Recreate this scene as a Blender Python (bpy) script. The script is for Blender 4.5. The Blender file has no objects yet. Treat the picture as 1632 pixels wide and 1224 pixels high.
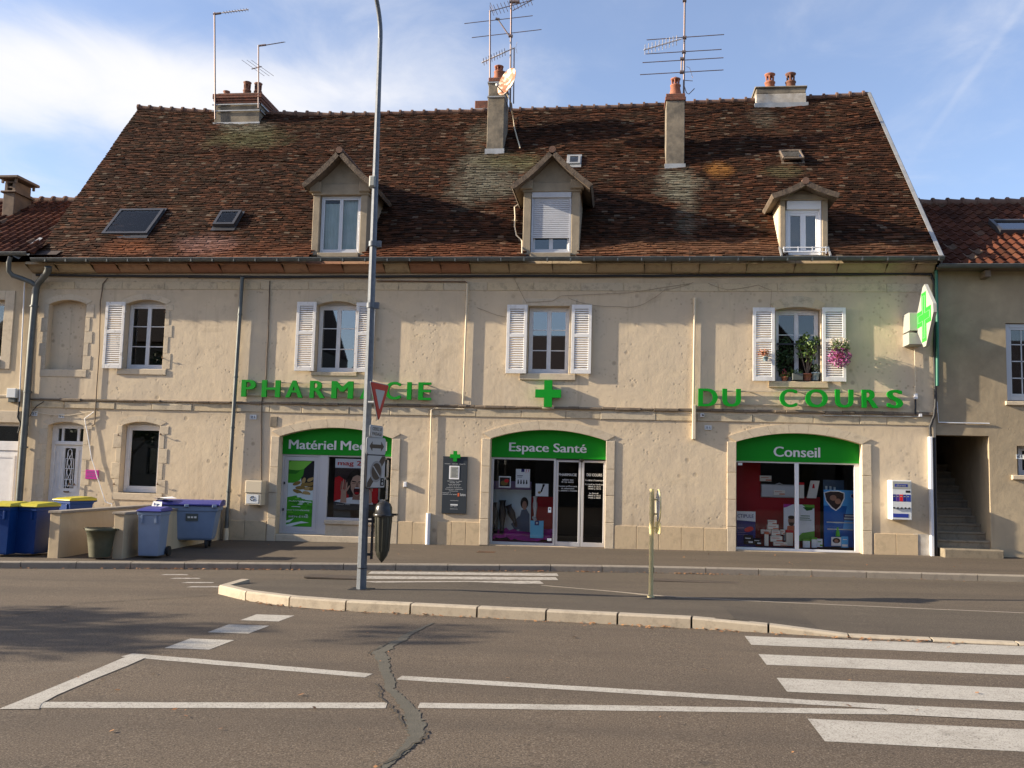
import bpy, bmesh, math, random
from mathutils import Vector, Matrix
random.seed(7)
SC = bpy.context.scene
COL = SC.collection
PI = math.pi
# ------------------------------------------------------------------ camera
# X runs along the shop front, Y away from the street (front wall at Y = 0), Z up
YAW, PITCH, ROLL, FPX = math.radians(6.786), math.radians(5.334), math.radians(1.4545), 1480.0
EYE = Vector((0.0, -22.0, 1.72))
_f = Vector((-math.sin(YAW)*math.cos(PITCH), math.cos(YAW)*math.cos(PITCH), math.sin(PITCH)))
_r0 = Vector((math.cos(YAW), math.sin(YAW), 0)); _u0 = _r0.cross(_f)
_r = _r0*math.cos(ROLL) + _u0*math.sin(ROLL); _u = -_r0*math.sin(ROLL) + _u0*math.cos(ROLL)
cam = bpy.data.objects.new('camera', bpy.data.cameras.new('camera'))
COL.objects.link(cam)
cam.matrix_world = Matrix(((_r.x, _u.x, -_f.x, EYE.x), (_r.y, _u.y, -_f.y, EYE.y), (_r.z, _u.z, -_f.z, EYE.z), (0, 0, 0, 1)))
cam.data.sensor_width = 36.0; cam.data.lens = 36.0*FPX/1632; cam.data.clip_end = 2000; cam.data.clip_start = .1
SC.camera = cam
# ------------------------------------------------------------------ light
SUN = Vector((-6.5, -1.0, 2.42)).normalized()          # towards the sun
EL = math.asin(SUN.z); AZ = math.atan2(SUN.x, SUN.y)
sl = bpy.data.lights.new('sun', 'SUN'); sl.energy = 5.0; sl.angle = math.radians(.53); sl.color = (1.0, .86, .66)
so = bpy.data.objects.new('sun', sl); COL.objects.link(so); so.location = (-30, -10, 30)
so.rotation_euler = SUN.to_track_quat('Z', 'Y').to_euler()
world = bpy.data.worlds.new('World'); SC.world = world; world.use_nodes = True
wt = world.node_tree; wt.nodes.clear()
def wn(t, **k):
    n = wt.nodes.new(t)
    for a, b in k.items(): setattr(n, a, b)
    return n
def wmath(op, a, b=None, clamp=False):
    n = wn('ShaderNodeMath', operation=op, use_clamp=clamp)
    for i, v in enumerate((a, b)):
        if v is None: continue
        if isinstance(v, (int, float)): n.inputs[i].default_value = v
        else: wt.links.new(v, n.inputs[i])
    return n.outputs[0]
sky = wn('ShaderNodeTexSky', sky_type='NISHITA', sun_disc=False, sun_elevation=EL, sun_rotation=AZ, altitude=240, air_density=1.0, dust_density=1.2, ozone_density=2.2)
tc = wn('ShaderNodeTexCoord')
sx = wn('ShaderNodeSeparateXYZ'); wt.links.new(tc.outputs['Generated'], sx.inputs[0])
zc = wmath('MAXIMUM', wmath('ADD', sx.outputs[2], .05), .02)
cv = wn('ShaderNodeCombineXYZ'); wt.links.new(wmath('DIVIDE', sx.outputs[0], zc), cv.inputs[0]); wt.links.new(wmath('DIVIDE', sx.outputs[1], zc), cv.inputs[1])
mp = wn('ShaderNodeMapping'); mp.inputs['Location'].default_value = (3.1, 1.7, 0); mp.inputs['Scale'].default_value = (.8, .62, 1); mp.inputs['Rotation'].default_value = (0, 0, -.35)
wt.links.new(cv.outputs[0], mp.inputs[0])
n1 = wn('ShaderNodeTexNoise'); n1.inputs['Scale'].default_value = 1.15; n1.inputs['Detail'].default_value = 9; n1.inputs['Roughness'].default_value = .52; n1.inputs['Distortion'].default_value = .35
wt.links.new(mp.outputs[0], n1.inputs[0])
# a bank of cloud from the left, thinning out towards the right
def wmap(v, a, b, c=0.0, d=1.0):
    r = wn('ShaderNodeMapRange', interpolation_type='SMOOTHSTEP')
    for i, q in enumerate((a, b, c, d)): r.inputs[i+1].default_value = q
    wt.links.new(v, r.inputs[0]); return r.outputs[0]
aa = wmath('DIVIDE', sx.outputs[0], wmath('MAXIMUM', sx.outputs[1], .08))
lo = wmath('SUBTRACT', sx.outputs[2], wmath('MULTIPLY', aa, .045))
prof = wmath('MULTIPLY', wmap(lo, .310, .375), wmap(lo, .455, .385))
stre = wmath('MULTIPLY', wmap(aa, .12, -.72), wmap(sx.outputs[1], -.1, .2))
n2 = wn('ShaderNodeTexNoise'); n2.inputs['Scale'].default_value = 4.2; n2.inputs['Detail'].default_value = 8; n2.inputs['Roughness'].default_value = .6; n2.inputs['Distortion'].default_value = .5
wt.links.new(mp.outputs[0], n2.inputs[0])
nz = wmath('ADD', wmath('MULTIPLY', wmath('SUBTRACT', n1.outputs['Fac'], .5), 1.1), wmath('MULTIPLY', wmath('SUBTRACT', n2.outputs['Fac'], .5), .75))
dens = wmath('ADD', nz, wmath('ADD', wmath('MULTIPLY', wmath('MULTIPLY', prof, stre), .78), wmath('MULTIPLY', stre, .16)))
q1, q2 = (_f+_r*((1488-816)/FPX)-_u*((205-612)/FPX)), (_f+_r*((1625-816)/FPX)-_u*((15-612)/FPX))      # an old vapour trail
pn = wn('ShaderNodeVectorMath', operation='DOT_PRODUCT'); wt.links.new(tc.outputs['Generated'], pn.inputs[0]); pn.inputs[1].default_value = q1.cross(q2).normalized()
trail = wmath('MULTIPLY', wmap(wmath('ABSOLUTE', pn.outputs['Value']), .0055, .0005), wmath('MULTIPLY', wmap(aa, .28, .36), wmap(n2.outputs['Fac'], .3, .6, .03, .085)))
class _O: outputs = [wmath('ADD', wmap(dens, -.05, .82, .09, 1.0), trail)]
cl = _O
mx = wn('ShaderNodeMix', data_type='RGBA'); wt.links.new(cl.outputs[0], mx.inputs[0])
tint = wn('ShaderNodeMix', data_type='RGBA', blend_type='MULTIPLY'); tint.inputs[0].default_value = 1; tint.inputs[7].default_value = (1.10, 1.06, 1.14, 1)
wt.links.new(sky.outputs[0], tint.inputs[6]); wt.links.new(tint.outputs[2], mx.inputs[6]); mx.inputs[7].default_value = (4.5, 4.5, 4.65, 1)
bg = wn('ShaderNodeBackground'); bg.inputs[1].default_value = .10
wt.links.new(mx.outputs[2], bg.inputs[0]); wo = wn('ShaderNodeOutputWorld'); wt.links.new(bg.outputs[0], wo.inputs[0])
SC.view_settings.view_transform = 'Standard'; SC.view_settings.look = 'None'; SC.view_settings.exposure = 1.15; SC.view_settings.gamma = 1
SC.view_settings.use_curve_mapping = False
# ------------------------------------------------------------------ measuring helpers (photo pixel -> point on a real plane)
def ray(px, py): return _f + _r*((px-816)/FPX) - _u*((py-612)/FPX)
def P(px, py, y=0.0):
    d = ray(px, py); return EYE + d*((y-EYE.y)/d.y)
def X(px, py, y=0.0): return P(px, py, y).x
def Z(px, py, y=0.0): return P(px, py, y).z
SLOPE = .0125
def G(px, py, z0=-.2):
    d = ray(px, py); t = (z0 + SLOPE*EYE.x - EYE.z)/(d.z - SLOPE*d.x); return EYE + d*t
def rect(xl, xr, yt, yb, y=0.0):
    ym = (yt+yb)/2; xm = (xl+xr)/2
    return X(xl, ym, y), X(xr, ym, y), Z(xm, yb, y), Z(xm, yt, y)      # x0 x1 z0 z1
# ------------------------------------------------------------------ materials
def mat(name, col, rough=.7, metal=0, col2=None, scale=3, detail=6, lo=.35, hi=.65, bump=0, bscale=40, bdist=.01, spec=.5, trans=0, emit=None, estr=0, coat=0, rot=None):
    m = bpy.data.materials.new(name); m.use_nodes = True; t = m.node_tree; b = t.nodes['Principled BSDF']
    b.inputs['Base Color'].default_value = (*col, 1); b.inputs['Roughness'].default_value = rough; b.inputs['Metallic'].default_value = metal
    b.inputs['Specular IOR Level'].default_value = spec; b.inputs['Coat Weight'].default_value = coat
    if emit: b.inputs['Emission Color'].default_value = (*emit, 1); b.inputs['Emission Strength'].default_value = estr
    if col2 or bump:
        co = t.nodes.new('ShaderNodeTexCoord')
    if col2:
        n = t.nodes.new('ShaderNodeTexNoise'); n.inputs['Scale'].default_value = scale; n.inputs['Detail'].default_value = detail; n.inputs['Roughness'].default_value = .6
        r = t.nodes.new('ShaderNodeValToRGB'); e = r.color_ramp.elements; e[0].position = lo; e[1].position = hi; e[0].color = (*col, 1); e[1].color = (*col2, 1)
        t.links.new(co.outputs['Object'], n.inputs[0]); t.links.new(n.outputs['Fac'], r.inputs[0]); t.links.new(r.outputs[0], b.inputs['Base Color'])
    if bump:
        n = t.nodes.new('ShaderNodeTexNoise'); n.inputs['Scale'].default_value = bscale; n.inputs['Detail'].default_value = 5
        bp = t.nodes.new('ShaderNodeBump'); bp.inputs['Strength'].default_value = bump; bp.inputs['Distance'].default_value = bdist
        t.links.new(co.outputs['Object'], n.inputs[0]); t.links.new(n.outputs['Fac'], bp.inputs['Height']); t.links.new(bp.outputs[0], b.inputs['Normal'])
    return m
class NT:                                                # short-hand for longer node trees
    def __init__(s, name, rough=.85):
        s.m = bpy.data.materials.new(name); s.m.use_nodes = True; s.t = s.m.node_tree; s.b = s.t.nodes['Principled BSDF']
        s.b.inputs['Roughness'].default_value = rough; s.co = s.t.nodes.new('ShaderNodeTexCoord'); s.obj = s.co.outputs['Object']
    def put(s, sock, v):
        if isinstance(v, (int, float)): sock.default_value = v
        elif isinstance(v, (tuple, list)): sock.default_value = (*v, 1) if len(v) == 3 and sock.type == 'RGBA' else v
        else: s.t.links.new(v, sock)
    def map(s, scale=(1, 1, 1), loc=(0, 0, 0)):
        n = s.t.nodes.new('ShaderNodeMapping'); n.inputs['Scale'].default_value = scale; n.inputs['Location'].default_value = loc; s.t.links.new(s.obj, n.inputs[0]); return n.outputs[0]
    def noise(s, scale, detail=5, rough=.55, vec=None, dist=0):
        n = s.t.nodes.new('ShaderNodeTexNoise'); n.inputs['Scale'].default_value = scale; n.inputs['Detail'].default_value = detail; n.inputs['Roughness'].default_value = rough; n.inputs['Distortion'].default_value = dist
        s.t.links.new(vec or s.obj, n.inputs[0]); return n.outputs['Fac']
    def voro(s, scale, vec=None, rand=1, feat='F1'):
        n = s.t.nodes.new('ShaderNodeTexVoronoi'); n.feature = feat; n.inputs['Scale'].default_value = scale; n.inputs['Randomness'].default_value = rand; s.t.links.new(vec or s.obj, n.inputs[0]); return n.outputs['Distance']
    def ramp(s, v, *st):
        n = s.t.nodes.new('ShaderNodeValToRGB'); e = n.color_ramp.elements
        while len(e) < len(st): e.new(.5)
        for k, (p, c) in enumerate(st):
            e[k].position = p; e[k].color = (c, c, c, 1) if isinstance(c, (int, float)) else (*c, 1)
        s.put(n.inputs[0], v); return n.outputs[0]
    def mix(s, f, a, b, mode='MIX'):
        n = s.t.nodes.new('ShaderNodeMix'); n.data_type = 'RGBA'; n.blend_type = mode; s.put(n.inputs[0], f); s.put(n.inputs[6], a); s.put(n.inputs[7], b); return n.outputs[2]
    def math(s, op, a, b=0, clamp=False):
        n = s.t.nodes.new('ShaderNodeMath'); n.operation = op; n.use_clamp = clamp; s.put(n.inputs[0], a); s.put(n.inputs[1], b); return n.outputs[0]
    def bump(s, h, strength=.4, dist=.01):
        n = s.t.nodes.new('ShaderNodeBump'); n.inputs['Strength'].default_value = strength; n.inputs['Distance'].default_value = dist; s.put(n.inputs['Height'], h); s.t.links.new(n.outputs[0], s.b.inputs['Normal'])
    def color(s, c): s.put(s.b.inputs['Base Color'], c)
    def sep(s, v=None):
        n = s.t.nodes.new('ShaderNodeSeparateXYZ'); s.t.links.new(v or s.obj, n.inputs[0]); return n.outputs
    def uv(s):
        n = s.t.nodes.new('ShaderNodeSeparateXYZ'); s.t.links.new(s.co.outputs['UV'], n.inputs[0]); return n.outputs
M = {}
def plaster(name, a, b, c, dark, pocks=1.0, loc=(0, 0, 0)):
    n = NT(name, .92); v = n.map(loc=loc)
    base = n.mix(n.ramp(n.noise(.45, 4, .6, v), (.35, 0.), (.68, 1.)), a, b)
    base = n.mix(n.ramp(n.noise(1.7, 7, .65, v, .6), (.48, 0.), (.72, .75)), base, c)
    base = n.mix(n.ramp(n.noise(.8, 6, .7, n.map(loc=(9, 1, 3)), 1.5), (.56, 0.), (.70, .30)), base, dark)       # brown damp patches
    st = n.noise(1.0, 5, .6, n.map((5.5, 5.5, .45), loc))                                  # rain streaks
    base = n.mix(n.ramp(st, (.56, 0.), (.80, .38)), base, dark)
    h = n.sep(v)
    grime = n.math('MULTIPLY', n.ramp(n.math('MULTIPLY', h[2], .1), (.0, .85), (.05, .45), (.11, 0.), (.262, .0), (.30, .55), (.322, .0), (.50, 0.), (.60, .5), (.68, .85)), n.noise(2.2, 5, .6, v))
    base = n.mix(grime, base, dark)
    d = n.voro(2.7, v); pk = n.math('MULTIPLY', n.ramp(d, (.045*pocks, 1.), (.10*pocks+.001, 0.)), n.ramp(n.noise(.55, 3, .6, n.map(loc=(2, 6, 4))), (.38, .12), (.60, 1.)))              # worn-off pits
    d2 = n.voro(8.5, v); pk2 = n.math('MULTIPLY', n.ramp(d2, (.05*pocks, .8), (.16*pocks+.001, 0.)), n.ramp(n.noise(.9, 3, .5, v), (.45, 0.), (.6, 1.)))
    pit = n.math('MAXIMUM', pk, pk2)
    base = n.mix(n.math('MULTIPLY', pit, .60), base, dark)
    n.color(base)
    hh = n.math('ADD', n.math('MULTIPLY', n.noise(3.0, 4, .5, v), .34), n.math('MULTIPLY', n.noise(38, 4, .6, v), .05))
    hh = n.math('ADD', hh, n.math('MULTIPLY', n.noise(9, 4, .6, v), .13))
    n.bump(n.math('SUBTRACT', hh, n.math('MULTIPLY', pit, .16)), .55, .05)
    return n.m
M['plaster'] = plaster('lime_plaster', (.635, .51, .35), (.55, .455, .33), (.68, .55, .37), (.25, .19, .125), 1.75)
M['plaster_left'] = plaster('ochre_plaster', (.58, .46, .30), (.52, .42, .28), (.62, .49, .32), (.27, .2, .13), .6, (7, 3, 1))
M['plaster_right'] = plaster('roughcast', (.45, .36, .235), (.38, .31, .21), (.50, .40, .26), (.2, .155, .10), .5, (13, 2, 4))
M['yard_wall'] = plaster('yard_wall_render', (.53, .42, .27), (.45, .36, .24), (.58, .47, .31), (.22, .17, .11), .5, (3, 9, 2))
def stone(name, a, b, dark):
    n = NT(name, .9); u = n.uv()
    base = n.mix(u[0], a, b)
    base = n.mix(n.ramp(n.noise(5, 7, .65), (.5, 0.), (.74, .7)), base, dark)
    base = n.mix(n.ramp(n.noise(40, 3, .6), (.55, 0.), (.75, .35)), base, dark)
    n.color(base); n.bump(n.math('ADD', n.math('MULTIPLY', n.noise(14, 6, .65), .5), n.math('MULTIPLY', n.noise(70, 3), .15)), .5, .015)
    return n.m
M['limestone'] = stone('limestone', (.58, .48, .34), (.51, .43, .32), (.34, .27, .19))
M['band_stone'] = stone('weathered_band_stone', (.48, .41, .30), (.54, .43, .27), (.20, .17, .13))
M['plinth'] = stone('plinth_slab', (.58, .44, .27), (.53, .41, .26), (.36, .28, .18))
M['cornice_pink'] = stone('pink_cornice_stone', (.29, .135, .08), (.36, .22, .135), (.14, .08, .055))
M['cornice_tan'] = stone('tan_cornice_stone', (.33, .25, .15), (.40, .31, .2), (.17, .12, .08))
M['ledge'] = stone('eroded_ledge', (.14, .11, .08), (.22, .17, .12), (.04, .032, .026))
M['kerb'] = stone('kerb_stone', (.36, .31, .24), (.42, .36, .27), (.2, .17, .13))
M['kerb_far'] = stone('worn_kerb_stone', (.27, .235, .185), (.23, .2, .165), (.13, .11, .09))
M['step'] = stone('worn_step_stone', (.25, .205, .14), (.21, .175, .125), (.09, .075, .055))
def tiles(name, stops, moss=(.17, .155, .075), mossamt=.6, spots=()):
    n = NT(name, .88); u = n.uv()
    base = n.ramp(u[0], *stops)
    base = n.mix(n.ramp(n.noise(.55, 5, .65), (.46, 0.), (.70, .5)), base, n.mix(u[1], (.013, .008, .006), (.036, .017, .010)))      # old dark patches
    base = n.mix(n.math('MULTIPLY', n.ramp(n.noise(1.1, 6, .6, n.map(loc=(5, 5, 5))), (.52, 0.), (.72, mossamt)), u[1]), base, moss)   # lichen
    base = n.mix(n.math('MULTIPLY', n.ramp(u[1], (.955, 0.), (.975, .7)), .6), base, (.20, .16, .115))       # single pale tiles
    for (cx, cy, cz, rx, rz, c, amt) in spots:                     # run-off stains under the chimneys
        s = n.sep(n.obj)
        dx = n.math('DIVIDE', n.math('SUBTRACT', s[0], cx), rx); dz = n.math('DIVIDE', n.math('SUBTRACT', s[2], cz), rz)
        d = n.math('SQRT', n.math('ADD', n.math('MULTIPLY', dx, dx), n.math('MULTIPLY', dz, dz)))
        d = n.math('ADD', d, n.math('MULTIPLY', n.math('SUBTRACT', n.noise(1.6, 6, .65), .5), 1.5))
        f = n.math('MULTIPLY', n.ramp(d, (.35, 1.), (1.0, 0.)), n.math('ADD', n.math('MULTIPLY', u[1], .7), .5), True)
        base = n.mix(n.math('MULTIPLY', f, amt), base, c)
    base = n.mix(n.ramp(n.noise(26, 4, .7), (.5, 0.), (.72, .5)), base, (.012, .008, .006))
    n.color(base); n.b.inputs['Specular IOR Level'].default_value = .12; n.bump(n.noise(55, 4, .6), .35, .006)
    return n.m
glass_cache = {}
def glass(name, tint=(.72, .76, .76), ior=1.5, boost=0.0):
    m = bpy.data.materials.new(name); m.use_nodes = True; t = m.node_tree; t.nodes.clear()
    o = t.nodes.new('ShaderNodeOutputMaterial'); mx = t.nodes.new('ShaderNodeMixShader'); tr = t.nodes.new('ShaderNodeBsdfTransparent'); gl = t.nodes.new('ShaderNodeBsdfGlossy')
    fr = t.nodes.new('ShaderNodeFresnel'); fr.inputs[0].default_value = ior
    tr.inputs[0].default_value = (*tint, 1); gl.inputs['Roughness'].default_value = .015; gl.inputs[0].default_value = (1, 1, 1, 1)
    ad = t.nodes.new('ShaderNodeMath'); ad.use_clamp = True; ad.inputs[1].default_value = boost
    t.links.new(fr.outputs[0], ad.inputs[0]); t.links.new(ad.outputs[0], mx.inputs[0]); t.links.new(tr.outputs[0], mx.inputs[1]); t.links.new(gl.outputs[0], mx.inputs[2]); t.links.new(mx.outputs[0], o.inputs[0])
    return m
M['glass'] = glass('window_glass', (.6, .64, .64), 1.55, .05)
M['shop_glass'] = glass('shop_glass', (.97, .98, .98), 1.33, .0)
M['sky_glass'] = glass('coated_glass', (.45, .5, .5), 1.7, .16)
# ------------------------------------------------------------------ mesh helpers
class MB:
    def __init__(s): s.v = []; s.f = []; s.mi = []; s.uv = []; s.cur = 0; s.r = (.5, .5); s.sm = []; s.smooth = False
    def add(s, vs, fs):
        o = len(s.v); s.v += [Vector(p) for p in vs]
        for f in fs: s.f.append([o+i for i in f]); s.mi.append(s.cur); s.uv.append(s.r); s.sm.append(s.smooth)
        return s
    def rnd(s): s.r = (random.random(), random.random()); return s
    def box(s, x0, x1, y0, y1, z0, z1):
        return s.add([(x0, y0, z0), (x1, y0, z0), (x1, y1, z0), (x0, y1, z0), (x0, y0, z1), (x1, y0, z1), (x1, y1, z1), (x0, y1, z1)],
                     [(0, 3, 2, 1), (4, 5, 6, 7), (0, 1, 5, 4), (1, 2, 6, 5), (2, 3, 7, 6), (3, 0, 4, 7)])
    def cbox(s, x0, x1, y0, y1, z0, z1, c=.01):        # front edges chamfered (towards -Y)
        a = [(x0, z0), (x1, z0), (x1, z1), (x0, z1)]; b = [(x0+c, z0+c), (x1-c, z0+c), (x1-c, z1-c), (x0+c, z1-c)]
        vs = [(x, y1, z) for x, z in a]+[(x, y0+c, z) for x, z in a]+[(x, y0, z) for x, z in b]
        fs = [(8, 9, 10, 11)]
        for k in range(4):
            j = (k+1) % 4; fs += [(k, j, 4+j, 4+k), (4+k, 4+j, 8+j, 8+k)]
        return s.add(vs, fs)
    def prism(s, pts, d):                              # polygon pts (3D, planar) swept by vector d
        n = len(pts); p = [Vector(q) for q in pts]; d = Vector(d)
        return s.add(p+[q+d for q in p], [tuple(range(n-1, -1, -1)), tuple(range(n, 2*n))]+[(i, (i+1) % n, n+(i+1) % n, n+i) for i in range(n)])
    def quad(s, *p): return s.add(p, [tuple(range(len(p)))])
    def tube(s, pts, r, n=8, r1=None, caps=True, sm=True):
        pts = [Vector(p) for p in pts]; L = len(pts); vs = []; fs = []; prev = None
        for i, p in enumerate(pts):
            t = (pts[min(i+1, L-1)]-pts[max(i-1, 0)]).normalized()
            if prev is None:
                a = Vector((0, 0, 1)) if abs(t.z) < .9 else Vector((1, 0, 0)); u = t.cross(a).normalized()
            else:
                u = (prev - t*prev.dot(t)).normalized()
            prev = u; w = t.cross(u)
            rr = r if r1 is None else r+(r1-r)*i/(L-1)
            if isinstance(r, (list, tuple)): rr = r[i]
            for k in range(n):
                a = 2*PI*k/n; vs.append(p+(u*math.cos(a)+w*math.sin(a))*rr)
        for i in range(L-1):
            for k in range(n): fs.append((i*n+k, i*n+(k+1) % n, (i+1)*n+(k+1) % n, (i+1)*n+k))
        old = s.smooth; s.smooth = sm; s.add(vs, fs); s.smooth = old
        if caps: s.add(vs[:n], [tuple(range(n-1, -1, -1))]); s.add(vs[-n:], [tuple(range(n))])
        return s
    def lathe(s, c, prof, n=20, sm=True, ax=None):     # profile of (radius, height)
        c = Vector(c); vs = []; fs = []
        for r, z in prof:
            for k in range(n): vs.append(c+Vector((r*math.cos(2*PI*k/n), r*math.sin(2*PI*k/n), z)))
        for i in range(len(prof)-1):
            for k in range(n): fs.append((i*n+k, i*n+(k+1) % n, (i+1)*n+(k+1) % n, (i+1)*n+k))
        old = s.smooth; s.smooth = sm; s.add(vs, fs); s.smooth = old
        if prof[0][0] > .001: s.add(vs[:n], [tuple(range(n-1, -1, -1))])
        if prof[-1][0] > .001: s.add(vs[-n:], [tuple(range(n))])
        return s
    def mesh_in(s, me, T=None):
        o = len(s.v); T = T or Matrix()
        s.v += [T @ v.co for v in me.vertices]
        for p in me.polygons: s.f.append([o+i for i in p.vertices]); s.mi.append(s.cur); s.uv.append(s.r); s.sm.append(False)
        return s
    def data(s, name, mats, off=None):
        me = bpy.data.meshes.new(name); off = Vector(off or (0, 0, 0))
        me.from_pydata([v-off for v in s.v], [], s.f)
        for m in (mats if isinstance(mats, (list, tuple)) else [mats]): me.materials.append(M[m] if isinstance(m, str) else m)
        me.polygons.foreach_set('material_index', s.mi); me.polygons.foreach_set('use_smooth', s.sm)
        uv = me.uv_layers.new(name='uv'); flat = []
        for f, r in zip(s.f, s.uv): flat += list(r)*len(f)
        uv.data.foreach_set('uv', flat); me.update(); return me
def wloc(o):
    v = Vector((0, 0, 0))
    while o: v = v+o.location; o = o.parent
    return v
def tag(o, label=None, cat=None, group=None, kind=None):
    for k, v in (('label', label), ('category', cat), ('group', group), ('kind', kind)):
        if v: o[k] = v
    return o
def thing(name, label, cat, loc=(0, 0, 0), group=None):
    o = bpy.data.objects.new(name, None); COL.objects.link(o); o.location = Vector(loc); o.empty_display_size = .2
    return tag(o, label, cat, group)
def part(name, mb, mats, parent, label=None, bev=0, kind=None):   # mb in world coordinates
    w = wloc(parent); o = bpy.data.objects.new(name, mb.data(name, mats, w)); COL.objects.link(o); o.parent = parent
    if label: o['label'] = label
    if kind: o['kind'] = kind
    if bev: bevel(o, bev)
    return o
def single(name, mb, mats, label, cat, group=None, loc=None, bev=0, kind=None):
    if loc is None:
        xs = [v.x for v in mb.v]; ys = [v.y for v in mb.v]; zs = [v.z for v in mb.v]
        loc = Vector(((min(xs)+max(xs))/2, (min(ys)+max(ys))/2, min(zs)))
    o = bpy.data.objects.new(name, mb.data(name, mats, loc)); COL.objects.link(o); o.location = loc
    if bev: bevel(o, bev)
    return tag(o, label, cat, group, kind)
def struct(name, mb, mats, kind='structure'): return single(name, mb, mats, None, None, kind=kind, loc=Vector((0, 0, 0)))
def bevel(o, w):
    b = o.modifiers.new('bevel', 'BEVEL'); b.width = w; b.segments = 2; b.limit_method = 'ANGLE'; b.angle_limit = math.radians(40)
def curve_mesh(outers, depth):                         # closed loops in the plane (nested = holes), swept; result stands in XZ, front at y=-depth/2
    cu = bpy.data.curves.new('c', 'CURVE'); cu.dimensions = '2D'; cu.fill_mode = 'BOTH'; cu.extrude = depth/2
    for lp in outers:
        sp = cu.splines.new('POLY'); sp.points.add(len(lp)-1); sp.use_cyclic_u = True
        for q, (a, b) in zip(sp.points, lp): q.co = (a, b, 0, 1)
    o = bpy.data.objects.new('c', cu); COL.objects.link(o); dg = bpy.context.evaluated_depsgraph_get()
    me = bpy.data.meshes.new_from_object(o.evaluated_get(dg)); bpy.data.objects.remove(o); bpy.data.curves.remove(cu); return me
RX = Matrix.Rotation(PI/2, 4, 'X')
def plate(mb, loops, y0, y1):                          # loops in (x, z), front at y0 (street side)
    me = curve_mesh(loops, y1-y0); mb.mesh_in(me, Matrix.Translation((0, (y0+y1)/2, 0)) @ RX); bpy.data.meshes.remove(me); return mb
def text_mesh(txt, depth=.004, bold=0.0, res=3):
    cu = bpy.data.curves.new('t', 'FONT'); cu.body = txt; cu.size = 1; cu.extrude = depth/2; cu.offset = bold; cu.resolution_u = res; cu.fill_mode = 'BOTH'
    o = bpy.data.objects.new('t', cu); COL.objects.link(o); dg = bpy.context.evaluated_depsgraph_get()
    me = bpy.data.meshes.new_from_object(o.evaluated_get(dg)); bpy.data.objects.remove(o); bpy.data.curves.remove(cu); return me
def text(mb, txt, x0, x1, z0, z1, y, depth=.004, bold=0.0, T=None, capfit=None, res=3):   # fits the text's own box into x0..x1, z0..z1; front face at y-depth
    if txt[0] == '~':                                   # lines too small to read in the photo: letter-like strokes
        w = txt[1:]; dx = (x1-x0)/len(w)
        for i, ch in enumerate(w):
            if ch == ' ': continue
            a = x0+dx*(i+.1); h = z1 if random.random() < .35 else z0+(z1-z0)*.74; b = a+dx*.8
            for q in ((a, a+dx*.22, z0, h), (b-dx*.22, b, z0, z0+(z1-z0)*.74), (a, b, *random.choice(((z0, z0+(z1-z0)*.16), (z0+(z1-z0)*.58, z0+(z1-z0)*.74))))): mb.box(q[0], q[1], y-depth, y, q[2], q[3])
        return mb
    me = text_mesh(txt, 1.0, 0, res)
    xs = [v.co.x for v in me.vertices]; zs = [v.co.y for v in me.vertices]
    a, b, c, d = min(xs)-bold, max(xs)+bold, min(zs), max(zs)
    if capfit:                                          # z0..z1 is baseline..cap height
        m2 = text_mesh(capfit, 1.0, 0, 2); zz = [v.co.y for v in m2.vertices]; c, d = min(zz), max(zz); bpy.data.meshes.remove(m2)
    sx = (x1-x0)/(b-a); sz = (z1-z0)/(d-c)
    for k, dx in enumerate((0, -bold, bold) if bold else (0,)):          # heavier strokes
        S = Matrix.Translation((x0+(dx-a)*sx, y-depth/2-.0004*k, z0-c*sz)) @ Matrix.Diagonal((sx, depth, sz, 1)) @ RX
        mb.mesh_in(me, (T @ S) if T else S)
    bpy.data.meshes.remove(me); return mb
def arch(x0, x1, zs, zc, n=14):                        # points of a segmental arch from left springing to right
    w = (x1-x0)/2; h = zc-zs
    if h < .005: return [(x0, zs), (x1, zs)]
    R = (w*w+h*h)/(2*h); cx = (x0+x1)/2; cz = zc-R; a = math.asin(min(1, w/R))
    return [(cx+R*math.sin(-a+2*a*i/n), cz+R*math.cos(-a+2*a*i/n)) for i in range(n+1)]
def archrect(x0, x1, z0, zs, zc, n=14): return [(x1, z0), (x0, z0)]+arch(x0, x1, zs, zc, n)
def circ(cx, cz, rx, rz=None, n=28): return [(cx+rx*math.cos(2*PI*i/n), cz+(rz or rx)*math.sin(2*PI*i/n)) for i in range(n)]
def rloop(x0, x1, z0, z1): return [(x0, z0), (x1, z0), (x1, z1), (x0, z1)]
def rrloop(x0, x1, z0, z1, r, n=4):
    o = []
    for cx, cz, a in ((x1-r, z0+r, -90), (x1-r, z1-r, 0), (x0+r, z1-r, 90), (x0+r, z0+r, 180)):
        for i in range(n+1): t = math.radians(a+90*i/n); o.append((cx+r*math.cos(t), cz+r*math.sin(t)))
    return o
def leaves(mb, c, rx, ry, rz, n, size, flat=.5):       # leaf-sized faces through an ellipsoid
    for _ in range(n):
        while 1:
            p = Vector((random.uniform(-1, 1), random.uniform(-1, 1), random.uniform(-1, 1)))
            if p.length < 1: break
        p = Vector((c[0]+p.x*rx, c[1]+p.y*ry, c[2]+p.z*rz)); leaf(mb, p, size*random.uniform(.6, 1.3))
def leaf(mb, p, s):
    a = Vector((random.gauss(0, 1), random.gauss(0, 1), random.gauss(0, 1))).normalized(); b = a.orthogonal().normalized()
    b = Matrix.Rotation(random.uniform(0, 6.28), 3, a) @ b
    c = a.cross(b); mb.rnd(); mb.quad(p-b*s, p+c*s*.38, p+b*s, p-c*s*.38)
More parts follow.
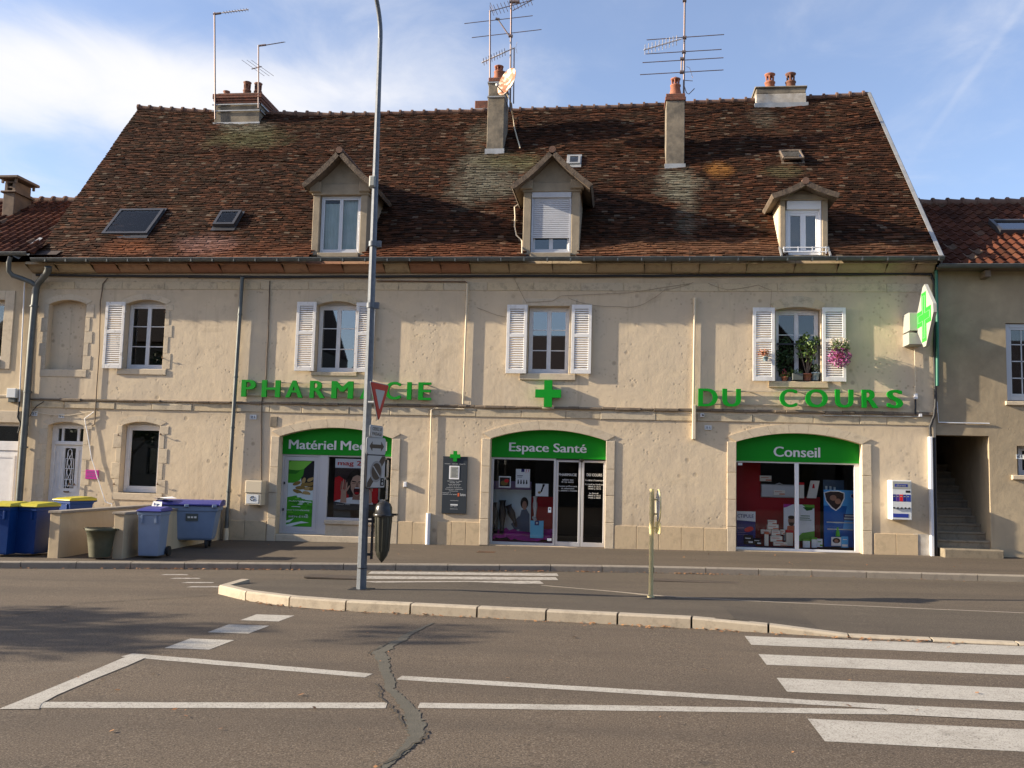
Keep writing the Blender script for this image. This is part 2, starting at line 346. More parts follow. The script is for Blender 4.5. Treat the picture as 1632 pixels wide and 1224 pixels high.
# ------------------------------------------------------------------ more materials
M['white_paint'] = mat('white_paint', (.74, .73, .72), .5, col2=(.66, .65, .64), scale=6)
M['pvc'] = mat('white_pvc', (.72, .73, .75), .35)
M['alu'] = mat('grey_aluminium', (.52, .52, .53), .4, .25)
M['shutter_paint'] = mat('shutter_paint', (.72, .71, .69), .7, col2=(.52, .50, .47), scale=5, lo=.5, hi=.8)
M['worn_shutter'] = mat('worn_shutter_paint', (.66, .645, .62), .75, col2=(.30, .26, .21), scale=9, lo=.55, hi=.75)
M['zinc'] = mat('zinc', (.085, .095, .095), .5, .3, col2=(.13, .14, .135), scale=4)
M['zinc_light'] = mat('pale_zinc', (.42, .42, .41), .5, .4, col2=(.30, .30, .29), scale=4)
M['galv'] = mat('galvanised_steel', (.155, .172, .195), .5, .15, col2=(.11, .125, .145), spec=.3, scale=14, bump=.1)
M['rust_iron'] = mat('rusty_iron', (.12, .08, .06), .7, .4, col2=(.2, .11, .06), scale=10)
M['dark_metal'] = mat('dark_metal', (.035, .035, .04), .5, .5)
M['black_cable'] = mat('black_cable', (.02, .02, .022), .6)
M['cream_pvc'] = mat('cream_trunking', (.62, .53, .38), .5)
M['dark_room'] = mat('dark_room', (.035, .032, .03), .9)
M['room_floor'] = mat('room_floor', (.10, .09, .08), .6)
M['curtain'] = mat('green_white_curtain', (.50, .56, .53), .9, col2=(.40, .47, .43), scale=3)
M['wood_dark'] = mat('weathered_timber', (.10, .075, .055), .85, col2=(.16, .12, .085), scale=8, bump=.3)
M['dormer_stone'] = mat('dormer_render', (.33, .27, .19), .9, col2=(.25, .205, .145), scale=3.5, bump=.3, bscale=25)
M['cheek'] = mat('cream_cheek', (.62, .55, .40), .9, col2=(.5, .42, .3), scale=3)
M['cement'] = mat('old_cement', (.245, .205, .15), .95, col2=(.125, .108, .085), scale=2.6, lo=.4, hi=.62, bump=.4, bscale=22)
M['brick'] = mat('old_brick', (.21, .075, .045), .9, col2=(.10, .05, .035), scale=9, bump=.5, bscale=30)
M['terracotta'] = mat('terracotta', (.37, .13, .07), .8, col2=(.25, .10, .06), scale=7, bump=.2)
M['old_terracotta'] = mat('sooty_terracotta', (.24, .10, .06), .85, col2=(.11, .055, .04), scale=8, bump=.2)
M['sheet'] = mat('roof_battens', (.04, .025, .02), .9)
M['velux'] = mat('dark_roof_window_frame', (.06, .06, .065), .45, .3)
M['ridge'] = stone('ridge_tile', (.12, .06, .04), (.17, .10, .07), (.04, .03, .025))
M['opp_wall'] = mat('opposite_wall', (.17, .145, .115), .95, col2=(.13, .115, .09), scale=.6)
# ------------------------------------------------------------------ ground
def asphalt(name, a, b, c, sp=1.0):
    n = NT(name, .88)
    base = n.mix(n.ramp(n.noise(.35, 5, .6), (.35, 0.), (.68, 1.)), a, b)
    base = n.mix(n.ramp(n.noise(1.1, 7, .65, n.map((.45, 1.6, 1)), .5), (.52, 0.), (.75, .7)), base, c)     # worn, darker along the traffic
    g = n.noise(80, 2, .7); base = n.mix(n.ramp(g, (.50, 0.), (.68, .75*sp)), base, (.27, .225, .175))
    base = n.mix(n.ramp(n.noise(60, 2, .6, n.map(loc=(4, 2, 1))), (.52, 0.), (.66, .8)), base, (.028, .024, .02))
    base = n.mix(n.ramp(n.voro(.9, n.map(loc=(3, 8, 0))), (.02, .5), (.055, 0.)), base, (.03, .03, .03))    # oil drips
    base = n.mix(n.ramp(n.noise(1.0, 4, .55, n.map((.10, 1.05, 1), (0, .3, 0)), .3), (.45, 0.), (.62, .32)), base, (.048, .04, .033))          # tyre-polished tracks
    base = n.mix(n.ramp(n.noise(.8, 6, .7, n.map(loc=(11, 3, 0)), 1.2), (.60, 0.), (.68, .35)), base, (.13, .108, .083))
    n.color(base); n.b.inputs['Specular IOR Level'].default_value = .3; n.bump(n.math('ADD', n.math('MULTIPLY', n.noise(85, 3, .65), .5), n.math('MULTIPLY', n.noise(3, 4), .6)), .55, .012)
    return n.m
M['road'] = asphalt('road_asphalt', (.094, .070, .049), (.110, .083, .058), (.066, .051, .037))
M['lane'] = asphalt('lane_asphalt', (.092, .072, .052), (.102, .081, .059), (.072, .057, .042), .7)
M['pavement'] = asphalt('pavement_asphalt', (.102, .078, .056), (.090, .070, .051), (.114, .088, .063), .5)
M['island'] = asphalt('island_asphalt', (.076, .062, .047), (.089, .073, .055), (.066, .054, .043), .6)
n_ = NT('road_paint', .75)
_w = n_.mix(n_.ramp(n_.noise(14, 6, .7), (.50, 0.), (.72, .55)), (.42, .395, .345), (.20, .18, .15))
_w = n_.mix(n_.ramp(n_.noise(2.2, 6, .7), (.50, 0.), (.70, .5)), _w, (.22, .195, .16)); _w = n_.mix(n_.ramp(n_.noise(70, 3, .7), (.54, 0.), (.62, .85)), _w, (.11, .096, .08)); n_.color(_w); n_.bump(n_.noise(80, 3, .6), .4, .008); M['paint'] = n_.m
n_ = NT('worn_road_paint', .8)
_w = n_.mix(n_.ramp(n_.noise(12, 6, .75), (.40, 0.), (.66, .85)), (.42, .39, .345), (.13, .115, .10)); n_.color(_w); n_.bump(n_.noise(80, 3, .6), .4, .008); M['paint_worn'] = n_.m
n_ = NT('tar_patch', .8)
_w = n_.mix(n_.ramp(n_.noise(7, 5, .6), (.4, 0.), (.65, 1.)), (.078, .072, .055), (.098, .089, .068)); n_.color(_w); n_.bump(n_.noise(60, 4, .6), .5, .01); M['patch'] = n_.m
def gz(x, off=0.0): return SLOPE*x+off
def sheet(mb, pts, z):                                  # flat polygon following the street's fall along X
    return mb.quad(*[(p[0], p[1], gz(p[0], z)) for p in pts])
RZ = -.20                                               # road level at X = 0
mb = MB(); sheet(mb, [(-400, -300), (400, -300), (400, 300), (-400, 300)], RZ); struct('road', mb, 'road')
# side lane between pavement and island: a newer sheet of asphalt
KE = [(-40, -9.6), (-20, -7.2), (-11.55, -5.6), (-9.31, -5.12), (-6.99, -4.71), (-4.4, -4.27), (-2.4, -3.9), (-1.31, -3.68), (.88, -3.48), (3.61, -3.42), (7.47, -3.48), (14, -3.5), (40, -3.5)]
IS_N = [(-6.24, -7.93), (-6.02, -8.25), (-5.72, -8.52), (-5.3, -8.82), (-4.81, -9.08), (-4.2, -9.33), (-3.5, -9.45), (-2.93, -9.5), (-1.52, -9.66), (.11, -9.85), (1.41, -10.02), (2.49, -10.25), (4.64, -10.45), (8, -10.62), (40, -10.9)]
IS_F = [(40, -7.9), (12, -7.85), (5.76, -7.72), (1.84, -7.22), (.42, -6.95), (-1.04, -5.9), (-1.5, -5.98), (-4.0, -6.74), (-4.7, -6.5), (-5.6, -6.75), (-6.15, -7.3)]
mb = MB(); sheet(mb, [(40, -7.9), (12, -7.85), (5.76, -7.72), (1.84, -7.22), (.42, -6.95), (-1.04, -5.9), (-1.5, -5.98), (-4.0, -6.74), (-4.7, -6.5), (-5.6, -6.75), (-6.2, -7.4), (-8.1, -5.4)]+[k for k in KE if k[0] > -8], RZ+.004)
struct('side_lane', mb, 'lane')
KH = .115
def pz(x, y, yk):                                       # pavement surface: rises gently from kerb to wall
    return gz(x, -.02)
mb = MB()
N_ = len(KE)
for (xa, ya), (xb, yb) in zip(KE, KE[1:]):
    ka, kb = RZ+KH+.004, RZ+KH+.004
    mb.quad((xa, ya+.14, gz(xa, ka)), (xb, yb+.14, gz(xb, kb)), (xb, .45, gz(xb, -.01)), (xa, .45, gz(xa, -.01)))
struct('pavement', mb, 'pavement')
def stones(name, pts, w, h, z, m, L=1.0, side=1, joint=.012, tops=None):
    mb = MB(); pts = [Vector((p[0], p[1], 0)) for p in pts]
    # resample into stones
    d = [0]
    for a, b in zip(pts, pts[1:]): d.append(d[-1]+(b-a).length)
    def at(s):
        for i in range(len(pts)-1):
            if s <= d[i+1] or i == len(pts)-2:
                f = (s-d[i])/(d[i+1]-d[i]); return pts[i].lerp(pts[i+1], f)
    s = 0
    while s < d[-1]-.05:
        e = min(s+L, d[-1]); a = at(s+joint/2); b = at(e-joint/2); t = (b-a).normalized(); nrm = Vector((-t.y, t.x, 0))*side
        j = random.uniform(-.006, .006); hh = (h if tops is None else tops(a.x)); hb = (h if tops is None else tops(b.x)); c = .022
        mb.rnd(); v = []
        for p, H in ((a, hh), (b, hb)):
            z0 = gz(p.x, z)
            for off, zz in ((0, -.1), (0, H-c), (c, H+j*.3), (w, H+j*.3), (w, -.1)):
                q = p+nrm*(off+j*.4); v.append((q.x, q.y, z0+zz))
        mb.add(v, [(0, 1, 6, 5), (1, 2, 7, 6), (2, 3, 8, 7), (3, 4, 9, 8), (0, 4, 3, 2, 1), (5, 6, 7, 8, 9)])
        s = e
    return struct(name, mb, m)
stones('kerb', [k for k in KE if -22 < k[0] < 20], .15, KH+.012, RZ, 'kerb_far', 1.0)
mbi = MB()
inner = [(x, y) for x, y in IS_N]; far = IS_F[::-1]
def farY(x):
    for (xa, ya), (xb, yb) in zip(far, far[1:]):
        if xa <= x <= xb: return ya+(yb-ya)*(x-xa)/(xb-xa)
    return far[0][1] if x < far[0][0] else far[-1][1]
def topz(x):
    if x < 1.45: return .135
    if x < 2.5: return .135-.105*(x-1.45)/1.05
    return .03
xs_ = sorted(set([-6.2, -6.1]+[round(x, 2) for x, y in IS_N if x > -6.1]+[x for x, y in far if x > -6.1]+[1.45, 2.0, 2.5, 3.2, 6]))
def nearY(x):
    for (xa, ya), (xb, yb) in zip(IS_N, IS_N[1:]):
        if xa <= x <= xb: return ya+(yb-ya)*(x-xa)/(xb-xa)
    return IS_N[0][1]
xs_ = sorted(set(xs_+[round(-6.1+.15*k, 2) for k in range(85)])); NY_ = 8
def itop(x, f):                                         # island surface between near kerb (f = 0) and lane side (f = 1)
    ra = topz(x)-.012; fa = max(.010, .012 if x > -1.0 else .07*min(1, max(0, (-1.0-x)/1.5))); f2 = f*f*(3-2*f)
    return Vector((x, (nearY(x)+.1)*(1-f)+farY(x)*f, gz(x, RZ+ra*(1-f2)+fa*f2)))
for xa, xb in zip(xs_, xs_[1:]):
    if xb-xa < .004: continue
    for k in range(NY_): mbi.smooth = True; mbi.quad(itop(xa, k/NY_), itop(xb, k/NY_), itop(xb, (k+1)/NY_), itop(xa, (k+1)/NY_))
struct('traffic_island', mbi, 'island')
stones('island_kerb', [(-6.12, -7.25), (-6.25, -7.6)]+[p for p in IS_N if p[0] < 16], .16, .135, RZ, 'kerb', .93, 1, .026, topz)
stones('lane_kerb', [(x, y) for x, y in far if x < 16], .07, .016, RZ, 'kerb_far', 1.3, -1, .01)
# painted markings (each its own sheet, 4 mm up)
def mark(name, pts, m='paint', z=RZ+.003): mb = MB(); sheet(mb, pts, z); return struct(name, mb, m)
def strip(a, b, w, n=14, wob=.006):                     # a painted line with slightly wavering edges
    a = Vector(a); b = Vector(b); t = (b-a).normalized(); q = Vector((-t.y, t.x)); L = []; R = []
    for i in range(n+1):
        p = a.lerp(b, i/n); L.append(p+q*(w/2+random.uniform(-wob, wob))); R.append(p-q*(w/2+random.uniform(-wob, wob)))
    return [(p.x, p.y) for p in L]+[(p.x, p.y) for p in R[::-1]]
for y0, y1 in ((-10.98, -10.40), (-12.09, -11.53), (-13.27, -12.70), (-14.82, -14.19)):
    mark('crosswalk_stripe', [(1.5, y1), (1.5, y0), (9.5, y0-.22), (9.5, y1-.22)])
for (xa, ya, xb, yb, w) in ((-4.66, -4.72, -1.15, -4.26, .44), (-4.56, -5.52, -1.12, -4.92, .44), (-4.32, -6.30, -1.35, -5.52, .42)):
    mark('crosswalk_stripe', strip((xa, ya), (xb, yb), w), 'paint_worn', RZ+.0075)
for y0, y1, sk in ((-12.36, -11.78, 0), (-11.36, -10.78, .02), (-10.45, -9.95, .04)):
    mark('lane_dash', [(-4.81+sk, y0), (-4.31+sk, y0), (-4.28+sk, y1), (-4.80+sk, y1)])
for (xa, ya) in ((-7.92, -5.83), (-7.49, -6.33), (-7.02, -6.85), (-6.68, -7.36)):
    mark('lane_dash', [(xa-.26, ya-.12), (xa+.22, ya-.02), (xa+.27, ya+.13), (xa-.22, ya+.03)], 'paint_worn')
A_, B_ = (-4.93, -12.80), (-4.80, -14.86)
mark('median_line', strip((-5.0, -12.78), (-2.32, -13.28), .18)); mark('median_line', strip((-2.02, -13.32), (2.2, -13.68), .17))
mark('median_line', strip((-4.78, -14.82), (-1.88, -14.34), .19)); mark('median_line', strip((-1.62, -14.29), (2.2, -13.86), .17))
mark('median_line', [(G(q, w).x, G(q, w).y) for q, w in ((-2, 1131), (60, 1106), (140, 1073), (206, 1045), (232, 1049), (205, 1061), (150, 1083), (90, 1109), (66, 1122), (62, 1131))], z=RZ+.0055)
mark('median_line', strip((2.2, -13.68), (9.5, -13.93), .17)); mark('median_line', strip((2.2, -13.86), (9.5, -14.03), .17), z=RZ+.0055)
# long repair in the asphalt, running across the lines
cr = [(690, 993, 3), (668, 1003, 6), (650, 1012, 9), (640, 1020, 11), (622, 1028, 16), (604, 1040, 17), (610, 1052, 13), (612, 1064, 13), (616, 1075, 12), (621, 1086, 12), (620, 1098, 10), (634, 1110, 13), (645, 1122, 15), (655, 1134, 17), (660, 1148, 19), (662, 1160, 21), (664, 1172, 18), (655, 1184, 15), (644, 1196, 13), (630, 1208, 11), (617, 1220, 9), (606, 1232, 6)]
Lp, Rp = [], []
for i, (cx, cy, w) in enumerate(cr):
    cy2 = cr[min(i+1, len(cr)-1)]
    for k in range(6):
        f = k/6; x = cx+(cy2[0]-cx)*f+random.uniform(-.9, .9); y = cy+(cy2[1]-cy)*f; ww = w+(cy2[2]-w)*f
        ww *= .74; a = G(x-ww*random.uniform(.72, 1.28), y); b = G(x+ww*random.uniform(.72, 1.28), y); Lp.append((a.x, a.y)); Rp.append((b.x, b.y))
mb = MB()
for i in range(len(Lp)-1): sheet(mb, [Lp[i], Lp[i+1], Rp[i+1], Rp[i]], RZ+.0045)
struct('road_patch', mb, 'patch')
def crack(pts, w=.013):
    mb = MB(); q = [G(x, y) for x, y in pts]
    pp = []
    for a, b in zip(q, q[1:]):
        for k in range(4): pp.append(a.lerp(b, k/4)+Vector((random.uniform(-.02, .02), random.uniform(-.02, .02), 0)))
    pp.append(q[-1])
    for a, b in zip(pp, pp[1:]):
        t = (b-a).normalized()*w*random.uniform(.3, .8); n = Vector((-t.y, t.x, 0)); mb.quad(*[(v.x, v.y, gz(v.x, RZ+.0105)) for v in (a+n, b+n, b-n, a-n)])
    struct('road_crack', mb, 'crack')
M['crack'] = mat('open_crack', (.042, .036, .029), .95)
crack([(598, 1090), (607, 1098), (606, 1112), (622, 1125), (634, 1140), (640, 1158)]); crack([(680, 1165), (672, 1180), (650, 1195), (628, 1212), (600, 1222)])
crack([(-20, 985), (60, 975), (120, 963), (200, 958), (330, 950)], .018); crack([(586, 1044), (596, 1036), (618, 1026)])
# ------------------------------------------------------------------ the pharmacy building
B = thing('pharmacy_building', 'long two-storey stone pharmacy building with steep brown tiled roof and green signs', 'building', (0, 0, 0))
WL, WR = X(42, 560), X(1489, 560)
EY, EZ, RY = -.45, 6.75, 5.0
def ridge_z(x):                                         # the old ridge sags towards the middle
    pts = [(-15.5, 12.90), (-12.2, 12.66), (-8.4, 12.52), (-5.5, 12.55), (-2.9, 12.56), (-.5, 12.60), (3.0, 12.70), (5, 12.74), (7.1, 12.83)]
    for (a, b), (c, d) in zip(pts, pts[1:]):
        if x <= c: return b+(d-b)*(x-a)/(c-a)
    return pts[-1][1]
SL = (12.6-EZ)/(RY-EY)
NR = Vector((0, -SL, 1)).normalized()
def roofY(z): return EY+(z-EZ)/SL
def RF(px, py, off=0.0):                                # pixel -> point on the front roof slope
    d = ray(px, py); o = EYE-NR*off; t = (EZ+SL*(o.y-EY)-o.z)/(d.z-SL*d.y); q = EYE-NR*off+d*t; return q+NR*off
O = {}                                                  # openings x0 x1 z0 zs zc
def op(k, xl, xr, yb, ys, yc):
    x0, x1, z0, _ = rect(xl, xr, ys, yb); O[k] = (x0, x1, z0, Z((xl+xr)/2, ys), Z((xl+xr)/2, yc))
op('blind', 74.8, 135, 589, 485, 478); op('w2', 197.5, 261.5, 588, 485, 477.5); op('w3', 502.5, 567.5, 593, 487, 480)
op('w4', 841, 907, 595.5, 488, 488); op('w5', 1236, 1308, 608, 494, 489.5)
op('door', 70, 128, 868, 678, 672); op('gw', 192, 252.5, 786, 678, 672)
op('a1', 442, 622.5, 858, 697, 681.5); op('a2', 779.5, 965, 872, 700.5, 685); op('a3', 1173, 1374, 886, 706, 690.5)
O['a1'] = (O['a1'][0], O['a1'][1], -.13)+O['a1'][3:]; O['a2'] = O['a2'][:2]+(-.03,)+O['a2'][3:]; O['a3'] = O['a3'][:2]+(.04,)+O['a3'][3:]
ZT = 6.62
mb = MB(); loops = [rloop(WL, WR, -.7, ZT)]
for k, (x0, x1, z0, zs, zc) in O.items(): loops.append(archrect(x0, x1, z0, zs, zc))
plate(mb, loops, 0, .45)
x0, x1, z0, zs, zc = O['blind']; plate(mb, [archrect(x0-.05, x1+.05, z0-.05, zs, zc+.05)], .19, .3)
gp_ = [(.45, -.7), (10.4, -.7), (10.4, 6.6), (5, 12.30), (.45, 7.45)]
mb.prism([(WL, a, b) for a, b in gp_], (.4, 0, 0)); mb.prism([(WR-.4, a, b) for a, b in gp_], (.4, 0, 0))
mb.box(WL+.4, WR-.4, 10.0, 10.4, -.7, 6.6)
part('wall', mb, 'plaster', B)
mb = MB()
mb.cur = 0
mb.box(WL+.41, WR-.41, 4.4, 4.5, -.2, 11.4)
for xx in (-9.6, -4.6, -.05, 2.0, 6.2): mb.box(xx-.05, xx+.05, .46, 4.4, -.2, 6.5)
for zz in (3.05, 6.45): mb.box(WL+.41, WR-.41, .46, 4.4, zz, zz+.12)
mb.cur = 1; mb.box(WL+.41, WR-.41, .46, 4.4, -.25, -.06)
part('interior_rooms', mb, ['dark_room', 'room_floor'], B)
# dressed stone round the openings --------------------------------------------------
def surround(x0, x1, z0, zs, zc, w=.20, pr=.022, top=.2, quoin=False, m='limestone', sill=True, name='stone_surround', zbot=None):
    mb = MB(); zb = z0 if zbot is None else zbot
    n = 7 if (x1-x0) > 1.6 else 5
    if quoin:
        zz = zb; k = 0
        while zz < zs-.05:
            h = min(random.uniform(.3, .42), zs-zz)
            for s in (-1, 1):
                ww = w*(1.5 if (k+(s > 0)) % 2 else .85); mb.rnd()
                if s < 0: mb.cbox(x0-ww, x0+.001, -pr, .02, zz+.004, zz+h-.004, .006)
                else: mb.cbox(x1-.001, x1+ww, -pr, .02, zz+.004, zz+h-.004, .006)
            zz += h; k += 1
    else:
        zz = zb; hs = .62
        while zz < zs-.02:
            h = min(hs, zs-zz); h = h if zs-zz-h > .2 else zs-zz
            for s in (-1, 1):
                mb.rnd()
                if s < 0: mb.cbox(x0-w, x0+.002, -pr, .02, zz+.004, zz+h-.004, .008)
                else: mb.cbox(x1-.002, x1+w, -pr, .02, zz+.004, zz+h-.004, .008)
            zz += h
    if zc-zs < .005:                                    # straight lintel
        mb.rnd(); mb.cbox(x0-.17, x1+.17, -pr, .02, zs+.003, zs+top, .008)
    else:                                               # voussoirs
        I = arch(x0-.0, x1+.0, zs, zc, n*4); Ou = arch(x0-w, x1+w, zs+top*.55, zc+top, n*4)
        for k in range(n):
            a, b = 4*k, 4*k+4; mb.rnd(); lo = I[a:b+1]; hi = Ou[a:b+1][::-1]
            def sh(p, c): return (p[0]+(c[0]-p[0])*.012, p[1]+(c[1]-p[1])*.012)
            poly = lo+hi; c = (sum(p[0] for p in poly)/len(poly), sum(p[1] for p in poly)/len(poly)); poly = [sh(p, c) for p in poly]
            mb.prism([(p[0], -pr, p[1]) for p in poly], (0, pr+.02, 0))
    return part(name, mb, m, B)
for k in ('a1', 'a2', 'a3'):
    surround(*O[k], w=.205, pr=.03, top=.21, zbot=-.2 if k == 'a1' else -.05)
surround(*O['w5'], w=.12, pr=.02, top=.26, quoin=False, m='band_stone')
surround(*O['w4'], w=.10, pr=.015, top=.18, m='limestone')
surround(*O['w3'], w=.12, pr=.012, top=.2, m='band_stone')
surround(*O['w2'], w=.14, pr=.010, top=.15, quoin=True)
surround(*O['blind'], w=.14, pr=.012, top=.15, quoin=True)
surround(*O['gw'], w=.15, pr=.012, top=.15, quoin=True)
surround(*O['door'], w=.15, pr=.012, top=.15, quoin=True)
def sill(k, h, over, pr, m='limestone'):
    x0, x1, z0, _, _ = O[k]; mb = MB(); mb.rnd(); mb.cbox(x0-over, x1+over, -pr, .19, z0-h, z0, .012); part('sill', mb, m, B)
sill('blind', .19, .12, .02); sill('w2', .15, .12, .03); sill('w3', .10, .06, .035, 'band_stone'); sill('w4', .16, .17, .05); sill('w5', .15, .16, .05, 'band_stone'); sill('gw', .18, .16, .02)
# cornice, ledges, string courses ---------------------------------------------------
zc0 = Z(700, 438); mb = MB(); x = WL+.05
while x < WR-.05:
    e = min(x+random.uniform(.55, 1.15), WR-.02); mb.rnd()
    mb.cur = 0 if (x < -6.5 or (x < -3.2 and random.random() < .75)) and random.random() < .86 else 1
    if x < -11.5: mb.cur = random.choice((0, 0, 1))
    pr = [(-.05, zc0+.03), (-.12, zc0+.05), (-.20, zc0+.10), (-.30, zc0+.20), (-.36, zc0+.26), (-.40, EZ-.12), (.0, EZ-.12), (.0, zc0+.03)]
    d = random.uniform(-.004, .004)
    mb.prism([(x+.005, a+d, b) for a, b in pr], (e-x-.01, 0, 0)); x = e
part('cornice', mb, ['cornice_pink', 'cornice_tan'], B)
def band(name, L, R, xl, xr, pr, m, lmin=.7, lmax=1.4, rough=0.0, gap=.005):
    mb = MB(); x, xe = X(xl, (L[0]+L[1])/2), X(xr, (R[0]+R[1])/2); xa, xb = X(200, L[0]), X(1400, R[0])
    zl = Z(200, L[0]), Z(200, L[1]); zr = Z(1400, R[0]), Z(1400, R[1])
    while x < xe-.03:
        e = min(x+random.uniform(lmin, lmax), xe); f = ((x+e)/2-xa)/(xb-xa); z1 = zl[0]+(zr[0]-zl[0])*f; z0 = zl[1]+(zr[1]-zl[1])*f
        j = random.uniform(-rough, rough); mb.rnd(); mb.cbox(x+gap, e-gap, -pr+j, .03, z0+random.uniform(0, rough), z1-random.uniform(0, rough), min(.012, pr*.5)); x = e
    return part(name, mb, m, B)
band('string_course', (449.5, 461), (452, 465.5), 44, 1486, .016, 'band_stone')
band('ledge', (636.5, 641), (655.5, 661.5), 48, 1486, .055, 'ledge', .18, .6, .018, .0)
band('string_course', (642, 653), (664.5, 677.5), 50, 1486, .022, 'band_stone', .6, 1.5, .008)
def plinth(xl, xr, yt, yb, n):
    x0, x1, z0, z1 = rect(xl, xr, yt, yb); mb = MB()
    for i in range(n):
        a = x0+(x1-x0)*i/n; b = x0+(x1-x0)*(i+1)/n; mb.rnd(); mb.cbox(a+.004, b-.004, -.025, .02, -.5, z1+random.uniform(-.012, .012), .006)
    part('plinth', mb, 'plinth', B)
plinth(356, 424, 829, 862, 2); plinth(634, 681, 832, 866, 2); plinth(697, 765, 832, 868, 3); plinth(979, 1158, 840, 878, 5); plinth(1393, 1463, 851, 886, 2); plinth(256, 352, 828, 860, 2)
# windows ---------------------------------------------------------------------------
def casement(mb, x0, x1, z0, z1, y, cols, rows, fw=.055, sash=.05, mun=.022, d=.07, glassmb=None, midw=.10):
    mb.cbox(x0, x0+fw, y, y+d, z0, z1, .006); mb.cbox(x1-fw, x1, y, y+d, z0, z1, .006); mb.cbox(x0+fw, x1-fw, y, y+d, z1-fw, z1, .006); mb.cbox(x0+fw, x1-fw, y, y+d, z0, z0+fw*1.2, .006)
    a, b, c, e = x0+fw, x1-fw, z0+fw*1.2, z1-fw; W = (b-a)/cols
    for k in range(cols):
        l = a+W*k; r = l+W; yl = y+.012
        sl = sash*(.8 if k == 0 else 1); sr = sash*(.8 if k == cols-1 else 1)
        mb.cbox(l, l+sl, yl, y+d-.004, c, e, .005); mb.cbox(r-sr, r, yl, y+d-.004, c, e, .005); mb.cbox(l+sl, r-sr, yl, y+d-.004, e-sash, e, .005); mb.cbox(l+sl, r-sr, yl, y+d-.004, c, c+sash, .005)
        for q in range(1, rows):
            zz = c+(e-c)*q/rows; mb.box(l+sl, r-sr, yl+.012, y+d-.012, zz-mun/2, zz+mun/2)
        if glassmb is not None: glassmb.box(l+sl*.8, r-sr*.8, y+.033, y+.039, c+sash*.8, e-sash*.8)
def window(k, rows, cols=2, m='white_paint', y=.2, gm='glass', top=None, curtain=None, fx0=0, fx1=0, fw=.055):
    x0, x1, z0, zs, zc = O[k]; mb = MB(); g = MB(); z1 = top if top is not None else zs+(zc-zs)*.25
    casement(mb, x0+.01+fx0, x1-.01-fx1, z0+.012, z1, y, cols, rows, glassmb=g, fw=fw)
    if zc-z1 > .01: plate(mb, [archrect(x0-.03, x1+.03, z1+.003, max(zs, z1+.01), zc+.03)], y+.03, y+.07)
    w = part('window', mb, m, B); part('pane', g, gm, w)
    if curtain:
        c = MB(); n = 24
        for i in range(n):
            a = x0+(x1-x0)*i/n; b = x0+(x1-x0)*(i+1)/n; ya = y+.16+.02*math.sin(i*1.7); yb = y+.16+.02*math.sin((i+1)*1.7)
            c.quad((a, ya, z0), (b, yb, z0), (b, yb, zc), (a, ya, zc))
        part('curtain', c, curtain, w)
    return w
window('w2', 3); window('w3', 3, gm='sky_glass'); window('w4', 3, gm='sky_glass', y=.17); window('w5', 3, y=.2)
w_ = window('gw', 1, cols=1, m='white_paint', fw=.09)
x0, x1, z0, zs, zc = O['gw']; mb = MB()
for i in range(3):
    for j in range(1): pass
mb.box(x0+.1, x1-.1, .36, .37, z0+.1, z0+(zs-z0)*.78)
M['frosted'] = mat('grey_frosted_film', (.10, .105, .105), .55); part('privacy_film', mb, 'frosted', w_)
def shutter(xl, xr, yt, yb, y=-.10, m='shutter_paint', mid=.55, n=26, rz=0.0, label=None):
    x0, x1, z0, z1 = rect(xl, xr, yt, yb, y); mb = MB(); s = .075; th = .035
    ins = [(x0, x0+s, z0, z1), (x1-s, x1, z0, z1), (x0+s, x1-s, z1-.10, z1), (x0+s, x1-s, z0, z0+.10), (x0+s, x1-s, z0+(z1-z0)*mid-.04, z0+(z1-z0)*mid+.04)]
    for a, b, c, d in ins: mb.cbox(a, b, y, y+th, c, d, .004)
    zm = z0+(z1-z0)*mid
    for lo, hi in ((z0+.10, zm-.04), (zm+.04, z1-.10)):
        k = max(2, int((hi-lo)/.052))
        for i in range(k):
            zz = lo+(hi-lo)*(i+.5)/k; mb.add([(x0+s, y+.004, zz-.022), (x1-s, y+.004, zz-.022), (x1-s, y+.030, zz+.016), (x0+s, y+.030, zz+.016), (x0+s, y+.010, zz-.026), (x1-s, y+.010, zz-.026), (x1-s, y+.036, zz+.012), (x0+s, y+.036, zz+.012)], [(0, 1, 2, 3), (7, 6, 5, 4), (0, 4, 5, 1), (3, 2, 6, 7)])
    for zz in (z0+.25, z1-.25): mb.box(x0 if xl < 0 else x0+.01, x0+.03, y+th, y+.10, zz, zz+.03); mb.box(x1-.03, x1-.01, y+th, y+.10, zz, zz+.03)
    return part('shutter', mb, m, B, label)
shutter(165.5, 196.5, 481, 587, m='worn_shutter', label='worn shutter with grimy slats')
shutter(471, 502, 481, 591, m='worn_shutter'); shutter(566, 596, 482, 593, m='worn_shutter')
shutter(807, 839.5, 485.5, 595); shutter(910.5, 942.5, 485.5, 595.5)
shutter(1200, 1235, 490, 607); shutter(1311, 1348.5, 490, 608)
# old front door ----------------------------------------------------------------------
x0, x1, z0, zs, zc = O['door']; y = .2
mb = MB(); g = MB(); zt = Z(104, 703, y); zt2 = Z(104, 709, y); f = .06
mb.cbox(x0, x0+.10, y, y+.08, z0, zs+.02, .006); mb.cbox(x1-.06, x1, y, y+.08, z0, zs+.02, .006); mb.cbox(x0+.1, x1-.06, y, y+.08, zs-.07, zs+.03, .006); mb.cbox(x0+.1, x1-.06, y-.02, y+.08, zt2, zt, .01)
L_ = x0+.1; R_ = x1-.06; Wd = R_-L_
for a, b in ((.18, .25), (.70, .78)): mb.cbox(L_+Wd*a, L_+Wd*b, y+.01, y+.07, zt, zs-.07, .005)
mb.cbox(L_, L_+.05, y+.01, y+.07, zt, zs-.07, .005)
plate(mb, [archrect(x0-.03, x1+.03, zs+.02, zs+.03, zc+.03)], y+.03, y+.08)
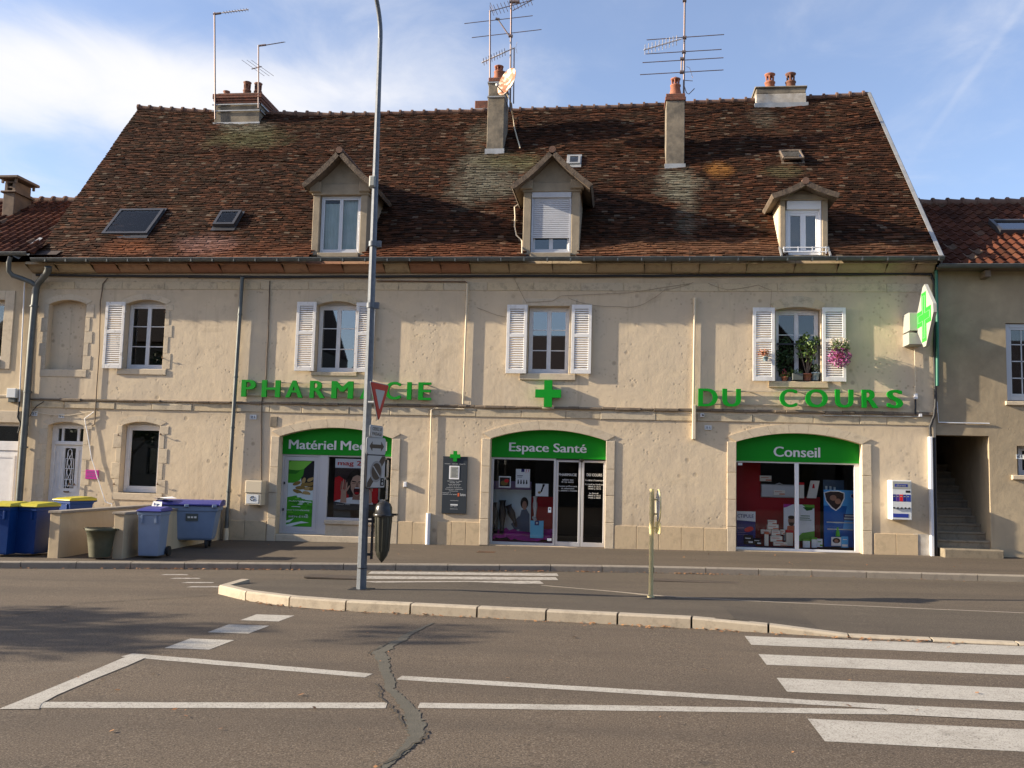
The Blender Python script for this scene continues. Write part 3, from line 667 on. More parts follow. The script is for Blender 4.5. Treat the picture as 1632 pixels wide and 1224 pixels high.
gx0, gx1 = L_+Wd*.32, L_+Wd*.68; gz0, gz1 = Z(100, 778, y), Z(104, 714, y)
plate(mb, [rloop(L_+.004, R_-.004, z0, zt2-.004), rloop(gx0, gx1, gz0, gz1)], y+.025, y+.075)
for a, b, c, d in ((L_+.06, gx0-.07, gz0-.02, gz1-.02), (gx1+.07, R_-.06, gz0-.02, gz1-.02), (L_+.06, R_-.06, z0+.2, gz0-.3)):
    plate(mb, [rloop(a, b, c, d), rloop(a+.03, b-.03, c+.03, d-.03)], y+.008, y+.03)
g.box(L_, R_, y+.045, y+.05, zt, zs-.07); g.box(gx0-.01, gx1+.01, y+.055, y+.06, gz0, gz1)
dr = part('door', mb, 'white_paint', B, 'old white panelled door with wrought iron grille and three-light transom'); part('pane', g, 'glass', dr)
mb = MB(); cx = (gx0+gx1)/2; hw = (gx1-gx0)/2-.03
for s in (-1, -.55, .55, 1): mb.tube([(cx+s*hw, y+.015, gz0), (cx+s*hw, y+.015, gz1-.16-(.0 if abs(s) < .9 else .12))], .009, 6)
for zz in (gz0+.06, gz0+.22, gz0+.5, gz0+.75): mb.tube([(cx-hw, y+.015, zz), (cx+hw, y+.015, zz)], .007, 6)
mb.tube([(cx-.55*hw, y+.015, gz1-.16), (cx-.4*hw, y+.015, gz1-.06), (cx, y+.015, gz1-.02), (cx+.4*hw, y+.015, gz1-.06), (cx+.55*hw, y+.015, gz1-.16)], .010, 6)
for ph in (0, PI): mb.tube([(cx+.42*hw*math.sin(ph+q*.8), y+.012, gz0+.04+(gz1-.1-gz0-.04)*q/14) for q in range(15)], .008, 6)
part('grille', mb, 'pvc', dr)
mb = MB(); mb.tube([(cx-.07, y-.02, gz0-.08), (cx-.04, y-.035, gz0-.09), (cx+.04, y-.035, gz0-.09), (cx+.07, y-.02, gz0-.08)], .02, 8); part('handle', mb, 'rust_iron', dr)
# roof --------------------------------------------------------------------------------
XA0, XB0, XA1, XB1 = -14.84, 7.08, -15.40, 6.95
def S_main(s, t, off=0.0):
    a = XA0+(XA1-XA0)*t; b = XB0+(XB1-XB0)*t; x = a+(b-a)*s
    wob = .018*math.sin(x*1.3+t*5)+.014*math.sin(x*3.1-t*9)+.010*math.sin(x*.6+t*21)
    return Vector((x, EY+(RY-EY)*t, EZ+(ridge_z(x)-EZ)*t+wob))
def lay(mb, S, L, rows, tw, nrm, keep=None, th=.020, jit=.006, ov=.0, stagger=.5, srange=(0, 1)):
    cols = int(L/tw); ds = 1/cols; dt = 1/rows
    for r in range(rows):
        off = (r % 2)*stagger*ds+random.uniform(-.1, .1)*ds; tj = random.gauss(0, .12)*dt; low = random.uniform(0, 6)
        for c in range(-1, cols+1):
            s0 = c*ds+off; s1 = s0+ds*.97
            if s1 <= 0 or s0 >= 1: continue
            s0 = max(0, s0); s1 = min(1, s1)
            if s1-s0 < ds*.15: continue
            t0 = max(-.004, r*dt+tj+random.gauss(0, .09)*dt+.12*dt*math.sin(low+s0*30)); t1 = min(1, (r+1.25)*dt)
            a, b, c_, d = S(s0, t0), S(s1, t0), S(s1, t1), S(s0, t1)
            if keep and not keep((a+c_)/2): continue
            h = th+random.uniform(-jit, jit); tl = random.uniform(-jit, jit)*.6; mb.rnd()
            A, Bq = a+nrm*(h+tl), b+nrm*(h-tl)
            mb.add([A, Bq, c_+nrm*.002, d+nrm*.002, a-nrm*.004, b-nrm*.004], [(0, 1, 2, 3), (4, 5, 1, 0), (4, 0, 3), (5, 2, 1)])
dorm_holes = []
def keep_main(p):
    for (a, b, yb) in dorm_holes:
        if a < p.x < b and p.y < yb: return False
    return True
# dormers --------------------------------------------------------------------------------
DY, DO = -.25, -.58
def dormer(label, pxl, pxr, ixl, ixr, yb, yl0, yl1, tipl, tipr, apex, kind):
    x0, x1 = X(pxl, 360, DY), X(pxr, 360, DY); i0, i1 = X(ixl, 360, DY), X(ixr, 360, DY); xm = (pxl+pxr)/2
    z0, zl0, zl1 = Z(xm, yb, DY), Z(xm, yl0, DY), Z(xm, yl1, DY)
    tl, tr, ap = P(*tipl, DO), P(*tipr, DO), P(*apex, DO); tz = (tl.z+tr.z)/2; hw = (tr.x-tl.x)/2; cx = (tl.x+tr.x)/2
    h = ap.z-tz; cxd = (x0+x1)/2
    def rz(x): return ap.z-h*abs(x-cx)/hw
    d = MB(); d.cur = 0
    d.cbox(x0, i0, DY, DY+.2, z0, zl0, .012); d.cbox(i1, x1, DY, DY+.2, z0, zl0, .012)          # posts
    d.cbox(x0-.03 if kind < 3 else x0, x1+.03 if kind < 3 else x1, DY-.03, DY+.2, zl0, zl1, .012)    # lintel
    if kind < 3:
        for a, b in ((x0-.08, i0+.03), (i1-.03, x1+.08)): d.cbox(a, b, DY-.10, DY+.1, zl0+.06, zl1+.05, .02)   # bracket ends
    sof = .14
    d.prism([(x0+.05, DY+.0, zl1), (x1-.05, DY+.0, zl1), (x1-.05, DY, rz(x1-.05)-sof), (cx, DY, ap.z-sof), (x0+.05, DY, rz(x0+.05)-sof)], (0, .15, 0))
    d.cbox(i0, i1, DY-.05, DY+.2, z0-.05, z0+.06, .01)
    d.cur = 1
    yb_ = roofY(zl1+.05)+.1
    for a in (x0, x1-.10):
        d.prism([(a, DY+.2, z0-.3), (a, DY+.2, zl1+.02), (a, yb_, zl1+.02)], (.10, 0, 0))
    o = part('dormer', d, ['dormer_stone', 'cheek' if kind == 3 else 'dormer_stone'], B, label)
    dorm_holes.append((x0+.04, x1-.04, yb_-.25))
    # roof of the dormer
    yend = roofY(ap.z)+.15; r = MB(); r.cur = 0; wl = math.hypot(hw, h)
    for sgn in (-1, 1):
        e = Vector((cx+sgn*hw, 0, tz)); top = Vector((cx, 0, ap.z)); n = Vector((sgn*h, 0, hw)).normalized()
        def S(s, t, e=e, top=top, sgn=sgn): 
            y = DO+(yend-DO)*s if sgn > 0 else yend+(DO-yend)*s
            p = e.lerp(top, t); sag = -.05*math.sin(PI*t) if kind < 3 else -.03*math.sin(PI*t); return Vector((p.x, y, p.z+sag))
        def kp(p): return p.y < roofY(p.z)+.25
        r.cur = 0; lay(r, S, yend-DO, max(8, int(wl/.105)), .165, n, kp, th=.022)
        r.cur = 1; q = [S(0, 0), S(1, 0), S(1, 1), S(0, 1)]
        for k in range(6):
            t0, t1 = k/6, (k+1)/6; a = [S(0, t0), S(1, t0), S(1, t1), S(0, t1)]
            r.quad(*[p-n*.02 for p in a][::-1]); r.quad(*[p-n*.10 for p in a]); 
        fr = [S(1 if sgn < 0 else 0, t/6) for t in range(7)]
        # barge board with mortar verge
        r.cur = 2
        r.prism([p+n*.012+Vector((0, -.02, 0)) for p in fr]+[p-n*.11+Vector((0, -.02, 0)) for p in fr[::-1]], (0, .06, 0))
        r.cur = 1
        lo = S(0, 0); hi = S(1, 0); ys = sorted((lo.y, hi.y)); r.prism([(lo.x-sgn*.0, ys[0], lo.z-.02), (lo.x, ys[0], lo.z+.01), (lo.x-sgn*.04, ys[0], lo.z+.01), (lo.x-sgn*.04, ys[0], lo.z-.09)], (0, ys[1]-ys[0], 0))
    r.cur = 3; k = 0; y = DO-.03
    while y < yend:
        r.rnd(); r.tube([(cx, y, ap.z-.02), (cx, y+.36, ap.z-.005)], .085, 9, .07); y += .33
    part('dormer_roof', r, ['roof_small', 'wood_dark', 'verge', 'ridge'], o)
    ww, gg = MB(), MB(); wy = DY+.09
    return o, (i0, i1, z0+.07, zl0, wy)
n_ = NT('verge_mortar', .9); n_.color(n_.mix(n_.ramp(n_.noise(9, 5, .6), (.4, 0.), (.65, 1.)), (.135, .10, .07), (.06, .043, .032))); n_.bump(n_.noise(25, 4), .6, .015); M['verge'] = n_.m
ramp_main = ((0, (.018, .009, .005)), (.35, (.036, .016, .008)), (.68, (.056, .022, .011)), (.90, (.078, .028, .013)), (1, (.105, .045, .023)))
spots = []
def spot(px, py, rx, rz, c, amt):
    q = RF(px, py); spots.append((q.x, q.y, q.z, rx, rz, c, amt))
GREY, OLIVE = (.16, .148, .108), (.115, .105, .052)
spot(400, 220, 1.6, .65, OLIVE, 1.0); spot(395, 202, 1.0, .4, GREY, .7)
spot(762, 280, .9, 1.5, GREY, .8); spot(765, 215, .45, 1.0, GREY, .5); spot(815, 258, 1.1, .5, OLIVE, .9); spot(795, 290, .8, .8, GREY, .7); spot(1085, 295, .8, .8, GREY, 1.0); spot(1095, 345, .4, 1.0, GREY, .4); spot(1143, 272, .5, .4, (.27, .12, .03), .8)
spot(330, 392, 1.0, .45, (.26, .15, .13), .6); spot(205, 395, .9, .35, (.22, .075, .03), .6); spot(1215, 190, .5, .5, GREY, .4); spot(1245, 275, .7, .3, OLIVE, .6)
spot(560, 405, 9, .45, (.24, .085, .04), .35); spot(1150, 395, 5, .35, (.26, .13, .07), .4)
M['roof_main'] = tiles('plain_roof_tiles', ramp_main, (.072, .060, .034), .4, spots)
M['roof_small'] = tiles('dormer_tiles', ((0, (.035, .023, .015)), (.5, (.07, .045, .028)), (1, (.12, .085, .055))), (.10, .09, .06), .7)
d1, w1 = dormer('weathered gabled dormer with a bright window and pale green curtains', 497.5, 584.5, 508.5, 573.5, 407, 311, 293.5, (481.5, 292), (596, 293), (540, 238), 1)
d2, w2 = dormer('weathered gabled dormer with a half lowered grey roller shutter', 833.5, 924, 846, 910.5, 407, 306, 291, (814.5, 296), (944.5, 294), (882, 237), 1)
d3, w3 = dormer('cream dormer with a low pediment and white window guard rail', 1243, 1319.5, 1252, 1310.5, 411, 319, 309.5, (1230, 309), (1338.5, 309), (1284, 287), 3)
def dw(o, w, cols, zcut=None, m='pvc', gm='glass', fw=.05, sash=.045, mid=None):
    i0, i1, z0, z1, y = w; f, g = MB(), MB(); z1 = zcut or z1
    casement(f, i0+.01, i1-.01, z0, z1, y, cols, 1, glassmb=g, fw=fw, sash=sash, d=.05); fo = part('window_frame', f, m, o); part('pane', g, gm, o); return fo
dw(d1, w1, 2, m='alu', gm='shop_glass'); c = MB(); i0, i1, z0, z1, y = w1
for i in range(30):
    a = i0+(i1-i0)*i/30; b = i0+(i1-i0)*(i+1)/30; ya, yb = y+.12+.012*math.sin(i*1.9), y+.12+.012*math.sin((i+1)*1.9); zt_ = z1-(.16 if i < 14 else .05)
    c.quad((a, ya, z0), (b, yb, z0), (b, yb, zt_), (a, ya, zt_))
part('curtain', c, 'curtain', d1)
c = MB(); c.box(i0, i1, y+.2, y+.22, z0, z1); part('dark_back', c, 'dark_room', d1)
i0, i1, z0, z1, y = w2; dw(d2, w2, 2, m='alu'); s = MB(); zs_ = Z(880, 380, y-.03); zbx = Z(880, 316, y-.03)
s.cbox(i0+.01, i1-.01, y-.10, y-.01, zbx, z1, .01); k = int((zbx-zs_)/.045)
for i in range(k): a = zs_+(zbx-zs_)*i/k; b = zs_+(zbx-zs_)*(i+1)/k; s.cbox(i0+.04, i1-.04, y-.045, y-.02, a+.003, b-.001, .008)
s.box(i0+.01, i0+.05, y-.06, y-.005, z0, zbx); s.box(i1-.05, i1-.01, y-.06, y-.005, z0, zbx)
M['roller'] = mat('grey_roller_shutter', (.50, .51, .54), .5, col2=(.42, .43, .46), scale=3); part('roller_shutter', s, 'roller', d2)
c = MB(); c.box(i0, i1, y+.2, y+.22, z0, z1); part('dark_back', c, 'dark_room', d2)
i0, i1, z0, z1, y = w3; zsh = Z(1281, 334, y-.05); dw(d3, w3, 2, zcut=zsh, fw=.07, sash=.06); s = MB(); s.cbox(i0+.03, i1-.01, y-.07, y+.05, zsh, z1, .012); s.box(i1-.045, i1-.012, y-.05, y, z0, zsh); part('shutter_box', s, 'pvc', d3)
r = MB(); ya = DY-.12; zr0, zr1 = Z(1281, 401.5, ya), Z(1281, 394.5, ya); xa, xb = w3[0]-.06, w3[1]+.08
for zz in (zr0, zr1): r.tube([(xa, ya, zz), (xb, ya, zz)], .014, 6)
for f in (0, .33, .66, .97): r.box(xa+(xb-xa)*f-.012, xa+(xb-xa)*f+.012, ya-.012, ya+.012, zr0-(.08 if f > .9 else 0), zr1+.02)
for xx in (xa, xb): r.tube([(xx, ya, zr1), (xx, DY+.02, zr1)], .012, 6)
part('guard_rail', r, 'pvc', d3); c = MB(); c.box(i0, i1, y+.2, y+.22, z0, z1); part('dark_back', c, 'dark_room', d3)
for xx in (w3[0]-.13, w3[1]+.13):
    c = MB(); c.prism([(xx-.02, -.47, 6.76), (xx+.02, -.47, 6.76), (xx+.02, -.2, 7.03), (xx-.02, -.2, 7.03)], Vector((0, -.012, .05))); part('flashing', c, 'zinc_light', d3)
# main roof slope ----------------------------------------------------------------------
mb = MB(); mb.cur = 0; lay(mb, S_main, 22.0, 84, .15, NR, keep_main, th=.028, jit=.010)
mb.cur = 1
NS = 40
for i in range(NS):
    a, b = i/NS, (i+1)/NS; p = [S_main(a, 0), S_main(b, 0), S_main(b, 1), S_main(a, 1)]; m_ = (p[0]+p[1])/2
    for k in range(16):
        t0, t1 = k/16, (k+1)/16; q = [S_main(a, t0), S_main(b, t0), S_main(b, t1), S_main(a, t1)]
        if keep_main((q[0]+q[2])/2): mb.quad(*[v-NR*.035 for v in q])
mb.quad((XA1, RY, 12.5), (XB1, RY, 12.5), (XB0, 10.9, 6.4), (XA0, 10.9, 6.4))
roof = part('roof', mb, ['roof_main', 'sheet'], B)
mb = MB(); x = XA1
while x < XB1-.1:
    L_ = .37; e = min(x+L_, XB1); mb.rnd(); j = random.uniform(-.012, .012); mb.tube([(x, RY, ridge_z(x)+.0+j), (x+.06, RY, ridge_z(x)+.0+j), (e, RY, ridge_z(e)-.01+j)], [.095, .09, .08], 12)
    mb.tube([(x-.01, RY, ridge_z(x)+.012+j), (x+.05, RY, ridge_z(x)+.012+j)], .112, 12); x = e
part('ridge_tiles', mb, 'ridge', roof)
mb = MB(); a, b = S_main(1, 0), S_main(1, 1); off = Vector((.03, 0, 0))
mb.prism([a+off+NR*.05, b+off+NR*.05, b+off-NR*.2, a+off-NR*.2], (.05, 0, 0)); mb.prism([a+NR*.055+off*2, b+NR*.055+off*2, b+NR*.055-off, a+NR*.055-off], NR*.012)
part('verge_flashing', mb, 'zinc_light', roof)
# roof windows ---------------------------------------------------------------------------
def roof_window(name, quad, m='velux', gm='sky_glass', lift=.09, f=.075, label=None, bl='dark_room', open_=0):
    q = [RF(*p, 0) for p in quad]                       # bl br tr tl
    c = sum(q, Vector())/4; xl, xr = (q[0].x+q[3].x)/2, (q[1].x+q[2].x)/2; up = Vector((0, 1, SL)).normalized()
    t0, t1 = ((q[0].y+q[1].y)/2), ((q[2].y+q[3].y)/2)
    def pt(x, y, h): return Vector((x, y, EZ+SL*(y-EY)))+NR*h
    mb, g = MB(), MB(); dy = f*up.y
    for a, b, c_, d in ((xl, xr, t0, t0+dy), (xl, xr, t1-dy, t1), (xl, xl+f, t0+dy, t1-dy), (xr-f, xr, t0+dy, t1-dy)):
        mb.prism([pt(a, c_, -.05), pt(b, c_, -.05), pt(b, d, -.05), pt(a, d, -.05)], NR*(lift+.05))
    fl = .03
    mb.prism([pt(xl-fl, t0-.1, .026), pt(xr+fl, t0-.1, .026), pt(xr+fl, t1+.06, .03), pt(xl-fl, t1+.06, .03)], NR*.012)
    tilt = open_
    A = [pt(xl+f*.7, t0+dy*.7, lift-.03+tilt), pt(xr-f*.7, t0+dy*.7, lift-.03+tilt), pt(xr-f*.7, t1-dy*.7, lift-.03), pt(xl+f*.7, t1-dy*.7, lift-.03)]
    g.prism(A, NR*.012)
    if open_:
        for k in range(4): a, b = A[k], A[(k+1) % 4]; mb.tube([a, b], .035, 6)
    o = part('roof_window', mb, m, B, label); part('pane', g, gm, o)
    k = MB(); k.prism([pt(xl+f*.6, t0+dy*.6, .035), pt(xr-f*.6, t0+dy*.6, .035), pt(xr-f*.6, t1-dy*.6, .035), pt(xl+f*.6, t1-dy*.6, .035)], NR*.006); part('blind', k, bl, o)  # real blind only where bl is pale; otherwise a dark sheet painting the unlit inside
M['blind_green'] = mat('grey_green_blind', (.36, .42, .34), .8)
roof_window('roof_window', [(167, 376), (237, 376), (262, 337), (190, 337)], label='large roof window with a pale grey-green blind', gm='shop_glass', bl='blind_green')
roof_window('roof_window', [(343, 364), (375, 364), (387, 342), (352, 342)], gm='shop_glass', f=.07, lift=.14, label='small dark roof window')
roof_window('roof_window', [(1246, 267), (1282, 265), (1276, 243), (1240, 244)], gm='glass', f=.06, lift=.10, open_=.16, m='wood_dark', label='old skylight propped ajar')
roof_window('roof_window', [(905, 264), (925, 264), (925, 251), (905, 251)], gm='glass', f=.06, lift=.08, m='zinc_light', label='tiny zinc framed skylight behind a dormer')
# chimneys ------------------------------------------------------------------------------
def pot(par, x, y, z, r, h, m='terracotta', kind=0, label=None):
    mb = MB()
    if kind == 0: pr = [(r*.95, 0), (r, .04), (r*.86, .05), (r*.78, h*.75), (r*.98, h*.92), (r, h), (r*.8, h), (r*.7, h*.5)]
    elif kind == 1: pr = [(r*1.05, 0), (r*1.05, .03), (r*.72, h*.52), (r*.85, h*.55), (r*.85, h*.60), (r*.62, h*.62)]
    else: pr = [(r, 0), (r*.95, h*.42), (r*1.08, h*.44), (r*1.08, h*.5), (r*.85, h*.52), (r*.85, h*.55)]
    mb.lathe((x, y, z), pr, 16)
    if kind:
        b = h*(.62 if kind == 1 else .55); rr = r*(.62 if kind == 1 else .8)
        for k in range(6):
            a = k*PI/3+.3; mb.tube([(x+rr*.85*math.cos(a), y+rr*.85*math.sin(a), z+b-.02), (x+rr*.95*math.cos(a), y+rr*.95*math.sin(a), z+h*.84)], rr*.24, 6)
        mb.lathe((x, y, z+h*.82), [(rr*.9, 0), (rr*1.25, h*.03), (rr*1.3, h*.07), (rr*.6, h*.13), (rr*.15, h*.17), (.001, h*.2)] if kind == 1 else [(rr*.9, 0), (rr*1.3, h*.1), (rr*1.36, h*.15), (rr*1.1, h*.18), (.001, h*.19)], 16)
        mb.lathe((x, y, z+b-.05), [(rr*.4, 0), (rr*.4, h*.32)], 8)
    part('chimney_pot', mb, m, par, label)
def stack(px_l, px_r, yb, yt, depth, ybase, label, m='cement', y=None):
    yf = roofY(0) if y is None else y
    x0, x1 = X(px_l, (yb+yt)/2, yf), X(px_r, (yb+yt)/2, yf); zb = EZ+SL*(yf-EY)-.25; zt = Z((px_l+px_r)/2, yt, yf)
    mb = MB(); mb.cbox(x0, x1, yf, yf+depth, zb, zt, .012); return mb, x0, x1, yf, zt
def yof(px, py): return RF(px, py).y
# big one on the left end
y1 = yof(378, 200); mb, x0, x1, yf, zt = stack(342, 413.5, 198, 165, 1.3, 198, '', y=y1); c1 = None
mb.cur = 1; zc_ = Z(380, 150, yf); n_b = 4
for i in range(n_b): a = zt+(zc_-zt)*i/n_b; b = zt+(zc_-zt)*(i+1)/n_b; o_ = .02+.025*min(i, 2); mb.cbox(x0-o_, x1+o_, yf-o_, yf+1.3+o_, a+.006, b, .012)
mb.cur = 0; mb.cbox(x0+.03, x1-.03, yf+.03, yf+1.2, zc_, zc_+.07, .05)
c1 = part('chimney', mb, ['cement', 'brick'], B, 'wide rendered chimney with brick cap and three pots')
pot(c1, X(361.5, 140, yf+.5), yf+.5, zc_+.05, .11, .26, 'old_terracotta'); pot(c1, X(394, 140, yf+.5), yf+.5, zc_+.05, .12, .55, 'old_terracotta', 2); pot(c1, X(411.5, 140, yf+.6), yf+.6, zc_+.05, .12, .55, 'old_terracotta', 2)
s = MB(); 
for zz in (zt-.06, zt-.26): s.box(x0-.07, x1+.05, yf-.06, yf-.025, zz, zz+.035); s.box(x1+.02, x1+.05, yf-.06, yf+1.35, zz, zz+.035)
part('mast_strap', s, 'zinc_light', c1)
s = MB(); s.box(x0-.03, x1+.03, yf-.03, yf+.4, EZ+SL*(yf-EY)-.1, EZ+SL*(yf-EY)+.10); part('flashing', s, 'zinc_light', c1)
C1 = (x0, x1, yf, zt, zc_)
# tall one in the middle
y2 = yof(788, 243); mb, x0, x1, yf, zt = stack(776.5, 803, 243, 152, .85, 243, '', y=y2); zc_ = Z(792, 123, yf)
mb.cbox(x0+.01, x1-.01, yf+.01, yf+.84, zt, zc_-.12, .012); mb.cur = 1; mb.cbox(x0-.0, x1+.0, yf-.0, yf+.85, zc_-.12, zc_, .015)
c2 = part('chimney', mb, ['cement', 'brick'], B, 'tall slim rendered chimney carrying the rusty dish'); s = MB()
for zz in (zt-.06, zt+.36): s.box(x0-.02, x1+.02, yf-.02, yf+.87, zz, zz+.04)
part('mast_strap', s, 'zinc_light', c2); pot(c2, X(795, 120, yf+.4), yf+.4, zc_, .17, .55, 'terracotta', 1); pot(c2, X(799, 120, yf+.65), yf+.65, zc_, .15, .42, 'old_terracotta', 0)
s = MB(); s.box(x0-.04, x1+.03, yf-.04, yf+.3, EZ+SL*(yf-EY)-.15, EZ+SL*(yf-EY)+.10); part('flashing', s, 'zinc_light', c2)
C2 = (x0, x1, yf, zt, zc_)
# brick stub behind it
x0, x1 = X(757, 170, 5.3), X(782, 170, 5.3); mb = MB(); mb.cbox(x0, x1, 5.25, 5.9, 12, Z(768, 161, 5.3), .02); mb.cur = 1; mb.cbox(x0-.12, x1+.05, 5.2, 5.9, 12.3, Z(768, 172.5, 5.2), .01); part('chimney', mb, ['brick', 'zinc_light'], B, 'low brick chimney stub on the ridge')
# slim one on the right
y3 = yof(1076, 267); mb, x0, x1, yf, zt = stack(1061.5, 1091, 267, 160, .7, 267, '', y=y3); zc_ = Z(1076, 149, yf); mb.cur = 1; mb.cbox(x0-.03, x1+.03, yf-.03, yf+.73, zt, (zt+zc_)/2, .012); mb.cbox(x0-.01, x1+.01, yf-.01, yf+.71, (zt+zc_)/2+.004, zc_, .012)
c3 = part('chimney', mb, ['cement', 'brick'], B, 'tall slim rendered chimney with one red pot'); pot(c3, X(1076.5, 140, yf+.35), yf+.35, zc_, .17, .62, 'terracotta', 1)
s = MB(); s.box(x0-.03, x1+.03, yf-.03, yf+.3, EZ+SL*(yf-EY)-.15, EZ+SL*(yf-EY)+.10); part('flashing', s, 'zinc_light', c3)
C3 = (x0, x1, yf, zt, zc_)
# wide white one on the right end of the ridge
y4 = 4.75; x0, x1 = X(1205, 150, y4), X(1285, 150, y4); zb, zt = Z(1245, 167, y4), Z(1245, 137, y4); zm = Z(1245, 148, y4)
mb = MB(); mb.cur = 0; mb.cbox(x0, x1, y4, y4+.75, zb-.6, zm-.02, .012); mb.cur = 1; mb.cbox(x0+.008, x1-.008, y4+.008, y4+.742, zm-.02, zt-.06, .02); mb.cbox(x0-.03, x1+.03, y4-.03, y4+.78, zt-.06, zt, .03)
M['white_cement'] = mat('whitewashed_cement', (.50, .47, .42), .95, col2=(.33, .29, .24), scale=4, bump=.3)
c4 = part('chimney', mb, ['white_cement', 'cement'], B, 'wide pale chimney with two red pots on the ridge'); s = MB(); s.box(x0-.05, x1+.05, y4-.05, y4+.1, zb-.3, zb+.05); part('flashing', s, 'zinc_light', c4)
pot(c4, X(1227, 130, y4+.35), y4+.35, zt, .145, .52, 'terracotta', 2); pot(c4, X(1260, 130, y4+.35), y4+.35, zt, .145, .52, 'old_terracotta', 2)
# gutters and pipes --------------------------------------------------------------------
def gutter(mb, x0, x1, y, z, r=.075, dz=0.0):
    pr = []
    for k in range(9): a = PI+PI*k/8; pr.append((r*math.cos(a), r*math.sin(a)))
    pr2 = [(r*.9*math.cos(PI+PI*k/8), r*.9*math.sin(PI+PI*k/8)) for k in range(8, -1, -1)]
    mb.prism([(x0, y+a, z+b) for a, b in pr+pr2], (x1-x0, 0, dz)); mb.tube([(x0, y-r, z), (x1, y-r, z+dz)], .014, 6)
mb = MB(); gutter(mb, XA0+.0, XB0+.06, -.52, 6.74)
x = XA0+.4
while x < XB0: mb.box(x-.015, x+.015, -.60, -.5, 6.655, 6.75); x += .55
x = XA0+2.5
while x < XB0: mb.prism([(x, -.52+1.04*.075*math.cos(PI+PI*k/8), 6.74+1.04*.075*math.sin(PI+PI*k/8)) for k in range(9)], (.02, 0, 0)); x += 3.9
part('gutter', mb, 'zinc', B)
def pipe(name, pts, r, m, lab=None, clips=(), parent=None, n=10):
    mb = MB(); mb.tube(pts, r, n)
    for p in clips: p = Vector(p); mb.lathe(p-Vector((0, 0, .02)), [(r*1.25, 0), (r*1.25, .04)], n)
    return part(name, mb, m, parent or B, lab)
xx = X(48, 600, -.12)
def wp(px, py, y): return tuple(P(px, py, y))
dp = [wp(77, 425, -.45), wp(77, 431, -.40), wp(70, 441, -.25), wp(60, 452, -.14), wp(57, 462, -.12)]; xq = dp[-1][0]
pipe('downpipe', dp+[(xq-.02, -.12, 4.6), (xq-.03, -.12, .35)], .085, 'zinc', 'thick grey downpipe at the left corner', [(xq-.01, -.12, z) for z in (5.6, 3.4, 2.0)])
a = wp(386, 442, -.09); b = wp(360.5, 845, -.09); pipe('downpipe', [a, b], .048, 'zinc', None, [tuple(Vector(a).lerp(Vector(b), f)) for f in (.15, .4, .6, .85)])
pipe('downpipe_foot', [tuple(Vector(b)+Vector((0, 0, .05))), (b[0], b[1], gz(b[0], -.03))], .065, 'cream_pvc')
a = wp(745, 452, -.05); b = wp(738, 644, -.05); pipe('conduit', [wp(600, 447.5, -.04), wp(742, 449, -.05), a], .014, 'rust_iron'); pipe('conduit', [a, b], .022, 'cream_pvc', None, [wp(743.5, 487, -.05)])
a = wp(687.5, 654, -.04); b = wp(683, 818, -.04); pipe('conduit', [wp(740, 652, -.045), wp(692, 650.5, -.045), a, b], .015, 'cream_pvc'); pipe('conduit', [b, (b[0], b[1], gz(b[0], -.05))], .055, 'pvc')
a = wp(1107.5, 476, -.05); b = wp(1105, 645, -.05); pipe('conduit', [a, b], .026, 'cream_pvc', None, [a]); x0, x1, z0, z1 = rect(1103.5, 1108.8, 645, 700, -.1); mb = MB(); mb.cbox(x0, x1, -.12, 0, z0, z1, .008); part('trunking', mb, 'cream_pvc', B)
x0, x1, z0, z1 = rect(1482.5, 1487.5, 696, 887, -.1); mb = MB(); mb.cbox(x0, x1, -.12, -.0, z0, z1, .01); part('trunking', mb, 'pvc', B, 'white cover of the pipe beside the open stair')
x0, x1, z0, z1 = rect(1488.5, 1492, 697, 785, -.06); mb = MB(); mb.tube([((x0+x1)/2, -.05, -.0), ((x0+x1)/2, -.05, z1)], .03, 8); part('downpipe', mb, 'dark_metal', B)
M['green_pipe'] = mat('green_pipe', (.03, .16, .11), .5)
pipe('conduit', [wp(1492, 430, -.12), wp(1494, 520, -.08), wp(1494, 615, -.08)], .035, 'green_pipe')
# loose cables
M['faint_cable'] = mat('dusty_cable', (.20, .15, .105), .8)
def cable(pts, r=.012, m='black_cable', sag=0.0, y=-.03, sub=5):
    q = []
    for (a, b) in zip(pts, pts[1:]):
        for k in range(sub):
            f = k/sub; p = P(a[0]+(b[0]-a[0])*f, a[1]+(b[1]-a[1])*f+sag*math.sin(PI*f), y); q.append(tuple(p+Vector((random.uniform(-.006, .006), 0, random.uniform(-.006, .006)))))
    q.append(tuple(P(*pts[-1], y))); mb = MB(); mb.tube(q, r, 6); return part('cable', mb, m, B)
cable([(58, 438), (200, 440), (380, 441), (560, 441), (760, 440), (960, 440), (1160, 439), (1300, 437.5), (1440, 436), (1484, 437), (1489, 452), (1490, 500), (1489, 570), (1491, 640), (1489, 662), (1482, 680), (1483, 697)], .032, y=-.045)
cable([(300, 442), (460, 442.5), (520, 441), (620, 442)], .018, y=-.05)
cable([(172, 443), (164, 452), (160, 480), (158, 560), (153, 640), (151, 676), (146, 679)], .013, 'wood_dark'); cable([(430, 448), (428, 520), (424, 600), (417, 640), (416, 780)], .014, 'wood_dark', y=-.02)
cable([(50, 655), (80, 661), (110, 662), (150, 655)], .008, 'cream_pvc', y=-.05, sub=6); cable([(150, 656), (135, 667), (146, 730), (168, 800), (178, 803), (180, 815)], .011, 'pvc', y=-.05)
cable([(47, 664), (52, 655), (60, 646), (70, 640)], .009); cable([(820, 445), (835, 475), (840, 484)], .005, 'faint_cable'); cable([(760, 490), (790, 502), (806, 505)], .004, 'faint_cable')
cable([(905, 474), (940, 485), (985, 488), (1020, 487), (1060, 462), (1105, 450)], .004, 'faint_cable', sag=2); cable([(840, 482), (880, 480), (895, 471), (1000, 467), (1100, 452)], .004, 'faint_cable')
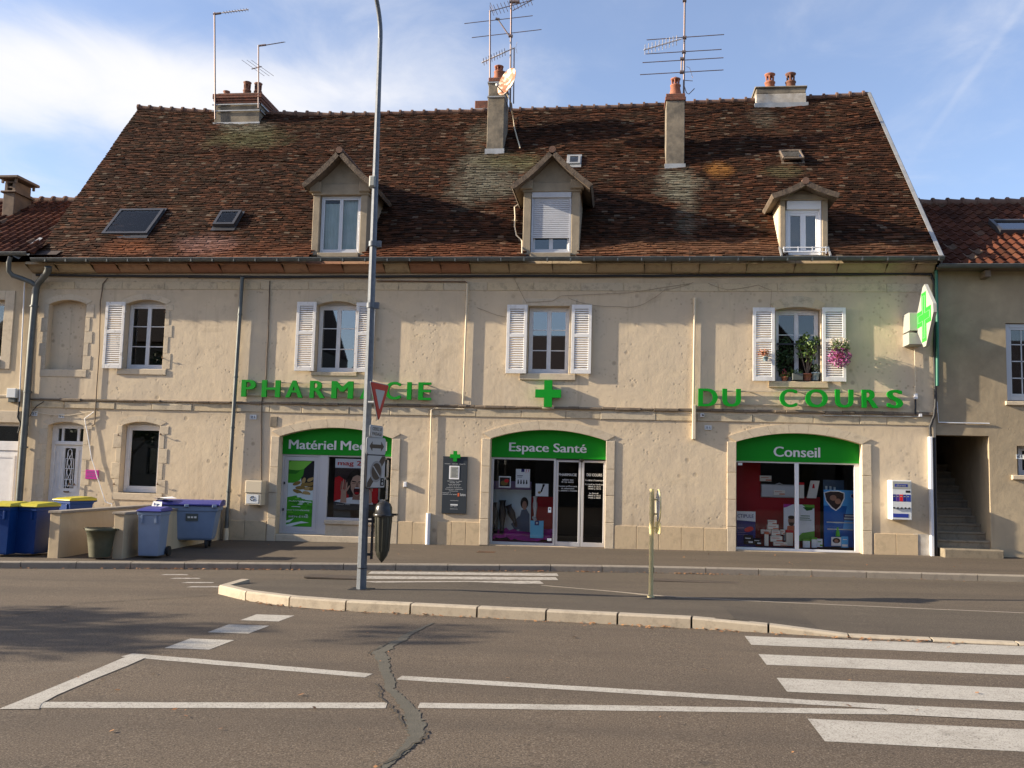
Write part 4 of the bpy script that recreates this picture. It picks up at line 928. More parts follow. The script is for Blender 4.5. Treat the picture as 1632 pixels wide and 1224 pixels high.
cable([(1128, 451), (1160, 462), (1208, 454), (1230, 462), (1228, 490)], .004, 'faint_cable', sag=1); cable([(1457, 530), (1458, 560), (1459, 632)], .010, 'cream_pvc', y=-.04); cable([(1459, 634), (1459, 660)], .02, 'dark_metal', y=-.05)
for q in ((1459, 632, .035, .06), (1466, 662, .035, .035), (1119, 662, .04, .04), (1120, 662, .03, .03)):
    p = P(q[0], q[1], -.03); mb = MB(); mb.cbox(p.x-q[2], p.x+q[2], -.09, 0, p.z-q[3], p.z+q[3], .006); part('junction_box', mb, 'pvc', B)
mb = MB(); a, b = P(1310, 662, -.05), P(1462, 664, -.05); mb.tube([a, b], .013, 6); part('conduit', mb, 'zinc_light', B)
p = P(646, 772, -.03); mb = MB(); mb.cbox(p.x-.035, p.x+.035, -.07, 0, p.z-.06, p.z+.06, .01); part('doorbell', mb, 'pvc', B)
x0, x1, z0, z1 = rect(1456, 1483, 851, 887, 0); mb = MB(); mb.box(x0, x1, -.015, .02, z0, z1); part('plinth', mb, 'white_cement', B)
x0, x1, z0, z1 = rect(431, 442, 664, 680); mb = MB(); mb.cbox(x0, x1, -.02, .02, z0, z1, .004); part('wall_cover', mb, 'cement', B)
# hooks and hinge pins beside the shuttered openings
for (px, py) in ((264, 498), (260, 571), (190, 694), (257, 693), (183, 772), (252, 772), (112, 772), (120, 773)):
    p = P(px, py, 0); mb = MB(); mb.tube([(p.x, .02, p.z), (p.x, -.06, p.z), (p.x+.02, -.07, p.z+.04)], .012, 6); part('hinge_pin', mb, 'rust_iron', B)
# ------------------------------------------------------------------ shop fronts
def pm(name, c, rough=.55, c2=None, sc=6): M[name] = mat(name, c, rough, col2=c2, scale=sc, spec=.18); return name
for nm, c in dict(sign_green=(.006, .23, .012), cross_green=(.004, .27, .018), letter_green=(.004, .25, .016), sign_white=(.62, .64, .64), ink=(.012, .012, .014), slate=(.035, .043, .052), paper=(.88, .88, .88), poster_red=(.62, .015, .02), poster_dark=(.05, .03, .028), skin=(.62, .38, .27), skin_shade=(.36, .19, .13), hair=(.028, .018, .014), mouth=(.10, .012, .014), leaf_green=(.05, .27, .015), leaf_dark=(.02, .14, .01), leaf_light=(.16, .42, .05), capsule=(.20, .13, .035), capsule_light=(.33, .23, .09), navy=(.02, .025, .17), blue_poster=(.012, .13, .48), blue_light=(.1, .42, .85), magenta=(.5, .03, .3), violet=(.10, .04, .22), display_red=(.34, .008, .014), orange=(.60, .13, .05), carton=(.80, .74, .64), bottle_green=(.12, .60, .06), water=(.55, .62, .62), shop_grey=(.11, .12, .11), pink_plaque=(.47, .035, .28), box_blue=(.03, .05, .28), led_white=(.34, .345, .31), lilac=(.25, .18, .32), bag_blue=(.16, .55, .78), denim=(.06, .10, .16)).items(): pm(nm, c)
FY = .22
def fascia(k, ybl, ybr, xl, xr, txt, tx0, tx1, tcap, tbase, label):
    x0, x1, z0, zs, zc = O[k]; zb0, zb1 = Z(xl, ybl, FY), Z(xr, ybr, FY); zb = (zb0+zb1)/2
    mb = MB(); plate(mb, [[(x1+.02, zb), (x0-.02, zb)]+arch(x0-.02, x1+.02, zs, zc+.02)], FY, FY+.05)
    o = part('fascia_sign', mb, 'sign_green', B, label); t = MB(); xm = (tx0+tx1)/2; tm = (tcap+tbase)/2
    [text(t, q, X(a_, tm, FY), X(b_, tm, FY), Z(xm, tbase, FY), Z(xm, tcap, FY), FY-.004, .008, .022, capfit='M') for q, a_, b_ in txt]; part('lettering', t, 'sign_white', o); return zb
zb1 = fascia('a1', 724.5, 726.5, 450, 620, [('Matériel', 460.5, 536), ('Medical', 543, 617)], 460.5, 617, 702.5, 717, 'green arched fascia reading Matériel Medical')
zb2 = fascia('a2', 728.8, 731.8, 783, 963, [('Espace', 811.5, 875), ('Santé', 882, 935)], 811.5, 935, 706.7, 720.3, 'green arched fascia reading Espace Santé')
zb3 = fascia('a3', 734.5, 738.3, 1176, 1368, [('Conseil', 1232.7, 1307)], 1232.7, 1307, 712.5, 728.3, 'green arched fascia reading Conseil')
def fr(mb, x0, x1, z0, z1, f, y, d=.06, fb=None, ft=None, fl=None, frr=None):
    fb = f if fb is None else fb; ft = f if ft is None else ft; fl = f if fl is None else fl; frr = f if frr is None else frr
    mb.cbox(x0, x0+fl, y, y+d, z0, z1, .005); mb.cbox(x1-frr, x1, y, y+d, z0, z1, .005); mb.cbox(x0+fl, x1-frr, y, y+d, z1-ft, z1, .005); mb.cbox(x0+fl, x1-frr, y, y+d, z0, z0+fb, .005)
    return x0+fl, x1-frr, z0+fb, z1-ft
SY = .25
# left shop: poster door and low window
x0, x1, z0, zs, zc = O['a1']; zst = Z(480, 851, SY)
mb = MB(); mb.rnd(); mb.cbox(x0, x1, .0+.004, .45, -.6, zst-.005, .01); part('threshold', mb, 'limestone', B)
xd = X(508, 790, SY); mb, g = MB(), MB(); a = fr(mb, x0, xd, zst, zb1, .05, SY, .08); a = fr(mb, a[0]+.004, a[1]-.004, a[2]+.004, a[3]-.004, .10, SY+.015, .05, fb=.12); g.box(a[0]-.01, a[1]+.01, SY+.035, SY+.043, a[2]-.01, a[3]+.01)
sd = part('shop_door', mb, 'alu', B, 'grey aluminium door with a leaf and capsule poster'); part('pane', g, 'shop_glass', sd)
h = MB(); [h.cbox(a[0]-.085, a[0]-.06, SY-.02, SY+.02, z, z+.06, .006) for z in (zst+.55, zst+1.2)]; part('hinge', h, 'dark_metal', sd)
DOOR = a
xw = X(521, 780, SY); zw0 = Z(570, 826, SY); mb, g = MB(), MB()
mb.cbox(xd+.002, xw, SY-.01, SY+.08, zst, zb1, .006); b_ = fr(mb, xw, x1, zw0-.06, zb1, .04, SY, .07, fb=.06, fl=.012); g.box(b_[0], b_[1], SY+.03, SY+.038, b_[2], b_[3])
sw = part('shop_window', mb, 'alu', B); part('pane', g, 'shop_glass', sw)
mb = MB(); mb.rnd(); mb.cbox(xw-.02, x1, SY-.06, .45, zw0-.16, zw0-.06, .01); part('sill', mb, 'limestone', B); mb = MB(); mb.rnd(); mb.box(xw, x1, SY+.0, .44, zst-.01, zw0-.16); part('wall_panel', mb, 'limestone', B)
# picture of leaves and capsules on the door
def pp(mb, pts, y, m=None):
    if m is not None: mb.cur = m
    q = [P(a, b, y) for a, b in pts]; mb.quad(*q)
def rp(u, v, Q):                                        # unit square -> point in rectangle Q = x0 x1 z0 z1
    return Q[0]+(Q[1]-Q[0])*u, Q[2]+(Q[3]-Q[2])*v
def upoly(mb, pts, Q, y, m):
    mb.cur = m; mb.quad(*[(a, y, b) for a, b in (rp(u, v, Q) for u, v in pts)])
def uell(mb, cu, cv, ru, rv, Q, y, m, rot=0, n=22):
    asp = (Q[3]-Q[2])/(Q[1]-Q[0]); pts = []
    for i in range(n):
        a = 2*PI*i/n; p, q = ru*math.cos(a), rv*asp*math.sin(a); pts.append((cu+p*math.cos(rot)-q*math.sin(rot), cv+(p*math.sin(rot)+q*math.cos(rot))/asp))
    upoly(mb, pts, Q, y, m)
Q = (DOOR[0]+.006, DOOR[1]-.006, DOOR[2]+.006, DOOR[3]-.006); mb = MB(); yy = SY+.033
upoly(mb, [(0, 0), (1, 0), (1, 1), (0, 1)], Q, yy, 2); yy -= .0008
upoly(mb, [(.55, .62), (1, .6), (1, 1), (.4, 1)], Q, yy, 6); yy -= .0008
upoly(mb, [(0, .66), (.2, .66), (.45, .70), (.58, .78), (.62, .88), (.9, 1.0), (0, 1)], Q, yy, 0); yy -= .0008
upoly(mb, [(0, .87), (.3, .84), (.6, .88), (.85, .97), (.92, 1.0), (.1, 1), (0, .96)], Q, yy, 5); upoly(mb, [(.0, .80), (.3, .8), (.5, .86), (.3, .855), (0, .865)], Q, yy-.0004, 1); yy -= .0008
upoly(mb, [(0, .44), (.35, .47), (.6, .42), (1, .40), (1, .16), (0, .16)], Q, yy, 0); upoly(mb, [(0, .0), (1, 0), (1, .17), (0, .17)], Q, yy, 0); yy -= .0008
for k in range(26):
    u, v = random.random()*.8, random.uniform(.16, .44); w = random.uniform(.1, .4); upoly(mb, [(u, v), (min(1, u+w), v-.004), (min(1, u+w*.9), v+.008), (u+.03, v+.01)], Q, yy-.0001*k, random.choice((1, 5, 2, 1)))
yy -= .003
for (u, v, r, s, m) in ((.35, .655, .17, .35, 3), (.62, .70, .12, 1.2, 4), (.70, .64, .2, .15, 3), (.88, .72, .14, .5, 4), (.92, .65, .15, .3, 3), (.8, .58, .18, .1, 4), (.5, .59, .2, .05, 3), (.4, .53, .2, -.3, 3), (.95, .58, .12, .4, 3), (.85, .77, .15, .15, 6), (.75, .51, .16, -.2, 4)):
    uell(mb, u, v, r, .028, Q, yy, m, s); yy -= .0003
for k in range(10):
    u = random.uniform(.3, .8); v = random.uniform(.36, .5); upoly(mb, [(u, v), (u+.22, v-.006), (u+.2, v+.01), (u+.02, v+.012)], Q, yy-.0001*k, random.choice((2, 2, 4)))
upoly(mb, [(0, .02), (.25, .05), (.6, .08), (.9, .06), (.55, .045), (.2, .0), (0, .0)], Q, yy-.002, 2); upoly(mb, [(0, .08), (.3, .12), (.15, .06), (0, .05)], Q, yy-.002, 2)
mb.cur = 7; yt = yy-.004
for tx, v, u0, u1, hh in (('PLANTES', .375, .08, .62, .02), ('PHYTOTHÉRAPIE', .235, .04, .90, .026), ('BIEN-ÊTRE', .135, .10, .86, .034)):
    p, q = rp(u0, v, Q), rp(u1, v+hh, Q); text(mb, tx, p[0], q[0], p[1], q[1], yt, .001)
single('window_poster', mb, ['leaf_green', 'leaf_dark', 'water', 'capsule', 'capsule_light', 'leaf_light', 'ink', 'sign_white'], 'tall green poster with leaves and brown capsules filling the grey shop door', 'poster', loc=(sum(Q[:2])/2, SY+.03, Q[2]))
# picture of a shouting woman in the window
PY = .31; xa, xb = X(533, 772, PY), X(603, 772, PY); za, zb = Z(565, 813, PY), Z(565, 731.5, PY); Q = (xa, xb, za, zb); mb = MB(); mb.cur = 0; mb.box(xa, xb, PY, PY+.01, za, zb)
yy = PY-.001
upoly(mb, [(0, .82), (1, .82), (1, 1), (0, 1)], Q, yy, 1); upoly(mb, [(0, .14), (.35, .14), (.30, .55), (.1, .66), (0, .62)], Q, yy, 2); upoly(mb, [(.7, .14), (1, .14), (1, .55), (.8, .6)], Q, yy, 2)
yy -= .001; upoly(mb, [(.30, .3), (.26, .58), (.34, .72), (.46, .80), (.60, .78), (.70, .66), (.70, .3)], Q, yy, 5)
yy -= .001; upoly(mb, [(.0, .16), (.2, .22), (.4, .25), (.65, .24), (.85, .2), (.9, .12), (0, .12)], Q, yy, 1)
yy -= .001; upoly(mb, [(.42, .2), (.62, .2), (.60, .36), (.44, .36)], Q, yy, 4); yy -= .001
upoly(mb, [(.52, .27), (.44, .31), (.385, .40), (.37, .52), (.39, .62), (.45, .69), (.52, .71), (.59, .69), (.645, .61), (.66, .5), (.64, .39), (.59, .31)], Q, yy, 3)
yy -= .001; upoly(mb, [(.345, .50), (.36, .62), (.40, .70), (.46, .755), (.52, .77), (.58, .755), (.64, .70), (.675, .62), (.685, .50), (.655, .56), (.62, .64), (.56, .675), (.52, .685), (.48, .675), (.42, .645), (.385, .57)], Q, yy, 5); yy -= .001; uell(mb, .52, .375, .075, .085, Q, yy, 6); uell(mb, .445, .52, .045, .010, Q, yy, 4, .15); uell(mb, .595, .52, .045, .010, Q, yy, 4, -.15); upoly(mb, [(.49, .45), (.55, .45), (.53, .54), (.51, .54)], Q, yy, 4)
upoly(mb, [(.39, .555), (.50, .54), (.49, .56), (.41, .575)], Q, yy, 5); upoly(mb, [(.65, .555), (.54, .54), (.55, .56), (.63, .575)], Q, yy, 5)
yy -= .001; upoly(mb, [(.465, .425), (.575, .425), (.56, .445), (.48, .445)], Q, yy, 1); uell(mb, .52, .33, .05, .022, Q, yy, 2)
for s, cu in ((1, .22), (-1, .80)):                     # raised hands
    yy -= .0005; upoly(mb, [(cu-.07, .14), (cu+.07, .14), (cu+.06, .34), (cu+.05, .40), (cu-.06, .40), (cu-.06, .3)], Q, yy, 3)
    for k, (du, v1) in enumerate(((-.055, .56), (-.02, .60), (.02, .585), (.055, .54))): yy -= .0003; uell(mb, cu+du*1.1, (.38+v1)/2, .017, (v1-.36)/2, Q, yy, 3 if k % 2 else 4, -.1*s)
    uell(mb, cu+.095*s, .42, .018, .07, Q, yy-.0004, 3, -.5*s)
yy -= .002; upoly(mb, [(0, 0), (1, 0), (1, .08), (.6, .10), (.3, .12), (0, .16)], Q, yy, 7); yy -= .001
t = lambda s, u0, u1, v0, v1, m: (setattr(mb, 'cur', m), text(mb, s, rp(u0, 0, Q)[0], rp(u1, 0, Q)[0], rp(0, v0, Q)[1], rp(0, v1, Q)[1], yy, .001, .012))
t('mag 2', .06, .60, .845, .96, 2); upoly(mb, [(.66, .86), (.96, .86), (.96, .95), (.66, .95)], Q, yy-.001, 7); yy -= .002; t('24', .70, .92, .875, .94, 1); t('On se', .60, .92, .765, .815, 1); t('calme', .60, .95, .70, .75, 1); t('~xxxxxxx xxxx', .06, .38, .10, .115, 1)
single('window_poster', mb, ['poster_dark', 'paper', 'poster_red', 'skin', 'skin_shade', 'hair', 'mouth', 'slate'], 'poster reading mag 2 with a shouting dark-haired woman, hanging in the left shop window', 'poster', loc=((xa+xb)/2, PY, za))
mb = MB(); x0_, x1_, z0_, z1_ = rect(603, 619, 729, 800, .40); mb.cur = 0
for zz in (z0_, (z0_+z1_)/2, z1_-.06): mb.box(x0_, x1_, .38, .43, zz, zz+.06)
for xx in (x0_, x1_-.05): mb.box(xx, xx+.05, .38, .43, z0_, z1_)
single('white_rack', mb, ['sign_white'], 'white open display frame at the right end of the left shop window', 'display frame')
mb = MB(); x0_, x1_, z0_, z1_ = rect(532, 560, 813, 825, .5); mb.cbox(x0_, x1_, .45, .8, z0_-.1, z1_, .01); single('display_box', mb, ['shop_grey'], 'grey display box standing under the mag 2 poster', 'box')
mb = MB(); mb.box(X(521, 780, .9), X(623, 780, .9), 1.25, 1.27, -.1, 2.6); mb.box(X(521, 780, .5), X(523, 780, .5), .34, 1.25, -.1, 2.6); part('shop_partition', mb, 'shop_grey', B)
# middle shop
x0, x1, z0, zs, zc = O['a2']; zgl = Z(830, 870, SY); zgr = Z(925, 868.5, SY); zf = min(zgl, zgr)
mb = MB(); mb.rnd(); mb.cbox(x0, x1, .01, .45, -.5, zf-.003, .01); part('threshold', mb, 'limestone', B)
xm = X(885, 800, SY); mb, g = MB(), MB(); a = fr(mb, x0, xm, zf, zb2, .05, SY, .08, fb=.085, ft=.05, fl=.06, frr=.05); g.box(a[0], a[1], SY+.03, SY+.038, a[2], a[3]); W2 = a
sw = part('shop_window', mb, 'alu', B); part('pane', g, 'shop_glass', sw)
xc = X(925.8, 800, SY); leafs = []
for (l, r) in ((xm+.004, xc-.008), (xc+.008, x1-.004)):
    mb, g = MB(), MB(); a = fr(mb, l, r, zf+.01, zb2-.03, .055, SY+.02, .05, fb=.12, ft=.05); g.box(a[0], a[1], SY+.04, SY+.048, a[2], a[3]); o = part('sliding_door', mb, 'alu', B); part('pane', g, 'shop_glass', o); leafs.append((o, a))
mb = MB(); mb.box(xm, x1, SY+.0, SY+.08, zb2-.03, zb2+.0); mb.lathe((xc, SY+.0, zb2-.075), [(.02, 0), (.055, .03), (.06, .07)], 12); part('door_sensor', mb, 'dark_metal', B)
def tl(o, lines, y, m='sign_white'):
    for s, a, b, c, d in lines: mb = MB(); text(mb, s, a, b, c, d, y, .001, .004, res=2); part('text_line', mb, m, o)
def px_line(s, l, r, t, b, y): return (s, X(l, (t+b)/2, y), X(r, (t+b)/2, y), Z((l+r)/2, b, y), Z((l+r)/2, t, y))
k = 90/1224; yl = SY+.038
tl(leafs[0][0], [px_line(s, 880+a*k, 880+b*k, 725+c*k, 725+d*k, yl) for s, a, b, c, d in (('PHARMACIE', 145, 532, 400, 458), ('~xxxxxxx xxxx', 222, 460, 520, 556), ('~xx xxx xxxxxx', 205, 465, 568, 604), ('Docteur en Pharmacie', 130, 540, 662, 694), ('~xx xxxxxxxxxx', 195, 480, 712, 742), ('~xx xxxxxxxx x xxxxxxxx', 125, 545, 760, 790))], yl)
tl(leafs[1][0], [px_line(s, 880+a*k, 880+b*k, 725+c*k, 725+d*k, yl) for s, a, b, c, d in (('DU COURS', 750, 1085, 405, 465), ("Horaires d'ouverture", 712, 1112, 528, 570), ('Du Lundi au Vendredi', 710, 1100, 625, 655), ('08h45 à 12h15', 780, 1050, 672, 704), ('14h00 à 19h15', 785, 1050, 720, 752), ('Le Samedi', 805, 1000, 816, 848), ('08h45 à 12h15', 780, 1050, 866, 898), ('14h00 à 18h00', 785, 1050, 914, 946))], yl)
def pic(name, label, cat, xl, xr, yt, yb, y, layers, mats, th=.012, text_=()):
    x0, x1, z0, z1 = rect(xl, xr, yt, yb, y); Q = (x0, x1, z0, z1); mb = MB(); mb.cur = 0; mb.box(x0, x1, y, y+th, z0, z1); yy = y-.001
    for L in layers:
        if L[0] == 'e': uell(mb, *L[1:5], Q, yy, L[5], L[6] if len(L) > 6 else 0)
        else: upoly(mb, L[1], Q, yy, L[2])
        yy -= .0006
    for s, u0, u1, v0, v1, m in text_: mb.cur = m; text(mb, s, rp(u0, 0, Q)[0], rp(u1, 0, Q)[0], rp(0, v0, Q)[1], rp(0, v1, Q)[1], yy-.001, .001, .006, res=2)
    return single(name, mb, mats, label, cat, loc=((x0+x1)/2, y, z0))
def R4(a, b, c, d): return [(a, c), (b, c), (b, d), (a, d)]
WY = .62
pic('advertising_board', 'large grey panel showing a seated woman in black stockings, behind the middle shop window', 'board', 784, 846, 767, 862, .85, [('p', R4(0, 1, .0, .12), 3), ('p', R4(.0, 1, .86, 1), 1)] + [('p', [(.72, .12), (.98, .12), (.97, .45), (.88, .55), (.76, .52), (.7, .35)], 4), ('e', .83, .64, .10, .10, 2), ('e', .835, .60, .06, .075, 5), ('p', [(.7, .42), (.82, .38), (.72, .2), (.6, .18), (.5, .28)], 4)], ['water', 'lilac', 'hair', 'violet', 'denim', 'skin_shade'])
def leg(px, yt, yb, lean, lab, y=WY, m='stocking', flip=1):
    t, b = P(px+lean, yt, y), P(px, yb, y); H = t.z-b.z; L = MB(); up = t-b; pr = [(0, .045), (.08, .05), (.16, .042), (.35, .062), (.52, .085), (.68, .082), (.80, .062), (.9, .066), (1, .088)]
    L.tube([b+up*f for f, r in pr], [r*1.05*flip for f, r in pr], 14); L.tube([b+Vector((-.02, .02, .03)), b+Vector((0, -.05, .0)), b+Vector((.02, -.14, -.02)), b+Vector((.02, -.19, -.03))], [.05, .048, .04, .02], 10); return single('mannequin_leg', L, [m], lab, 'mannequin leg')
M['stocking'] = mat('black_stocking', (.018, .017, .02), .6); M['white_leg'] = mat('white_stocking', (.60, .58, .54), .6)
leg(790, 801, 846, -3, 'black stockinged mannequin leg nearest the left frame of the middle window'); leg(800, 797, 848, 1, 'black stockinged mannequin leg standing upright, second from the left frame'); leg(822, 805, 836, -12, 'black stockinged mannequin leg bent sideways in front of the seated woman')
leg(852.5, 791, 827, .5, 'white stockinged mannequin leg above the pale blue bag', m='white_leg', flip=.62)
mb = MB(); x0_, x1_, z0_, z1_ = rect(784, 882, 852, 865, .36); 
for i in range(16):
    for j in range(6):
        def hz(i, j): return z0_-.02+.06+.10*abs(math.sin(i*1.3+j*2.1))*(.5+.5*math.sin(i*.5))+j*.035
        a, b, c, d = x0_+(x1_-x0_)*i/16, x0_+(x1_-x0_)*(i+1)/16, .34+.1*j, .34+.1*(j+1); mb.quad((a, c, hz(i, j)), (b, c, hz(i+1, j)), (b, d, hz(i+1, j+1)), (a, d, hz(i, j+1)))
mb.box(x0_, x1_, .33, .95, zf-.1, z0_+.02)
single('display_cloth', mb, ['magenta'], 'rumpled purple cloth spread along the bottom of the middle shop window', 'cloth')
pic('product_card', 'white card with black shoes hanging in the middle shop window', 'card', 822, 844.5, 747.5, 777, .44, [('p', R4(.38, .6, .84, 1), 2)]+[('p', [(.12+.2*q, .2), (.2+.2*q, .18), (.24+.2*q, .24), (.2+.2*q, .42), (.15+.2*q, .42)], 1) for q in range(4)]+[('p', [(.7, .75), (.78, .98), (.72, .98)], 3), ('p', [(.84, .78), (.95, .98), (.9, 1)], 3), ('p', R4(.1, .5, .62, .65), 1), ('p', R4(.1, .45, .55, .57), 1)], ['paper', 'ink', 'navy', 'poster_red'])
pic('product_card', 'dark framed picture card left of the white shoe card', 'card', 795, 814, 759, 777, .46, [('p', R4(.08, .92, .1, .9), 1), ('e', .45, .4, .3, .22, 2), ('e', .65, .6, .2, .16, 3)], ['paper', 'poster_dark', 'capsule', 'poster_red'])
pic('product_card', 'pale square card with a dark high-heeled shoe above the white leg', 'card', 853.5, 874, 771, 791, .42, [('p', [(.35, .3), (.5, .35), (.62, .7), (.75, .95), (.55, .98), (.5, .7)], 1), ('e', .3, .3, .12, .1, 2)], ['paper', 'ink', 'capsule_light'])
pic('paper_bag', 'pale blue paper bag with navy emblem under the white leg', 'bag', 845, 866, 830, 857.5, .44, [('p', R4(.33, .66, .74, 1.0), 1), ('e', .5, .87, .08, .06, 2)], ['bag_blue', 'navy', 'water'], .10)
pic('sticker', 'small white sticker with a black symbol on the middle window glass', 'sticker', 873.5, 878.5, 808.5, 817, SY+.026, [('e', .5, .65, .25, .15, 1)], ['paper', 'ink'], .002); pic('sticker', 'small white sticker low in the corner of the middle window glass', 'sticker', 872, 879, 858, 862, SY+.026, [], ['paper'], .002)
mb = MB(); mb.box(X(845, 820, 1.0), X(884, 820, 1.0), .98, 1.0, zf, 1.1); part('shop_partition', mb, 'display_red', B, 'dark red backing board of the middle window')
# right shop
x0, x1, z0, zs, zc = O['a3']; zf3 = Z(1270, 881.5, SY); mb = MB(); mb.rnd(); mb.cbox(x0, x1, .01, .45, -.4, zf3-.003, .01); part('threshold', mb, 'limestone', B)
mb, g = MB(), MB(); fr(mb, x0, x1, zf3, zb3, .03, SY, .08, fb=.095, ft=.035, fl=.02, frr=.11); xm = X(1270, 800, SY); mb.cbox(xm-.045, xm+.045, SY-.005, SY+.08, zf3+.095, zb3-.035, .006); g.box(x0+.015, x1-.1, SY+.035, SY+.043, zf3+.09, zb3-.03)
sw = part('shop_window', mb, 'pvc', B); part('pane', g, 'shop_glass', sw)
mb = MB(); mb.box(x0-.1, x1+.1, .34, 1.5, zf3-.02, zf3+.08); part('window_stage', mb, 'navy', B)
mb = MB(); a = P(1165, 800, .97); b = P(1307, 800, .97); zt_ = Z(1220, 790, .97); mb.box(a.x-.2, b.x, .97, 1.0, zf3, zt_); mb.box(a.x-.2, P(1212, 760, .97).x, .97, 1.0, zt_, zb3+.2); part('shop_partition', mb, 'display_red', B, 'dark red backing board of the right window')
pic('product_display', 'white and navy display card reading CTIPULE at the left of the right window', 'display card', 1174, 1204, 815, 872, .55, [('p', [(0, 0), (1., 0), (1.0, .72), (0, .75)], 1), ('e', .65, .5, .25, .07, 2, .3), ('p', R4(.05, .4, .52, .55), 3), ('p', R4(.05, .5, .40, .42), 3), ('p', R4(.05, .6, .34, .355), 3)], ['paper', 'navy', 'poster_red', 'lilac'], text_=(('CTIPULE', .04, .9, .82, .92, 1),))
def pack(label, xl, xr, yt, yb, y, d=.10, m='carton', m2='orange', kind=0):
    x0, x1, z0, z1 = rect(xl, xr, yt, yb, y); o = thing('medicine_box', label, 'box', ((x0+x1)/2, y+d/2, z0), 'boxes in the right shop window'); mb = MB(); mb.cbox(x0, x1, y, y+d, z0, z1, .004); part('carton', mb, m, o)
    t = MB()
    if kind == 0: t.box(x0+(x1-x0)*.5, x1-.002, y-.002, y, z0+(z1-z0)*.12, z0+(z1-z0)*.32); t.box(x0+(x1-x0)*.1, x0+(x1-x0)*.75, y-.002, y, z0+(z1-z0)*.6, z0+(z1-z0)*.7)
    else: t.box(x0-.002, x1+.002, y-.004, y+d+.002, z1-(z1-z0)*.16, z1+.003)
    part('print', t, m2, o); return o
pack('small white box with orange print on the upper shelf of the right window', 1211, 1229.5, 758, 767, .95)
mb = MB(); x0_, x1_, z0_, z1_ = rect(1213, 1267, 772, 793, .9); mb.cbox(x0_, x1_, .9, .95, z0_, z1_, .02); mb.tube([(x0_+.3, .89, z1_-.02), (x0_+.42, .87, z1_+.03), (x0_+.54, .89, z1_-.02)], .012, 6); single('shelf_display', mb, ['alu'], 'wide silver display tray with a white box on it behind the left pane', 'display')
pack('white box with orange print fixed on the silver display tray', 1233, 1251, 781, 789, .86, .05)
for s_, a_ in (('top', (1224, 1238, 829, 836)), ('second', (1223, 1241, 836, 844)),): pack({'top': 'topmost white box of the little pyramid in the right window', 'second': 'second white box from the top of the little pyramid'}[s_], *a_, .52)
pack('white box with orange print in the middle tier of the pyramid', 1230, 1244, 845, 854, .50); pack('white box at the left of the middle tier of the pyramid', 1213, 1229, 844, 851, .55); pack('white box at the right of the middle tier of the pyramid', 1244.5, 1251, 844, 852, .55)
pack('white box with orange print in the lower tier of the pyramid', 1228, 1247, 854.5, 863.5, .46); pack('lowest white box of the pyramid standing on the blue stage', 1233, 1254, 864, 870, .42)
pack('slim upright white carton with orange cap left of the pyramid', 1218.5, 1225, 848, 870, .44, .06, kind=1); pack('tall pale carton with red side right of the pyramid', 1253, 1264, 845, 870, .5, m2='poster_red', kind=1)
pack('slim upright white carton with red cap on the upper shelf behind the mullion', 1274, 1281.5, 769, 794, .85, .07, m2='poster_red', kind=1)
x0_, x1_, z0_, z1_ = rect(1286, 1305, 766, 794, .85); mb = MB(); mb.prism([(x0_, .85, z0_), (x1_-.06, .85, z0_), (x1_+.02, .85, z1_), (x0_+.09, .85, z1_)], (0, .05, 0)); mb.cur = 1; mb.prism([(x0_+.12, .845, z1_-.18), (x0_+.18, .845, z1_-.18), (x0_+.17, .845, z1_-.08), (x0_+.14, .845, z1_-.08)], (0, .004, 0)); single('paper_bag', mb, ['carton', 'poster_red'], 'cream paper sachet leaning on the upper shelf of the right window', 'bag')
pic('product_display', 'white and green display board with a man portrait behind the mullion', 'display board', 1249, 1298, 804, 862, .75, [('p', [(.0, 1), (.3, 1), (.1, .92), (0, .9)], 5), ('p', [(.6, 1), (1, 1), (1, .9), (.75, .9)], 1), ('p', [(.62, .93), (.96, .93), (.93, .86), (.75, .83)], 4), ('p', [(.45, 0), (1, 0), (1, .28), (.6, .22), (.45, .1)], 1), ('p', [(.05, 0), (.45, 0), (.42, .36), (.32, .42), (.12, .4)], 6), ('e', .25, .55, .11, .12, 2), ('e', .25, .64, .11, .05, 3), ('p', [(.15, .5), (.35, .5), (.32, .42), (.25, .40), (.18, .42)], 3), ('p', R4(.55, .85, .68, .70), 4), ('p', R4(.52, .85, .62, .64), 4), ('p', R4(.52, .9, .57, .585), 4)], ['paper', 'leaf_light', 'skin_shade', 'hair', 'leaf_dark', 'pink_plaque', 'orange'])
pic('product_display', 'big blue display board with a rounded triangular photo at the right pane', 'display board', 1313, 1367, 781, 872, .62, [('p', R4(0, 1, .72, 1), 2), ('p', [(.55, .3), (1, .3), (1, .75), (.7, .75)], 2), ('p', [(.0, .95), (.2, .985), (.45, .985), (.62, .95), (.62, .85), (.5, .70), (.36, .63), (.22, .68), (.06, .80)], 1), ('p', [(.03, .94), (.2, .97), (.45, .97), (.59, .94), (.59, .86), (.48, .72), (.36, .65), (.24, .70), (.08, .81)], 4), ('e', .28, .86, .1, .05, 5), ('e', .42, .80, .09, .05, 5), ('p', R4(.58, .98, .47, .58), 3), ('p', R4(.62, .9, .54, .565), 6), ('p', R4(.6, .95, .49, .52), 6), ('p', R4(.08, .9, .42, .44), 6), ('p', R4(.1, .85, .30, .318), 6), ('e', .86, .90, .07, .04, 6), ('e', .86, .90, .055, .03, 3)], ['blue_poster', 'paper', 'blue_light', 'navy', 'poster_dark', 'skin_shade', 'water'])
pic('advertising_board', 'dark teal panel partly hidden behind the big blue board', 'board', 1312, 1345, 765, 790, .9, [('p', R4(.1, .2, 0, .6), 1), ('p', R4(.3, .4, 0, .6), 1), ('p', R4(.5, .6, .0, .55), 1)], ['denim', 'water'])
